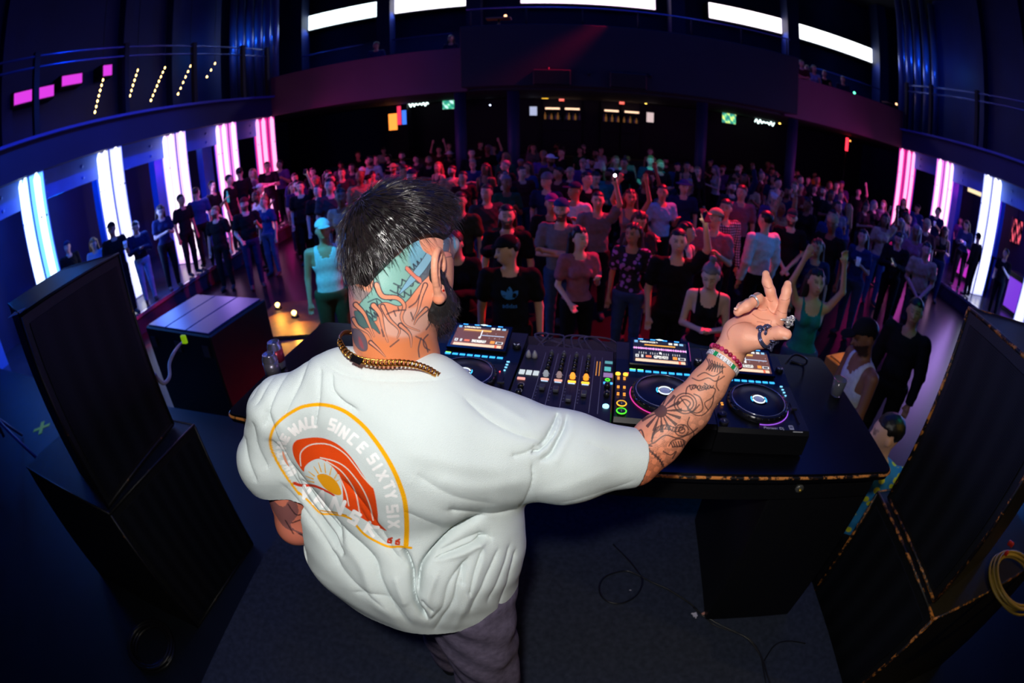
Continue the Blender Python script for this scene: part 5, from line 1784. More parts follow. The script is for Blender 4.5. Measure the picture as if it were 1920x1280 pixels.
for (x, y, h_, kd, lab, top, hair, sk, hat, fc, X_) in plat:
    side = 1 if x > 900 else -1
    q = px(x, y, X_)
    p = np.array([q[0], q[1], PLAT])
    best = None
    for dy in sorted(np.arange(-1.6, 1.61, .08), key=abs):
        if all(math.hypot(p[0] - a, p[1] + dy - b) > .50 for a, b in used_pos):
            best = dy
            break
    p[1] += best or 0.0
    h2 = min(max(px(x, y, p[0])[2] - PLAT, 1.55), 1.9) if abs(p[1] - q[1]) < .05 else h_
    lg = (L_, 'light blue') if x == 262 else (L_, 'black')
    who[x] = person(p, kd, lab, top, lg, hair, sk, fc, h2, False, hat)
# the two men close to the right end of the table
tankman = person(at_head(1640, 598, 1.74) + (0, 0, 0), 5, 'bearded man in white tank top over a phone, beyond the right table end', ('tank', 'white'), (L_, 'black'), (S_, 'black'), 2, 1.25, 1.74, True, hat=('cap', 'black'))
person((1.72, 1.50, 0), 10, 'man in blue shirt with yellow lemons at the right corner of the table', (K2, 'lemon'), (L_, 'black'), (S_, 'black'), 0, .35, 1.63)
person(at_head(1722, 560, 1.74), 0, 'dark figure in black standing right of the white tank top', (K2, 'black'), (L_, 'black'), (S_, 'black'), 1, .5, 1.74)
person((6.6, 3.2, 0), 2, 'dark-haired head just above the right top speaker', (T, 'black'), (L_, 'black'), (S_, 'black'), 1, .3, 1.70)

# things in their hands
phone(held(tankman, (.0, -.33, 1.30)), 1.9, 'violet-lit phone held by the man in white tank top', led('phone_violet', (.5, .1, 1), 2))
phone(held(who[1688], HANDS_F), .2, 'lit phone held low near the right pillars')


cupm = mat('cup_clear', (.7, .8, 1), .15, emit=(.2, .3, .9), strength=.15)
for k_, pt, lab, nm in ((1620, (.141, -.30, 1.31), 'clear drinking cup shining blue near the right barrier', 'drinking_cup'), (1760, (.141, -.30, 1.31), 'tall glass glinting at the counter on the right', 'drinking_cup'),
                        (207, (.141, -.30, 1.31), 'can held by the capped silhouette on the left', 'drink_can'), (392, (.141, -.30, 1.31), 'green bottle held on the left platform', 'bottle')):
    p = held(who[k_], pt)
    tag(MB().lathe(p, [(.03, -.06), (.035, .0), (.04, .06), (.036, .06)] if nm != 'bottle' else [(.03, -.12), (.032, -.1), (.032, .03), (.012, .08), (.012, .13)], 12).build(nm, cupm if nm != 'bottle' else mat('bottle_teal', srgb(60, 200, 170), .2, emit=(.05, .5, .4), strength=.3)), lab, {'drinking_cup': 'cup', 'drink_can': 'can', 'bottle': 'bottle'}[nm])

# trefoil and lettering on the black tee
from mathutils.bvhtree import BVHTree
_me = FIG[10]['tee']
bvh = BVHTree.FromPolygons([v.co for v in _me.vertices], [list(p.vertices) for p in _me.polygons])


def on_chest(pts2, off=.003):
    out = []
    for x, z in pts2:
        hit = bvh.ray_cast(Vector((x, -1, z)), Vector((0, 1, 0)))
        out.append((x, (hit[0].y if hit[0] else -.13) - off, z))
    return out


lm = mat('logo_blue', srgb(60, 150, 235), .6)
logo = MB()


def leaf(cx, cz, ang, L, w):
    ca, sa = math.cos(ang), math.sin(ang)
    P2 = []
    for t in np.linspace(0, 1, 12):
        r = w * math.sin(math.pi * t) ** .8
        P2.append((t * L, r))
    P2 = P2 + [(a, -b) for a, b in P2[::-1][1:-1]]
    pts = [(cx + a * sa + b * ca, cz + a * ca - b * sa) for a, b in P2]
    logo.add(on_chest(pts), [tuple(range(len(pts)))])


cx, cz = .0, 1.27
leaf(cx, cz - .035, 0, .115, .026)
leaf(cx, cz - .035, math.radians(42), .105, .025)
leaf(cx, cz - .035, math.radians(-42), .105, .025)
logo.build('shirt_logo', lm, logo_man)
st2 = MB()
for q in range(3):
    pts = [(cx - .06 + q * .006, cz - .004 - q * .016), (cx + .06 - q * .006, cz - .004 - q * .016), (cx + .06 - q * .006, cz + .002 - q * .016), (cx - .06 + q * .006, cz + .002 - q * .016)]
    st2.add(on_chest(pts, .0045), [(0, 1, 2, 3)])
st2.build('logo_stripe', CLOTH['black'], logo_man)
tx = text_mesh('shirt_lettering', 'adidas', .050, lm, logo_man, (0, 0, 0), (0, 0, 0), extrude=0)
for v in tx.data.vertices:
    x, z = v.co.x, v.co.y + cz - .095
    v.co = on_chest([(x, z)])[0]
wr_ = MB().torus((-.252, -.030, .925), .030, .010, 20, 6, ax=((1, 0, 0), (0, 1, 0), (0, 0, 1)))
wr_.build('wristband', mat('band_blue', srgb(40, 150, 230), .4), logo_man)

# ---- everyone else on the floor
rg = random.Random(42)
marks = [(560, 'beside the far left pillar'), (640, 'left of the drinks fridge'), (700, 'below the left neon script'), (760, 'below the drinks fridge'), (820, 'below the left television'), (880, 'behind the DJ head'), (940, 'left of the lit menu board'),
         (1000, 'below the small left menu board'), (1060, 'below the left pair of bottle shelves'), (1120, 'between the pairs of bottle shelves'), (1180, 'below the right pair of bottle shelves'), (1240, 'below the right menu board'),
         (1300, 'right of the bar'), (1360, 'below the right television'), (1420, 'below the right neon script'), (1500, 'right of the neon script'), (1580, 'left of the red column light'), (1640, 'below the red column light'), (1720, 'near the far right pillar')]
taken = set()
tops = ['black'] * 7 + ['dark grey'] * 3 + ['navy', 'navy', 'grey', 'white', 'maroon', 'red', 'olive', 'blue', 'purple', 'green', 'beige', 'pink', 'teal']
cnt = 0
rows = []
y = 4.1
while y < 17.0:
    step = .74 if y < 12 else .9
    x = -6.4 + rg.uniform(0, .4)
    while x < 9.3:
        rows.append((x + rg.uniform(-.22, .22), y + rg.uniform(-.25, .25)))
        x += step * rg.uniform(.85, 1.3)
    y += step * 1.05
for (x, y) in rows:
    if not (-6.6 < x < 9.3):
        continue
    if y < 6.6 and x < -3.4 + (6.6 - y) * .3:       # open floor in front of the left platform
        continue
    if y < 5.2 and (x < -1.6 or x > 3.6):
        continue
    if y < 5.3 and -3.0 < x < 3.4:
        continue
    if 1.2 < x - y * .10 < 1.9 and y < 6:            # the gap that shows the red floor
        continue
    if -4.9 < x < -3.2 and 5.2 < y < 7.3:
        continue
    if 6.5 < x and y < 7.5:
        continue
    if y > 12.4 and rg.random() < .45:
        continue
    if any((x - a) ** 2 + (y - b) ** 2 < .34 for a, b in used_pos):
        continue
    if any(abs(x - c_) < .4 and abs(y - 12.7) < .45 for c_ in [py(q, 220, 12.6)[0] for q in (862, 962, 1318, 1490)]):
        continue
    h_ = rg.uniform(1.60, 1.86)
    P2 = proj([[x, y, h_]])[0]
    mk = min(marks, key=lambda m_: abs(m_[0] - P2[0]))[1]
    depth = 'near' if y < 7 else 'mid-floor' if y < 10 else 'rear' if y < 13 else 'far-back'
    for tries in range(60):
        kd = rg.choice([0, 0, 0, 1, 1, 2, 2, 3, 3, 4, 5, 6, 9, 11, 11, 0, 1, 2] + ([7, 8, 12] if rg.random() < .3 else []))
        fem = KINDS_[kd][1]
        tp = rg.choice(tops)
        gt = rg.choice(['tee', 'tee', 'long_sleeve', 'tank'] if fem else ['tee', 'tee', 'tee', 'long_sleeve'])
        hat = None if rg.random() < .72 or fem else (rg.choice(['cap', 'cap_back', 'bucket', 'beanie']), rg.choice(['black', 'white', 'red', 'navy', 'beige']))
        hc = rg.choice(['black', 'black', 'brown', 'brown', 'blond', 'grey'])
        hs = rg.choice([LG, LG, BU]) if fem else S_
        pose = {'down': 'standing', 'drink': 'hand half raised', 'cross': 'arms folded', 'phone': 'both hands before the chest', 'up_r': 'one arm up', 'up_both': 'both arms up', 'joined': 'hands joined'}[KINDS_[kd][0]]
        hd = ('%s %s' % (hat[1], {'cap': 'cap', 'cap_back': 'backward cap', 'bucket': 'bucket hat', 'beanie': 'beanie'}[hat[0]])) if hat else '%s %s' % (hc, {LG: 'long hair', BU: 'bun', S_: 'short hair'}[hs])
        lab = '%s %s in %s %s, %s, %s, %s' % (depth, 'woman' if fem else 'man', tp, {'tee': 'tee', 'long_sleeve': 'shirt', 'tank': 'vest'}[gt], hd, pose, mk)
        if len(lab.split()) > 16:
            lab = '%s %s in %s, %s, %s, %s' % (depth, 'woman' if fem else 'man', tp, hd, pose.replace('both hands before the chest', 'hands forward'), mk)
        if lab not in taken and len(lab.split()) <= 16:
            break
    taken.add(lab)
    person((x, y, 0), kd, lab, (gt, tp), (L_, rg.choice(['black', 'black', 'denim', 'dark grey', 'navy'])), (hs, hc), rg.choice([0, 0, 1, 2, 3]), rg.gauss(0, .5), h_, (not fem) and rg.random() < .3, hat, 'dancers on the floor', shoes=True)
    cnt += 1
print('crowd fill', cnt)
# people on the upper gallery
for (x, y, Y_, kd, tp, lab) in ((1458, 80, 15.2, 0, 'navy', 'dark figure on the upper gallery under the pinkish light box'), (1476, 75, 15.9, 11, 'light blue', 'figure in light blue on the upper gallery right of the dark one'), (1512, 84, 15.0, 1, 'white', 'figure in white on the upper gallery under the right light box'),
                                (1526, 97, 14.6, 3, 'light blue', 'short figure in light blue before the white one on the gallery'), (1545, 92, 15.0, 2, 'black', 'dark figure right of the white one on the gallery'), (1503, 112, 13.4, 4, 'maroon', 'figure in maroon shirt leaning at the back parapet'),
                                (705, 70, 15.0, 11, 'blue', 'figure in blue seated high on the left of the back gallery'), (845, 60, 15.4, 1, 'navy', 'dark figure on the left of the back gallery'), (1580, 100, 15.0, 0, 'navy', 'dark figure at the right end of the upper light box')):
    p = py(x, y, Y_)
    hgt = min(max(p[2] - 3.62, 1.5), 1.9)
    person((p[0], Y_, 3.61), kd, lab, (T, tp), (L_, 'black'), ((LG if KINDS_[kd][1] else S_), 'black'), 0, 0, hgt)
# ================================================================ the DJ (seen from behind, head turned to the right)
dj = empty('person', (-0.25, 0.64, 0.87), 0, 'tattooed person in white graphic tee at the DJ decks, right hand raised, back turned', 'person')
DJ0 = np.array([-0.25, 0.64, 0.87])


def part(name, V, Fq, m, col=None, parent=None):
    me = mesh_np(name, V - DJ0, Fq, m, col)
    return link_mesh(name, me, parent or dj)


# ---- head frame
HC = pd(751, 488, 0.80)                                   # middle of the head at ear height
_az = math.radians(29)
_pt = math.radians(-14)
Hf = np.array([math.sin(_az) * math.cos(_pt), math.cos(_az) * math.cos(_pt), math.sin(_pt)])
_rl = math.radians(8)
Hr0 = nrm(np.cross(Hf, (0, 0, 1)))
Hu0 = np.cross(Hr0, Hf)
Hr = Hr0 * math.cos(_rl) + Hu0 * math.sin(_rl)
Hu = np.cross(Hr, Hf)
HR = np.stack([Hr, Hf, Hu])


def hp(x, y, z): return HC + Hr * x + Hf * y + Hu * z


def hloc(P): return (P - HC) @ HR.T


head = [
    ell(hp(0, -0.004, 0.034), (0.077, 0.096, 0.086), HR, 0.02),
    ell(hp(0, 0.035, -0.030), (0.066, 0.066, 0.085), HR, 0.03),
    cone(hp(-0.045, 0.010, -0.055), hp(-0.015, 0.075, -0.100), 0.022, 0.018, 0.03),
    cone(hp(0.045, 0.010, -0.055), hp(0.015, 0.075, -0.100), 0.022, 0.018, 0.03),
    ell(hp(0, 0.080, -0.098), (0.024, 0.02, 0.02), HR, 0.02),
    cone(hp(0, 0.098, 0.015), hp(0, 0.118, -0.022), 0.009, 0.013, 0.015),
    cone(hp(-0.04, 0.085, 0.025), hp(0.04, 0.085, 0.025), 0.013, 0.013, 0.02),
    cone(hp(-0.02, 0.092, -0.055), hp(0.02, 0.092, -0.055), 0.009, 0.009, 0.012),
    ell(hp(-0.032, 0.097, 0.003), (0.014, 0.012, 0.010), HR, 0.012, True),
    ell(hp(0.032, 0.097, 0.003), (0.014, 0.012, 0.010), HR, 0.012, True),
]
NB = pd(728, 695, 0.84)                                   # base of the neck
neck = [cone(hp(0, -0.042, -0.035), NB + (0, .006, 0.0), 0.055, 0.060, 0.03),
        cone(hp(0.0, -0.015, -0.06), NB + (0.02, 0.055, 0.0), 0.055, 0.06, 0.03)]
ears = []
for sx in (-1, 1):
    def ep(f, u, o=0.0, sx=sx): return hp(sx * (0.0755 + (0.018 - f) * 0.50 + o), f + 0.002, u - 0.025)
    rim = [(.018, .010), (.019, .024), (.009, .037), (-.006, .041), (-.019, .033), (-.024, .016), (-.020, -.004), (-.010, -.020)]
    rim = spline([(*r, 0) for r in rim], 3)[:, :2]
    ears += [ell(ep(-0.002, 0.008, -0.004), (0.0065, 0.020, 0.030), np.stack([nrm(Hr * sx + Hf * 0.45), nrm(Hf - Hr * sx * 0.45), Hu]), 0.006)]
    ears += chain([ep(*r) for r in rim], [0.0048] * len(rim), 0.003)
    ears += chain([ep(-.010, -.020), ep(-.002, -.033), ep(.009, -.032), ep(.012, -.018)], [.005, .0085, .008, .005], 0.006)
    ears += chain([ep(.004, .030, .001), ep(-.009, .020, .001), ep(-.010, .002, .001), ep(.0, -.014, .001)], [.0035] * 4, 0.004)
    ears += [ell(ep(.007, .002, .004), (.010, .008, .013), HR, 0.005, True)]

# ---- arms and trunk
SHR = pd(945, 838, 0.87)
ELR = pd(1192, 862, 0.955)
WR = pd(1352, 686, 0.935)
SHL = pd(518, 812, 0.945)
ELL_ = pd(556, 982, 1.09)
WL = np.array([-0.42, 0.86, 1.96])
arms = []
arms += [cone(SHR, ELR, 0.056, 0.044, 0.02)]
arms += chain([pd(1190, 866, .955), pd(1232, 826, .952), pd(1290, 767, .945), pd(1328, 720, .938), pd(1355, 682, .934), pd(1367, 668, .933)],
              [.047, .0475, .043, .0345, .0275, .027], 0.02)
arms += [cone(SHL, ELL_, 0.056, 0.043, 0.02)]
arms += chain([ELL_, ELL_ * .6 + WL * .4, WL], [.045, .042, .027], 0.02)
trunk = [cone(pd(560, 795, .93), pd(900, 808, .905), .046, .046, .04),
         ell((-0.255, 0.65, 2.13), (0.155, 0.10, 0.20), None, .05),
         ell((-0.25, 0.63, 1.88), (0.145, 0.09, 0.16), None, .05),
         cone((-0.32, 0.66, 1.80), (-0.33, 0.78, 1.40), .09, .062, .04), cone((-0.17, 0.60, 1.80), (-0.13, 0.56, 1.40), .09, .062, .04),
         cone((-0.33, 0.78, 1.40), (-0.33, 0.78, 0.97), .062, .042, .03), cone((-0.13, 0.56, 1.40), (-0.12, 0.50, 0.97), .062, .042, .03)]

# ---- right hand, palm to the camera: wrist, palm, thumb and four fingers
K = .006
palm = [cone(WR, pd(1385, 640, .925), .026, .024, .012),
        cone(pd(1362, 662, .93), pd(1384, 628, .928), .024, .026, .02),
        cone(pd(1384, 632, .918), pd(1402, 634, .905), .027, .0235, .016),         # ball of the thumb
        cone(pd(1402, 634, .905), pd(1427, 637, .895), .0235, .0155, .012),
        cone(pd(1377, 618, .94), pd(1410, 594, .948), .019, .015, .02),             # little-finger side
        cone(pd(1395, 622, .94), pd(1440, 598, .945), .018, .013, .02),
        cone(pd(1410, 625, .935), pd(1457, 604, .94), .018, .012, .02),
        cone(pd(1400, 612, .945), pd(1430, 588, .95), .017, .013, .02)]
fing = []
fing += chain([pd(1427, 637, .895), pd(1448, 626, .882), pd(1462, 623.5, .876), pd(1475, 627, .873)], [.0155, .0115, .0118, .0098], .006)       # thumb
fing += chain([pd(1457, 606, .94), pd(1464, 592, .932), pd(1471, 562, .925), pd(1475, 545, .928), pd(1477, 533, .932)], [.0125, .0110, .0102, .0095, .0078], K)   # index
fing += chain([pd(1448, 588, .95), pd(1452, 572, .945), pd(1444, 545, .935), pd(1438, 528, .937), pd(1436, 514, .942)], [.0125, .0112, .0102, .0096, .0078], K)   # middle
fing += chain([pd(1434, 585, .95), pd(1431, 570, .943), pd(1421, 560, .925), pd(1400, 574, .905), pd(1383, 584.5, .903)], [.0120, .0115, .0108, .0098, .0085], K)  # ring finger, bent
fing += chain([pd(1418, 588, .952), pd(1410, 574, .953), pd(1403, 569, .948), pd(1390, 575, .935), pd(1384, 581, .928)], [.0105, .0098, .0090, .0082, .0072], K)  # little finger behind it
fing += [ell(pd(1379.5, 579, .893), (.0045, .0035, .0030), None, .003)]
for fr in (palm, fing):
    pass
_wl = lambda x, y, z: WL + np.array([x, y, z])
hand_L = [cone(WL, _wl(.02, .055, -.02), .024, .028, .02)] + [cone(_wl(-.015 + .018 * i, .07, -.02), _wl(-.02 + .022 * i, .13 + .006 * (i in (1, 2)), -.045), .010, .008, .006) for i in range(4)] + \
         [cone(_wl(.035, .03, -.01), _wl(.075, .07, -.03), .011, .009, .008)]

# the arm, palm and finger groups are blended with their own radii, so the fingers stay apart
body_prims = trunk + arms + neck + head + ears + palm + fing + hand_L
BV, BQ = nets(body_prims, (-0.75, 0.30, 1.70), (0.62, 1.22, 2.74), 0.0021)
SK = {}


def body_color(V, N):
    X = proj(V)
    n = len(V)
    rng = np.random.default_rng(3)
    base = np.array(srgb(232, 158, 128))
    C = np.tile(base, (n, 1))
    # blotches of the skin itself
    w = (np.sin(V[:, 0] * 61 + 1.3) * np.sin(V[:, 1] * 53 + .4) * np.sin(V[:, 2] * 71) + 1) / 2
    C *= (0.94 + 0.12 * w)[:, None]
    toCam = ((CAM - V) * N).sum(1) > -0.02

    def paint(mask, col, a=1.0):
        if np.isscalar(a):
            a = np.full(n, a)
        aa = (a * mask)[:, None]
        C[:] = C * (1 - aa) + np.array(srgb(*col)) * aa

    # ---------- neck and side of the head: tattoo in colour
    U = (X - np.array([610, 310])) * 3.12
    hv = hloc(V)
    zone = toCam & (U[:, 0] > 90) & (U[:, 0] < 830) & (U[:, 1] > 250) & (U[:, 1] < 1150) & (V[:, 2] > 2.33)
    ear = (hv[:, 0] > 0.074) & (np.abs(hv[:, 1]) < 0.045) & (np.abs(hv[:, 2]) < 0.055)
    zi = np.nonzero(zone & ~ear)[0]
    Z = U[zi]

    def zp(maskfun, col, a=1.0):
        m = np.zeros(n)
        m[zi] = maskfun
        paint(m, col, a)

    def poly(pts, col, a=1.0, outline=None, ow=5, soft=5.0):
        L = spline(pts, 6, closed=True)
        Lc = np.vstack([L, L[:1]])
        ins = inside(Z, L)
        dd, _ = dist_poly(Z, Lc)
        sgn = np.where(ins, dd, -dd)
        zp(np.clip(sgn / soft + 0.5, 0, 1), col, a)
        if outline:
            zp(np.clip((ow - dd) / 3.0, 0, 1), outline, 0.9)

    def line(pts, col, w=5, a=0.9, taper=False):
        L = spline(pts, 6)
        dd, t = dist_poly(Z, L)
        ww = w * (1 - t * 0.8) if taper else w
        zp(np.clip((ww + .6 - dd) / 3.0 + .5, 0, 1), col, a)

    dark = (52, 54, 72)
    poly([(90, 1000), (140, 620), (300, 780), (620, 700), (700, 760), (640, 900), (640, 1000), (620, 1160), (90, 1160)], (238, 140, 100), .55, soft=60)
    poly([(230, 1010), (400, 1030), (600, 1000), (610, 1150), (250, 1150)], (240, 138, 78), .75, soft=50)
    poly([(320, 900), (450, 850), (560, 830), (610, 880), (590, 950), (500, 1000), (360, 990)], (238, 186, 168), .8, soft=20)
    poly([(155, 690), (230, 730), (300, 760), (250, 790), (180, 790), (150, 740)], (150, 142, 146), .9, soft=14)
    poly([(150, 640), (165, 700), (175, 830), (180, 900), (150, 960), (120, 1000), (140, 860), (140, 740)], (176, 130, 150), .6, soft=20)
    # scales, sea greens into blue
    poly([(700, 270), (600, 345), (520, 420), (430, 520), (340, 580), (290, 640), (270, 730), (200, 810), (195, 860), (250, 900), (300, 905), (300, 830),
          (350, 800), (430, 822), (480, 790), (520, 740), (560, 690), (600, 640), (640, 570), (700, 510), (720, 420)], (138, 188, 178), 1, dark, 4)
    poly([(700, 270), (600, 345), (520, 430), (490, 560), (560, 640), (620, 600), (690, 510), (735, 420)], (120, 178, 206), .9, soft=26)
    for r, (x0, y0, x1, y1) in enumerate([(560, 545, 470, 610), (600, 600, 400, 690), (560, 650, 380, 730), (500, 730, 350, 770), (300, 790, 220, 870), (300, 850, 240, 890)]):
        m = 4
        for q in range(m):
            a0, a1 = q / m, (q + 1) / m
            p0 = (x0 + (x1 - x0) * a0, y0 + (y1 - y0) * a0)
            p1 = (x0 + (x1 - x0) * a1, y0 + (y1 - y0) * a1)
            line([p0, ((p0[0] + p1[0]) / 2 + 16, (p0[1] + p1[1]) / 2 + 26), p1], dark, 3.8, .85)
    poly([(748, 285), (785, 350), (800, 440), (785, 520), (760, 500), (735, 430), (715, 360), (725, 320)], (196, 150, 168), .8, dark, 3)
    poly([(740, 440), (790, 430), (795, 500), (770, 560), (735, 520)], (110, 130, 146), .6, dark, 3)
    poly([(680, 430), (725, 440), (720, 500), (680, 490)], (92, 98, 118), .9, dark, 3)
    poly([(600, 525), (645, 580), (600, 650), (540, 690), (560, 610)], (94, 100, 116), .9, dark, 3)
    poly([(690, 400), (640, 520), (560, 640), (430, 755), (500, 640), (560, 560), (620, 470)], (140, 192, 220), 1, dark, 3.5)
    poly([(650, 500), (640, 600), (612, 655), (620, 560)], (128, 186, 214), 1, dark, 3.5)
    poly([(640, 410), (655, 450), (700, 455), (650, 490), (600, 470)], (150, 200, 224), 1, dark, 3.5)
    poly([(590, 470), (640, 500), (720, 505), (740, 530), (690, 545), (660, 600), (640, 560), (600, 500)], (240, 150, 130), 1, dark, 3.5)
    poly([(480, 590), (530, 640), (560, 660), (560, 690), (520, 660), (470, 610)], (238, 140, 120), 1, dark, 3)
    line([(735, 330), (760, 370), (770, 420), (755, 400)], dark, 3)
    line([(720, 340), (750, 420), (760, 480)], (90, 150, 180), 6)
    line([(700, 350), (712, 400), (690, 430)], dark, 3)
    # left side of the neck
    poly([(172, 850), (240, 868), (285, 915), (312, 960), (318, 985), (270, 950), (200, 950), (180, 900)], (70, 118, 120), .95, dark, 3)
    poly([(165, 955), (205, 968), (240, 1020), (245, 1075), (215, 1085), (180, 1055), (160, 1000)], (96, 92, 112), .95, dark, 3)
    poly([(195, 1000), (215, 1030), (225, 1075), (200, 1050)], (176, 80, 90), .9, soft=8)
    # flame-like tendrils
    for pts, w in (([(300, 700), (335, 765), (420, 775), (462, 820), (445, 885), (470, 935), (550, 968)], 13),
                   ([(282, 820), (320, 870), (338, 950), (365, 1032)], 13), ([(178, 815), (225, 865), (255, 930), (285, 1000)], 11),
                   ([(585, 700), (560, 770), (540, 850), (508, 908)], 9), ([(335, 825), (375, 900), (432, 960), (420, 1010)], 9),
                   ([(440, 935), (495, 990), (502, 1062)], 9), ([(590, 840), (540, 890), (520, 930)], 8), ([(165, 900), (190, 940), (250, 980), (270, 1020)], 9),
                   ([(265, 1035), (310, 1075), (350, 1118)], 7), ([(150, 960), (150, 1030)], 5)):
        line(pts, dark, w + 7.5, .95, True)
        line(pts, (240, 156, 122), w, 1, True)
    for pts in ([(360, 870), (410, 850), (470, 845)], [(400, 850), (412, 880)], [(430, 850), (425, 830)], [(490, 830), (530, 800), (550, 760)], [(500, 860), (515, 900)],
                [(590, 960), (615, 920), (625, 870)], [(530, 1000), (580, 1030), (600, 1090)], [(600, 990), (575, 1020), (580, 1060), (610, 1080)], [(560, 1010), (545, 1070), (550, 1120)],
                [(380, 1060), (430, 1020)], [(330, 960), (340, 1000)], [(640, 720), (650, 760)]):
        line(pts, dark, 3.6, .8)
    line([(250, 800), (300, 780), (330, 800)], dark, 3)

    # ---------- right forearm: black line work
    U2 = (X - np.array([1160, 490])) * 2.977
    z2 = toCam & (X[:, 0] > 1150) & (X[:, 1] > 640) & (X[:, 1] < 930)
    zi2 = np.nonzero(z2)[0]
    zi_old, Z_old = zi, Z
    zi, Z = zi2, U2[zi2]

    def zp(maskfun, col, a=1.0):
        m = np.zeros(n)
        m[zi] = maskfun
        paint(m, col, a)
    ink = (66, 48, 50)

    def zline(pts, w=3.2, a=.85, sp=True):
        L = spline(pts, 6) if sp else np.asarray(pts, float)
        dd, _ = dist_poly(Z, L)
        zp(np.clip((w + .8 - dd) / 2.2 + .4, 0, 1), ink, a)
    # warmer towards the elbow, denser stipple
    zp(np.clip((1200 - Z[:, 0] - (1250 - Z[:, 1]) * .9) / 900, 0, 1) * np.clip((Z[:, 1] - 800) / 400, 0, 1), (236, 120, 60), .6)
    c0 = np.array([235, 835.])
    r = np.hypot(*(Z - c0).T)
    an = np.degrees(np.arctan2(-(Z[:, 1] - c0[1]), Z[:, 0] - c0[0]))
    ray_ = (np.abs(((an + 8) % 22.5) - 11.25) < 4.6) & (r > 24) & (r < 118) & ~((an > 75) & (an < 170))
    zp(((r < 36) | ray_).astype(float), ink, .88)
    for rr in (46, 62):
        th = np.linspace(0, 2 * np.pi, 26)
        zline(np.stack([372 + rr * np.cos(th), 792 + rr * .92 * np.sin(th)], 1), 3, sp=False)
    zline([(330, 800), (365, 770), (400, 790), (385, 820), (410, 840), (450, 800)])
    zline([(345, 760), (400, 830), (440, 845), (470, 820), (455, 760), (420, 740)], 3)
    zline([(375, 740), (385, 700), (430, 690), (450, 720), (500, 700), (480, 680)], 3)
    for q in range(9):
        a0 = 395 + q * 14
        zline([(a0, 690 + (q % 2) * 10), (a0 + 10, 716 - (q % 3) * 5), (a0 + 22, 694)], 2.6)
    zline([(410, 650), (450, 665), (500, 650), (540, 668), (590, 640)], 2.6)
    zline([(440, 640), (480, 620), (530, 640), (580, 610)], 2.6)
    for q in range(7):
        zline([(490 + q * 15, 540 + q * 6), (505 + q * 12, 575 + q * 4), (490 + q * 15, 605 + q * 3)], 3)
        zline([(500 + q * 13, 600), (520 + q * 11, 570 + q * 3), (535 + q * 10, 590)], 2.6)
    # rope
    rp = spline([(185, 1000), (195, 960), (225, 932), (270, 925), (320, 940), (365, 925)], 8)
    zline(rp + (0, 10), 2.4, sp=False)
    zline(rp - (0, 12), 2.4, sp=False)
    for q in range(2, len(rp) - 2, 3):
        zline([rp[q] + (-5, 10), rp[q] + (6, -12)], 2.6, sp=False)
    for rr in (18, 38):
        th = np.linspace(0.3, 6.2, 20)
        zline(np.stack([352 + rr * np.cos(th), 942 + rr * .85 * np.sin(th)], 1), 2.8, sp=False)
    rp = spline([(120, 1050), (150, 1040), (200, 1080), (235, 1115), (250, 1150)], 8)
    zline(rp + (6, 8), 2.4, sp=False)
    zline(rp - (6, 10), 2.4, sp=False)
    for q in range(2, len(rp) - 1, 3):
        zline([rp[q] + (-3, 8), rp[q] + (5, -10)], 2.6, sp=False)
    zline([(150, 1030), (200, 1010), (260, 970), (330, 985), (400, 960), (440, 930)], 3)
    zline([(100, 960), (125, 940), (140, 980), (135, 1020), (185, 1030)], 4)
    zline([(118, 960), (126, 1000)], 6)
    for q in range(6):
        zline([(290 + q * 14, 1010 - q * 2), (300 + q * 14, 1030 + q)], 2.6, sp=False)
    zline([(280, 1030), (300, 1000), (340, 990), (370, 1005), (350, 1030), (300, 1035)], 2.8)
    zline([(250, 1060), (290, 1080), (320, 1060), (300, 1100)], 2.8)
    zline([(400, 840), (440, 860), (480, 850), (520, 800), (530, 750)], 2.6)
    zline([(395, 870), (385, 910), (420, 960), (400, 1010)], 2.8)
    zline([(560, 640), (545, 690), (560, 720)], 2.6)
    zline([(510, 700), (540, 715), (520, 760), (480, 790), (500, 830)], 2.6)
    # stipple shading of the tattoo on the far side of the forearm
    dens = np.clip((Z[:, 0] * .75 + Z[:, 1] - 1060) / 200, 0, 1) * (Z[:, 1] > 690)
    hsh = np.sin(V[zi, 0] * 2310 + V[zi, 1] * 1777) * np.sin(V[zi, 2] * 2953 + V[zi, 0] * 911)
    band = (np.sin(Z[:, 0] * .09 + Z[:, 1] * .05) * np.sin(Z[:, 1] * .08 - Z[:, 0] * .03)) > -0.2
    zp((hsh > -.05) * dens * band, ink, .6)
    # ---------- left forearm
    zi = np.nonzero(toCam & (X[:, 0] > 470) & (X[:, 0] < 640) & (X[:, 1] > 900) & (X[:, 1] < 1060) & (V[:, 2] < 2.25))[0]
    Z = X[zi]

    def zp(maskfun, col, a=1.0):
        m = np.zeros(n)
        m[zi] = maskfun
        paint(m, col, a)
    zp(np.ones(len(zi)), (232, 128, 104), .8)
    L = spline([(500, 930), (530, 950), (548, 930), (560, 960), (545, 985), (570, 1000), (600, 1005), (605, 1040), (560, 1000), (530, 985)], 5, closed=True)
    zp(inside(Z, L).astype(float), (104, 78, 88), .75)
    for pts in ([(540, 945), (556, 965), (575, 962), (590, 985)], [(548, 980), (570, 975), (580, 1000)], [(560, 1000), (585, 1010), (600, 1030)], [(535, 975), (550, 1000)], [(575, 950), (570, 975), (592, 1000)]):
        dd, _ = dist_poly(Z, spline(pts, 5))
        zp(np.clip(1.6 - dd, 0, 1), (50, 34, 40), .9)
    # ---------- ring finger tattoo, creases of the palm, nails
    zi = np.nonzero((X[:, 0] > 1350) & (X[:, 1] < 660) & (V[:, 1] > .5))[0]
    Z = (X[zi] - np.array([1340, 490])) * 7.53

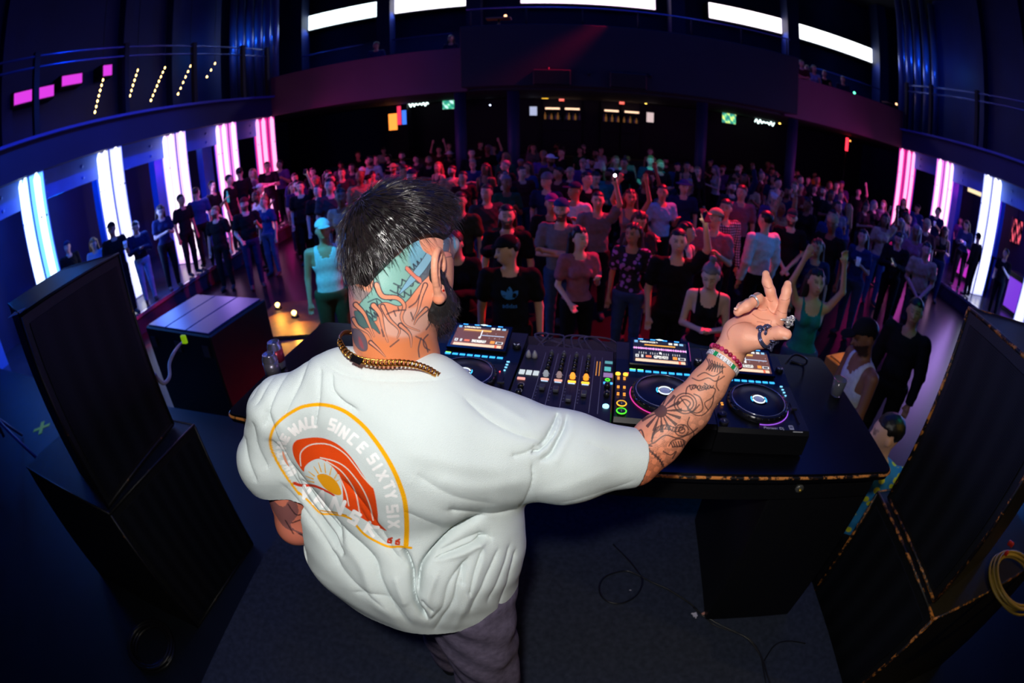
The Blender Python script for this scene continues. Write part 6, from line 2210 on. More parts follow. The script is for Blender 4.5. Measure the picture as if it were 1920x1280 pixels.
    def hl(pts, w, col, a=.8):
        dd, _ = dist_poly(Z, spline(pts, 5))
        zp(np.clip((w - dd) / 6 + .4, 0, 1), col, a)
    zp(np.ones(len(zi)), (250, 176, 150), .55)
    cr = (176, 84, 62)
    for pts in ([(560, 640), (640, 690), (740, 685)], [(740, 640), (800, 720), (870, 750)], [(700, 350), (760, 380), (800, 370)], [(740, 530), (790, 565), (820, 560)], [(940, 540), (1010, 550), (1060, 520)],
                [(890, 690), (960, 730), (1040, 730)], [(530, 740), (640, 810), (780, 830)], [(600, 850), (700, 870), (760, 930), (790, 960)], [(200, 1100), (180, 1000), (260, 900), (400, 860), (520, 870)],
                [(640, 900), (720, 930), (750, 980)], [(870, 880), (940, 920), (1010, 930)], [(800, 840), (790, 900), (800, 950)], [(590, 600), (620, 620)], [(830, 1080), (880, 1130)]):
        hl(pts, 5, cr, .75)
    hl([(360, 590), (450, 520), (560, 480), (650, 440)], 17, (120, 112, 112), .8)
    for c, rx, ry, ang in (((295, 660), 42, 26, -35), ((1000, 1085), 52, 16, 25), ((765, 140), 10, 40, 0), ((1068, 290), 8, 36, 0)):
        q = Z - np.array(c)
        ca, sa = math.cos(math.radians(ang)), math.sin(math.radians(ang))
        e = ((q[:, 0] * ca + q[:, 1] * sa) / rx) ** 2 + ((-q[:, 0] * sa + q[:, 1] * ca) / ry) ** 2
        zp(np.clip((1 - e) * 3, 0, 1), (255, 206, 190), .9)
    return C




def refine(V, Q, m):
    """Splits the quads Q[m] into four; the others stay."""
    q = Q[m]
    n = len(V)
    E = np.sort(np.concatenate([q[:, [0, 1]], q[:, [1, 2]], q[:, [2, 3]], q[:, [3, 0]]]), 1)
    key = E[:, 0] * np.int64(n) + E[:, 1]
    u, inv = np.unique(key, return_inverse=True)
    a, b = u // n, u % n
    mid = (V[a] + V[b]) / 2
    ctr = V[q].mean(1)
    k = len(q)
    e = (inv + n).reshape(4, k)
    c = n + len(u) + np.arange(k)
    out = [np.stack([q[:, 0], e[0], c, e[3]], 1), np.stack([e[0], q[:, 1], e[1], c], 1), np.stack([c, e[1], q[:, 2], e[2]], 1), np.stack([e[3], c, e[2], q[:, 3]], 1)]
    return np.vstack([V, mid, ctr]), np.vstack([Q[~m]] + out)


_c = proj(BV[BQ].mean(1))
BV, BQ = refine(BV, BQ, ((_c[:, 0] > 630) & (_c[:, 0] < 875) & (_c[:, 1] > 380) & (_c[:, 1] < 720)) | ((_c[:, 0] > 1160) & (_c[:, 1] > 490) & (_c[:, 1] < 930)))
BN = vnormals(BV, BQ)
BC = body_color(BV, BN)
# the lower half of the body, hidden by clothes, is meshed coarser and joins the upper half inside the shirt
LV, LQ = nets(trunk, (-0.6, 0.3, 0.88), (0.15, 0.95, 1.75), 0.012)
V_ = np.vstack([BV, LV])
Q_ = np.vstack([BQ, LQ + len(BV)])
C_ = np.vstack([BC, np.tile(srgb(225, 150, 122), (len(LV), 1))])
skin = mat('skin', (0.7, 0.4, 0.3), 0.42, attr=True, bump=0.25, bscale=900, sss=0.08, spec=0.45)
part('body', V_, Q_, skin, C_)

# ---- hair: a cap of hair mass and strands combed out of the crown
CROWN = hp(-0.012, -0.066, 0.098)


def hair_limit(p):
    """Height above which the head carries hair: a line from the temples down to a point at the nape."""
    return np.interp(np.abs(p[:, 0]) / 0.08, [0, .25, 1.0], [-0.060, -0.040, 0.040]) * np.clip((0.075 - p[:, 1]) / 0.05, 0, 1) + 0.062 * (1 - np.clip((0.075 - p[:, 1]) / 0.05, 0, 1))


hairp = [ell(hp(0, -0.004, 0.038), (0.083, 0.101, 0.094), HR, 0.02), ell(hp(0.0, 0.05, 0.085), (0.062, 0.05, 0.042), HR, 0.03), ell(hp(0, -0.05, -0.01), (0.062, 0.048, 0.07), HR, 0.03)]


def hair_post(P, D):
    p = hloc(P)
    n = 0.0022 * np.sin(p[:, 0] * 190) * np.sin(p[:, 1] * 170 + 1) * np.sin(p[:, 2] * 210)
    lim = hair_limit(p)
    return np.maximum(D + n, (lim - p[:, 2]) * 0.8)


HV, HQ = nets(hairp, hp(0, 0, 0) - 0.17, hp(0, 0, 0) + 0.17, 0.0035, hair_post)
hair_m = mat('hair_black', srgb(16, 13, 14), 0.36, spec=0.6)
hair_o = part('hair', HV, HQ, hair_m)
rng = np.random.default_rng(11)


def strands(n, root_f, length, width, col=None, lift=0.35, seg=5, curl=0.0):
    V, Q = [], []
    for i in range(n):
        r = root_f()
        if r is None:
            continue
        p, nn, d = r
        L = length * rng.uniform(.6, 1.25)
        side = nrm(np.cross(d, nn))
        pts = []
        q = p.copy()
        dd = nrm(d + nn * lift + side * rng.normal(0, .16))
        for s in range(seg):
            pts.append(q.copy())
            q = q + dd * L / (seg - 1)
            dd = nrm(dd - nn * lift * .42 + side * rng.normal(0, .08 + curl) + nn * rng.normal(0, curl))
        b = len(V)
        for s, q in enumerate(pts):
            w = width * (1 - 0.8 * s / (seg - 1))
            up = nn * w * .8
            V += [q - side * w, q + up, q + side * w]
        for s in range(seg - 1):
            for t in range(3):
                a, c = b + s * 3 + t, b + s * 3 + (t + 1) % 3
                Q.append((a, c, c + 3, a + 3))
    return np.array(V), np.array(Q)


HNv = vnormals(HV, HQ)
hsign = 1.0 if ((HV - HC) * HNv).sum(1).mean() > 0 else -1.0
hl_ = hloc(HV)
ok_h = np.nonzero(((HV - HC) * HNv * hsign).sum(1) > 0.03)[0]
Cl = hloc(CROWN[None])[0]


def hair_root():
    i = ok_h[rng.integers(len(ok_h))]
    p, nn = HV[i], HNv[i] * hsign
    l = hl_[i] - Cl
    out = Hr * l[0] + Hf * l[1] + Hu * l[2]
    sw = np.cross(nn, out)
    r = np.linalg.norm(out)
    d = out + sw * max(0, 0.75 - r * 5)
    # top hair is combed forward, the back falls to the nape
    d = nrm(d) + Hf * 0.5 * max(0, l[1] * 12) - Hu * .3
    d = nrm(d - nn * (d @ nn))
    lim = hair_limit(hl_[i][None])[0]
    if (hl_[i][2] < lim + 0.014 and rng.random() < .95) or (hl_[i][2] < lim + 0.028 and rng.random() < .5):
        return None
    return p - nn * 0.003, nn, d


SV, SQ = strands(9500, hair_root, 0.034, 0.00075, lift=0.36)
part('hair_strands', SV, SQ, mat('hair_strand', srgb(40, 32, 33), 0.22, spec=1.0), parent=hair_o).location = (0, 0, 0)

# ---- beard
beardp = [cone(hp(0.064, 0.012, -0.020), hp(0.056, 0.030, -0.072), .016, .026, .02), cone(hp(0.056, 0.030, -0.072), hp(0.018, 0.076, -0.108), .024, .022, .03),
          cone(hp(-0.064, 0.012, -0.020), hp(-0.056, 0.030, -0.072), .014, .024, .02), cone(hp(-0.056, 0.030, -0.072), hp(-0.018, 0.080, -0.112), .024, .026, .03),
          cone(hp(-0.018, 0.078, -0.108), hp(0.018, 0.078, -0.108), .022, .022, .02), cone(hp(-.025, .096, -.055), hp(.025, .096, -.055), .007, .007, .01)]
GV, GQ = nets(beardp, hp(0, 0, 0) - 0.2, hp(0, 0, 0) + 0.2, 0.0035, lambda P, D: D + 0.002 * np.sin(P[:, 0] * 300) * np.sin(P[:, 1] * 280) * np.sin(P[:, 2] * 310))
beard_o = part('beard', GV, GQ, mat('beard_black', srgb(20, 16, 18), 0.5))
GN = vnormals(GV, GQ) * (1 if ((GV - GV.mean(0)) * vnormals(GV, GQ)).sum(1).mean() > 0 else -1)


def beard_root():
    i = rng.integers(len(GV))
    return GV[i] - GN[i] * .002, GN[i], nrm(Hf * .5 - Hu * .9)


SV, SQ = strands(2600, beard_root, 0.016, 0.00045, lift=.6, seg=4, curl=.12)
part('beard_strands', SV, SQ, mat('hair_strand'), parent=beard_o)
# ================================================================ the DJ's clothes
HEMC = np.array([-0.262, 0.605, 1.845])
shirtp = [
    ell((-0.255, 0.625, 2.18), (0.185, 0.125, 0.165), None, .05),
    cone(pd(645, 732, .84), pd(800, 740, .84), .066, .066, .05),                       # yoke under the collar
    cone(pd(650, 730, .85), pd(535, 770, .885), .060, .066, .05),                        # left shoulder
    cone(pd(800, 760, .86), pd(940, 838, .885), .075, .088, .05),                        # right shoulder
    cone(pd(940, 838, .885), pd(1060, 858, .91), .090, .082, .05),
    cone(pd(1060, 858, .91), pd(1240, 857, .965), .080, .050, .04),                      # right sleeve
    cone(pd(528, 785, .915), pd(503, 865, .985), .068, .062, .03),                       # left sleeve
    cone(pd(503, 865, .985), pd(517, 915, 1.035), .062, .052, .025),
    cone(pd(860, 900, .985), pd(872, 1070, 1.11), .108, .110, .05),
    cone(pd(905, 885, .94), pd(890, 1010, 1.05), .085, .095, .05),
    cone(pd(640, 860, .97), pd(690, 1010, 1.08), .115, .150, .05),
    cone(pd(700, 850, .98), pd(785, 1010, 1.09), .155, .165, .06),
    ell(HEMC + (0, 0, 0.10), (0.205, 0.165, 0.14), None, .05),
    cone(HEMC + (-0.015, 0, 0.06), HEMC + (-0.01, 0, -0.12), .165, .165, .05),
    cone(HEMC + (0.055, 0.015, 0.10), HEMC + (0.055, 0.015, -0.12), .135, .150, .05),
    cone(HEMC + (-0.10, 0.0, 0.10), HEMC + (-0.09, 0.0, -0.12), .12, .118, .05),
]
# open ends: neck, both sleeves and the hem
NKC, NKN = pd(735, 640, .865) + np.array([0, .017, 0]), nrm(hp(0, -0.042, -0.035) - NB)
SRC_, SRN = pd(1188, 856, .955), nrm(ELR - SHR)
SLC, SLN = pd(512, 912, 1.015), nrm(ELL_ - SHL + np.array([0, 0, -.02]))
HMC = pd(800, 1130, 1.08)
_h1, _h2, _h3 = pd(612, 1056, 1.12), pd(832, 1210, 1.0), pd(968, 1088, 1.10)
HMN = nrm(np.cross(_h2 - _h1, _h3 - _h1))
HMN = HMN if HMN[2] < 0 else -HMN
SH_T = 0.0045


def shirt_post(P, D):
    D = np.maximum(D, -(D + SH_T))
    d = P - NKC
    ax = d @ NKN
    rr = np.sqrt(np.maximum((d * d).sum(1) - ax * ax, 0))
    D = np.maximum(D, np.minimum(0.069 - rr, 0.2) - 9 * (ax < -0.04))           # neck opening: a cylinder along the neck
    d = (P - SRC_) @ SRN
    D = np.maximum(D, np.where(P[:, 0] > 0.02, d, -1))
    d = (P - SLC) @ SLN
    D = np.maximum(D, np.where((((P - SLC) - d[:, None] * SLN) ** 2).sum(1) < .0075, np.where(d < .16, d, -1), -1))
    D = np.maximum(D, (P - _h1) @ HMN - .035)
    return D


TV, TQ = nets(shirtp, (-0.72, 0.25, 1.68), (0.30, 0.98, 2.52), 0.0024, shirt_post)
TN = vnormals(TV, TQ)
TX = proj(TV)
# ---- folds: relief along creases (pixels of the photo, projected on the cloth); depth in mm, width in px
folds = [
    # valleys
    ([(500, 830), (522, 880), (552, 930), (590, 980), (640, 1040)], -20, 5), ([(552, 905), (590, 955), (632, 1010)], -11, 4), ([(757, 1035), (773, 1075), (779, 1130), (800, 1160)], -13, 4),
    ([(912, 968), (862, 992), (822, 1027), (792, 1067), (784, 1118)], -13, 4), ([(915, 1004), (870, 1028), (815, 1050)], -9, 4), ([(1050, 782), (1040, 812), (1020, 836), (1000, 850)], -7, 3),
    ([(497, 775), (520, 850), (560, 905), (610, 965), (640, 1020)], -17, 13), ([(515, 830), (545, 905), (585, 965), (625, 1030)], -12, 9),
    ([(520, 905), (575, 975), (635, 1060)], -9, 8), ([(470, 790), (482, 840), (500, 880)], -6, 7), ([(455, 815), (463, 860), (480, 905)], -4, 6),
    ([(610, 975), (660, 1010), (700, 1050), (712, 1085), (735, 1135), (760, 1165)], -11, 10), ([(640, 900), (690, 960), (735, 1030)], -7, 9),
    ([(668, 945), (700, 1000), (740, 1040), (765, 1070)], -7, 8),
    ([(755, 1030), (772, 1070), (778, 1130), (803, 1162)], -11, 10), ([(806, 1165), (830, 1140), (845, 1090), (880, 1050)], -6, 8),
    ([(790, 1128), (812, 1150)], -5, 5),
    ([(905, 968), (860, 990), (820, 1025), (790, 1065), (783, 1120)], -13, 11), ([(910, 1000), (870, 1015), (820, 1040)], -10, 9), ([(915, 1010), (870, 1035), (810, 1050)], 8, 9),
    ([(975, 955), (930, 965), (880, 962), (840, 958)], -9, 10), ([(900, 1010), (925, 1008)], -6, 8),
    ([(880, 1045), (860, 1090), (850, 1130), (815, 1180)], -8, 7), ([(905, 1030), (890, 1080), (880, 1120)], -5, 6), ([(935, 1030), (905, 1100), (880, 1150)], -6, 7),
    ([(958, 1020), (940, 1080), (915, 1130)], -6, 7), ([(968, 1030), (955, 1090), (935, 1140)], -5, 6), ([(870, 1060), (868, 1100)], -4, 5),
    # ridges
    ([(870, 1020), (905, 1030), (880, 1120), (850, 1180)], 5, 9), ([(640, 1010), (680, 1060), (700, 1120), (760, 1180)], 8, 14), ([(620, 1040), (660, 1090), (720, 1140)], -5, 8),
    ([(660, 1110), (720, 1120), (770, 1170)], -4, 7), ([(740, 1080), (760, 1140)], 7, 10), ([(820, 1070), (800, 1130), (812, 1160)], 6, 9), ([(505, 800), (540, 880)], 6, 8),
    # sleeve and shoulder
    ([(1045, 775), (1040, 790), (1032, 806), (1022, 824), (1010, 836)], -9, 6), ([(1062, 778), (1058, 800), (1046, 825), (1032, 850), (1014, 862)], -8, 6), ([(1052, 778), (1045, 805), (1030, 835)], 6, 6),
    ([(1075, 800), (1060, 830), (1040, 870)], 3, 10), ([(1010, 836), (985, 850), (960, 856)], -4, 7), ([(870, 745), (915, 785), (960, 810), (1010, 825)], -4, 7), ([(880, 730), (940, 760), (990, 790)], 3, 10),
    ([(597, 652), (612, 684), (650, 704), (700, 714), (760, 716), (820, 712), (850, 706)], -1.6, 2.5), ([(610, 648), (640, 680), (700, 698), (770, 700), (815, 697)], 2.2, 7),
    ([(620, 700), (622, 730), (640, 752), (670, 770)], -4, 6), ([(600, 690), (597, 740), (590, 800)], -3, 5), ([(560, 670), (530, 710), (500, 770), (492, 800)], -3.5, 5),
    ([(540, 672), (505, 715), (478, 760)], -3, 5), ([(525, 678), (490, 712), (468, 750)], -2.5, 4), ([(580, 668), (560, 720), (525, 790)], -3, 5),
    ([(1000, 870), (1000, 900), (988, 935), (975, 952)], -3, 4), ([(1190, 900), (1120, 925), (1040, 945)], -4, 8), ([(1150, 880), (1060, 915), (990, 935)], 3, 14), ([(1100, 830), (1150, 850)], -2, 9),
    ([(780, 890), (850, 930), (930, 945)], -4, 16), ([(760, 960), (830, 990)], -4, 12), ([(820, 900), (900, 915), (985, 900)], 4, 18), ([(760, 850), (860, 870), (960, 880)], 2.5, 20),
]
disp = np.zeros(len(TV))
for pts, mm, w in folds:
    L = spline(pts, 6)
    lo_, hi_ = L.min(0) - w * 3, L.max(0) + w * 3
    ii = np.nonzero((TX[:, 0] > lo_[0]) & (TX[:, 0] < hi_[0]) & (TX[:, 1] > lo_[1]) & (TX[:, 1] < hi_[1]))[0]
    dd, t = dist_poly(TX[ii], L)
    end = np.clip(np.minimum(t, 1 - t) * 5 + .35, 0, 1)
    disp[ii] += (mm * ((1.15 if w >= 7 else 1.7) if mm < 0 else .75)) * .001 * (np.exp(-(dd / w) * 1.25) if mm < 0 else np.exp(-(dd / w) ** 2 * 1.6)) * end
view = CAM - TV
view /= np.linalg.norm(view, axis=1)[:, None]
# cloth moves along the body's outward direction, both faces of the cloth alike
axis_c = np.stack([np.full(len(TV), -0.255), np.full(len(TV), 0.66), TV[:, 2]], 1)
outw = TV - axis_c
outw[:, 2] *= .3
outw /= np.linalg.norm(outw, axis=1)[:, None] + 1e-9
outw = np.where((TV[:, 0] > -0.02)[:, None], view, outw * .5 + view * .5)
outw /= np.linalg.norm(outw, axis=1)[:, None]
face = np.clip((outw * view).sum(1) * 1.5, 0, 1)
TV = TV + outw * (disp * face)[:, None]
TV += TN * (0.0012 * np.sin(TV[:, 0] * 47 + TV[:, 2] * 31) * np.sin(TV[:, 1] * 39 + TV[:, 2] * 53))[:, None]

_c = TX[TQ].mean(1)
nT0 = len(TX)
TV, TQ = refine(TV, TQ, (_c[:, 0] > 490) & (_c[:, 0] < 785) & (_c[:, 1] > 745) & (_c[:, 1] < 1045) & (TV[TQ].mean(1)[:, 1] < .66))
# the print is laid out on the undisturbed cloth, then follows the folds
TX = proj(TV)


def shirt_color(X):
    n = len(X)
    C = np.tile(np.array(srgb(216, 227, 227)), (n, 1))
    zi = np.nonzero((X[:, 0] > 480) & (X[:, 0] < 800) & (X[:, 1] > 735) & (X[:, 1] < 1060) & (TV[:, 1] < .66))[0]
    U = (X[zi] - np.array([430, 640])) * 3.283

    def paint(a, col):
        a = np.clip(a, 0, 1)[:, None]
        C[zi] = C[zi] * (1 - a) + np.array(srgb(*col)) * a

    def line(pts, w, col, ends=None):
        L = spline(pts, 6)
        d, t = dist_poly(U, L)
        ww = w if ends is None else ends[0] + (ends[1] - ends[0]) * t
        paint((ww - d) / 3.5 + .5, col)

    def poly(pts, col, s=6):
        L = spline(pts, s, closed=True)
        d, _ = dist_poly(U, np.vstack([L, L[:1]]))
        paint(np.where(inside(U, L), d, -d) / 3.5 + .5, col)
    gold, org, wht = (250, 178, 8), (232, 74, 14), (255, 255, 255)
    line([(430, 940), (370, 860), (330, 800), (298, 745), (262, 670), (252, 600), (275, 530), (320, 480), (380, 437), (450, 402), (540, 388), (620, 396), (690, 420), (750, 456), (830, 525), (900, 612),
          (960, 700), (1010, 790), (1045, 870), (1075, 960), (1088, 1050), (1092, 1150), (1088, 1250)], 14, gold, (7, 16))
    line([(1120, 1270), (1050, 1262), (980, 1262), (900, 1228), (830, 1185), (780, 1130)], 7, gold)
    line([(750, 1092), (700, 1072), (620, 1062), (560, 1055), (490, 985), (430, 930)], 6, gold)
    line([(560, 1040), (600, 1046), (650, 1052), (720, 1070)], 4, (214, 150, 30))
    poly([(455, 800), (405, 725), (388, 660), (402, 618), (440, 600), (540, 590), (620, 608), (690, 650), (752, 715), (810, 800), (850, 862), (882, 895), (900, 960), (914, 1060), (918, 1112), (968, 1165),
          (900, 1135), (850, 1108), (760, 1050), (700, 1005), (700, 960), (692, 880), (655, 795), (600, 742), (550, 722), (500, 738), (465, 772)], org)
    for pts in ([(440, 765), (438, 690), (480, 645), (550, 628), (630, 640), (710, 690), (770, 760), (825, 835), (880, 895)], [(560, 715), (650, 737), (720, 778), (790, 860), (835, 935), (868, 1020), (885, 1100)],
                [(600, 737), (680, 790), (740, 862), (780, 940), (802, 1055)], [(672, 820), (715, 920), (735, 1010)]):
        line(pts, 3.6, (236, 226, 214))
    poly([(540, 826), (575, 814), (622, 830), (665, 870), (690, 930), (676, 946), (640, 938), (590, 905), (555, 862)], (236, 160, 20), 4)
    for a, b in (((548, 812), (520, 770)), ((566, 802), (548, 745)), ((592, 806), (585, 748)), ((618, 820), (632, 768)), ((648, 842), (664, 812)), ((524, 828), (488, 800)), ((516, 846), (470, 828)), ((520, 866), (480, 858)), ((655, 862), (676, 850))):
        line([a, b], 4, (240, 180, 60), (4, 2))
    line([(402, 872), (440, 885), (520, 888), (600, 922), (645, 948)], 8, (214, 60, 30), (10, 5))
    # curved lettering
    glyph = {'O': [[(0, 0), (1, 0), (1, 1), (0, 1), (0, 0)]], 'F': [[(0, 0), (0, 1), (1, 1)], [(0, .55), (.8, .55)]], 'T': [[(.5, 0), (.5, 1)], [(0, 1), (1, 1)]], 'H': [[(0, 0), (0, 1)], [(1, 0), (1, 1)], [(0, .5), (1, .5)]],
             'E': [[(1, 0), (0, 0), (0, 1), (1, 1)], [(0, .5), (.8, .5)]], 'W': [[(0, 1), (.2, 0), (.5, .7), (.8, 0), (1, 1)]], 'A': [[(0, 0), (.5, 1), (1, 0)], [(.2, .35), (.8, .35)]], 'L': [[(0, 1), (0, 0), (1, 0)]],
             'S': [[(0, 0), (1, 0), (1, .5), (0, .5), (0, 1), (1, 1)]], 'I': [[(.5, 0), (.5, 1)]], 'N': [[(0, 0), (0, 1), (1, 0), (1, 1)]], 'C': [[(1, 0), (0, 0), (0, 1), (1, 1)]], 'X': [[(0, 0), (1, 1)], [(0, 1), (1, 0)]],
             'Y': [[(0, 1), (.5, .5), (1, 1)], [(.5, .5), (.5, 0)]], 'V': [[(0, 1), (.5, 0), (1, 1)]], '6': [[(1, 1), (0, .6), (0, 0), (1, 0), (1, .5), (0, .5)]], 'K': [[(0, 0), (0, 1)], [(1, 1), (0, .5), (1, 0)]]}

    def letter(ch, x, y, ang, w, h, t, col=wht):
        ca, sa = math.cos(math.radians(ang)), math.sin(math.radians(ang))
        for st in glyph[ch]:
            pts = [(x + (px_ - .5) * w * ca + (py_ - .5) * h * sa, y + (px_ - .5) * w * sa - (py_ - .5) * h * ca) for px_, py_ in st]
            d, _ = dist_poly(U, np.array(pts, float))
            paint((t - d) / 3.5 + .5, col)
    for ch, x, y, a, w, h in (('O', 388, 806, -125, 18, 34), ('F', 368, 772, -120, 16, 34), ('F', 350, 738, -112, 16, 34), ('T', 325, 690, -100, 26, 46), ('H', 322, 640, -82, 28, 46), ('E', 342, 594, -62, 26, 44),
                              ('W', 398, 545, -38, 40, 56), ('A', 443, 517, -20, 30, 56), ('L', 484, 500, -8, 22, 58), ('L', 524, 495, 0, 22, 60),
                              ('S', 634, 512, 18, 30, 62), ('I', 668, 532, 28, 10, 62), ('N', 706, 560, 32, 34, 62), ('C', 760, 600, 40, 30, 60), ('E', 818, 652, 46, 30, 58),
                              ('S', 884, 722, 56, 34, 58), ('I', 912, 772, 58, 10, 60), ('X', 942, 826, 62, 36, 58), ('T', 982, 888, 66, 36, 58), ('Y', 994, 944, 74, 34, 60),
                              ('S', 1004, 1030, 84, 34, 62), ('I', 1008, 1076, 86, 10, 62), ('X', 1012, 1124, 88, 34, 60)):
        letter(ch, x, y, a, w, h, 8.5)
    letter('V', 470, 930, 20, 44, 70, 11)
    letter('A', 560, 965, 18, 60, 82, 12)
    letter('N', 665, 1010, 22, 66, 76, 12)
    letter('S', 770, 1085, 30, 44, 66, 11)
    letter('K', 875, 1155, 30, 60, 60, 10)
    letter('6', 988, 1222, 12, 20, 30, 6, (206, 62, 26))
    letter('6', 1036, 1232, 4, 20, 30, 6, (206, 62, 26))
    return C


TC = shirt_color(TX)
shirt_m = mat('shirt_cotton', (0.8, 0.8, 0.8), 0.9, attr=True, bump=0.5, bscale=700, spec=0.15)
shirt_o = part('t_shirt', TV, TQ, shirt_m, TC)
# ribbed collar
colp = [NKC + NKN * (0.0) + x for x in ()]
_a = nrm(np.cross(NKN, (1, 0, 0)))
_b = np.cross(NKN, _a)

# ---- trousers and shoes
trp = [ell((-0.235, 0.63, 1.80), (0.165, 0.125, 0.16), None, .04),
       cone((-0.31, 0.66, 1.80), (-0.33, 0.78, 1.40), .10, .085, .03), cone((-0.165, 0.58, 1.80), (-0.13, 0.53, 1.40), .108, .085, .03),
       cone((-0.33, 0.78, 1.40), (-0.33, 0.78, 0.95), .085, .072, .03), cone((-0.13, 0.53, 1.40), (-0.12, 0.49, 0.95), .085, .072, .03)]


def tr_post(P, D):
    w = 0.006 * np.sin(P[:, 2] * 41 + P[:, 0] * 31 + 2 * np.sin(P[:, 1] * 19)) * np.sin(P[:, 1] * 23 + P[:, 0] * 27 + P[:, 2] * 13)
    return np.maximum(D + w, np.maximum(P[:, 2] - 1.93, 0.93 - P[:, 2]))


PV, PQ = nets(trp, (-0.56, 0.3, 0.86), (0.1, 0.86, 2.0), 0.007, tr_post)
part('trousers', PV, PQ, mat('grey_denim', srgb(104, 96, 120), 0.85, noise=0.25, nscale=60, bump=.4, bscale=500, spec=.2))
for s_, x, y in (('shoe', -0.33, 0.78), ('shoe', -0.12, 0.52)):
    V, Q = nets([ell((x, y + .05, 0.915), (.048, .13, .045), None, .02), cone((x, y - .02, .92), (x, y - .02, .98), .046, .042, .02)], (x - .1, y - .2, .85), (x + .1, y + .3, 1.05), .008,
                lambda P, D: np.maximum(D, .8715 - P[:, 2]))
    part('shoe', V, Q, mat('shoe_black', srgb(18, 18, 20), .5))

# ---- necklace: curb links round the collar
gold_m = mat('gold_metal', srgb(214, 150, 70), 0.22, metal=1.0)
ring_pts = spline([pd(637, 634, .80), pd(641, 651, .775), pd(656, 667, .762), pd(682, 678, .752), pd(715, 682, .748), pd(750, 682, .748), pd(780, 686, .755), pd(805, 695, .765), pd(826, 707, .785),
                   pd(845, 708, .86), pd(830, 690, .94), pd(780, 670, .99), pd(700, 640, .96), pd(655, 625, .88)], 12, closed=True)
seg = np.r_[0, np.cumsum(np.linalg.norm(np.diff(np.vstack([ring_pts, ring_pts[:1]]), axis=0), axis=1))]
nl = int(seg[-1] / 0.0068)
mb = MB()
for i in range(nl):
    s0 = seg[-1] * i / nl
    j = min(np.searchsorted(seg, s0, 'right') - 1, len(ring_pts) - 1)
    p0, p1 = ring_pts[j], ring_pts[(j + 1) % len(ring_pts)]
    p = p0 + (p1 - p0) * ((s0 - seg[j]) / (seg[j + 1] - seg[j] + 1e-9))
    T = nrm(p1 - p0)
    upv = nrm(p - (NKC + np.array([0.005, 0.03, 0])))
    Bn = np.cross(T, upv)
    a = math.radians(38)
    X_ = T * math.cos(a) + Bn * math.sin(a)
    Y_ = upv
    mb.torus(p + (0, 0, 0.002), 0.0046, 0.0017, 9, 5, ax=(X_, nrm(Bn * math.cos(a) - T * math.sin(a)) * .9 + Y_ * .45, Y_))
for o_ in (mb.build('necklace', gold_m, dj),):
    o_.location = -DJ0
clp = MB()
cpt, cdir = pd(668, 674, .752), nrm(pd(680, 679, .752) - pd(655, 667, .758))
cu_ = nrm(CAM - cpt)
clp.obox(cpt, cdir, np.cross(cdir, cu_), cu_, .009, .0055, .004)
clp.build('necklace_clasp', mat('black_steel', srgb(30, 28, 34), .2, metal=1), dj).location = -DJ0

# ---- rings, bracelets, earring
silver = mat('silver_metal', srgb(225, 222, 228), 0.3, metal=0.65)
darksil = mat('dark_silver_metal', srgb(84, 86, 120), 0.22, metal=0.6, spec=1)


def finger_ring(c, axis, R, r, name, m, lab, blobs=()):
    Z = nrm(axis)
    X = nrm(np.cross(Z, CAM - c))
    Y = np.cross(Z, X)
    g = MB()
    g.torus(c, R, r, 22, 6, ax=(X, Y, Z))
    g.torus(c + Z * r * 1.5, R, r * .8, 22, 6, ax=(X, Y, Z))
    rg = np.random.default_rng(5)
    for (dx, dy, dz, s) in blobs:
        cc = c + X * dx + Y * dy + Z * dz
        for q in range(7):
            g.lathe(cc + rg.normal(0, s * .55, 3), [(s * .05, -s * .5), (s * .45, -s * .3), (s * .52, 0), (s * .4, s * .3), (s * .05, s * .5)], 8, ax=(nrm(X + rg.normal(0, .3, 3)), Y, nrm(Z + rg.normal(0, .3, 3))))
        g.torus(cc, s * .9, s * .22, 12, 5, ax=(X, Z, Y))
    o = g.build(name, m, dj)
    o.location = -DJ0
    o['label'] = lab
    return o


finger_ring(pd(1432, 636, .888), pd(1448, 626, .882) - pd(1427, 637, .895), .0152, .0024, 'finger_ring', darksil, 'large dark silver skull ring on the thumb', [(-.010, .006, .012, .012), (.006, .010, .012, .012), (.012, .002, .006, .010), (-.016, .002, .0, .010)])
finger_ring(pd(1466, 596, .935), pd(1470, 562, .925) - pd(1464, 592, .932), .0128, .0016, 'finger_ring', silver, 'silver ring with a big cluster on the index finger', [(.015, .003, -.004, .009), (.020, .0, .004, .006)])
finger_ring(pd(1414, 564, .914), pd(1400, 574, .905) - pd(1421, 560, .925), .0116, .0013, 'finger_ring', silver, 'thin silver ring on the bent ring finger', [(.004, .010, 0, .004)])


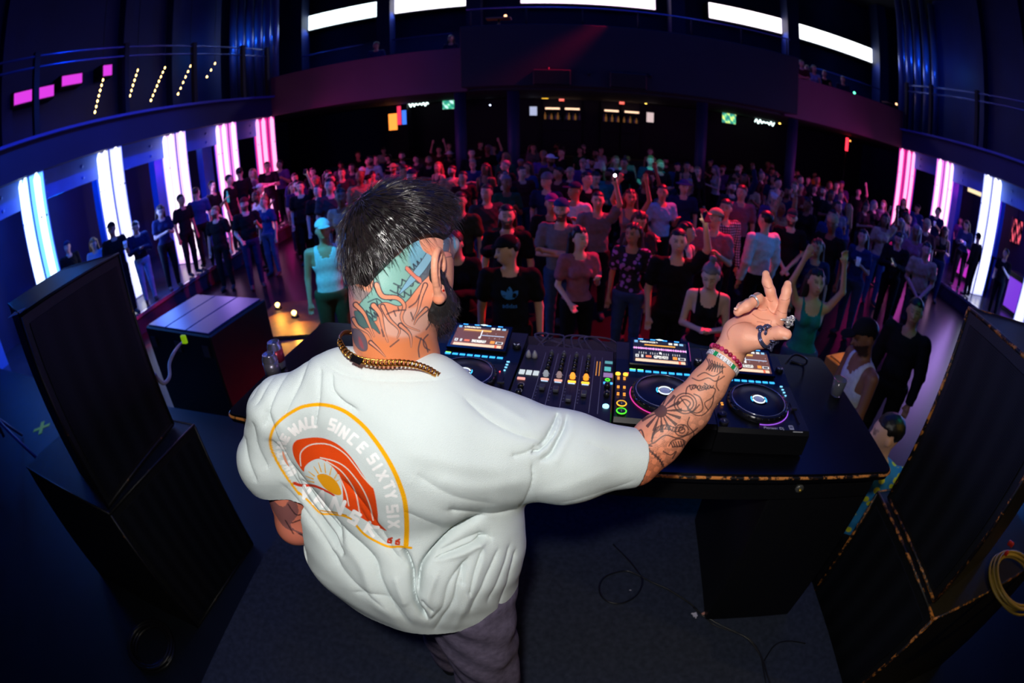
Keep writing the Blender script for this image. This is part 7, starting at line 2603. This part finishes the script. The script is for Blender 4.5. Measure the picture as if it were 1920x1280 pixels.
def bracelet(c, axis, R, n, r, name, mats, letters=None, tilt=0.0):
    Z = nrm(axis)
    X = nrm(np.cross(Z, CAM - c))
    Y = np.cross(Z, X)
    Zt = nrm(Z + Y * tilt)
    Y = np.cross(Zt, X)
    root = None
    g = MB()
    for i in range(n):
        a = 2 * math.pi * i / n
        p = c + (X * math.cos(a) + Y * math.sin(a)) * R
        g.cur = 0
        if letters is None:
            g.cur = 1 if i % 3 == 0 else 0
            g.lathe(p, [(r * .25, -r * .95), (r * .75, -r * .7), (r, 0), (r * .75, r * .7), (r * .25, r * .95)], 12, ax=(X * math.cos(a) + Y * math.sin(a), Zt, X * -math.sin(a) + Y * math.cos(a)))
        else:
            E1 = X * math.cos(a) + Y * math.sin(a)
            T = X * -math.sin(a) + Y * math.cos(a)
            g.cur = 1 if i % 5 == 2 else 0
            g.obox(p, T, Zt, E1, r * .9, r * .9, r * .85)
    o = g.build(name, parent=dj, mats=mats)
    o.location = -DJ0
    if letters:
        k = 0
        for i in range(n):
            a = 2 * math.pi * i / n
            E1 = X * math.cos(a) + Y * math.sin(a)
            if E1 @ nrm(CAM - c) < .1 or i % 5 == 2:
                continue
            T = X * -math.sin(a) + Y * math.cos(a)
            tx = text_mesh('bead_letter', letters[k % len(letters)], r * 1.9, mat('ink_black', (0.01, 0.01, 0.012), .5), extrude=.0001)
            p = c + E1 * (R + r * .87)
            Rm = Matrix((T, -Zt, nrm(np.cross(T, -Zt)))).transposed()
            if Vector(Rm.col[2]).dot(Vector(E1)) < 0:
                Rm = Matrix((-T, -Zt, nrm(np.cross(-T, -Zt)))).transposed()
            tx.matrix_world = Matrix.Translation(Vector(p)) @ Rm.to_4x4()
            tx.parent = o
            tx.matrix_parent_inverse = Matrix.Translation(Vector(DJ0)) @ Matrix.Translation(-Vector(DJ0))
            tx.matrix_world = Matrix.Translation(Vector(p)) @ Rm.to_4x4()
            k += 1
    return o


AX = WR - pd(1328, 720, .938)
b1 = bracelet(pd(1361, 668, .932), AX, .0345, 22, .0052, 'bead_bracelet', [mat('bead_crimson', srgb(150, 18, 60), .15, coat=1), mat('bead_dark_pink', srgb(210, 60, 110), .15, coat=1)], None, .25)
b1['label'] = 'string of dark red round beads'
b2 = bracelet(pd(1355, 680, .934), AX, .0335, 26, .0048, 'letter_bracelet', [mat('bead_white', srgb(236, 236, 244), .3), mat('bead_green', srgb(30, 150, 90), .3)], 'KOOMSTYLSA', .25)
b2['label'] = 'string of white cube letter beads with green ones between'
e_ = MB()
for q in range(4):
    e_.lathe(ep(.008, -.022 - q * .0042, .006), [(.0005, -.002), (.0022, 0), (.0005, .002)], 8)
e_.build('earring', mat('red_enamel', srgb(200, 40, 20), .2, metal=.6), dj).location = -DJ0
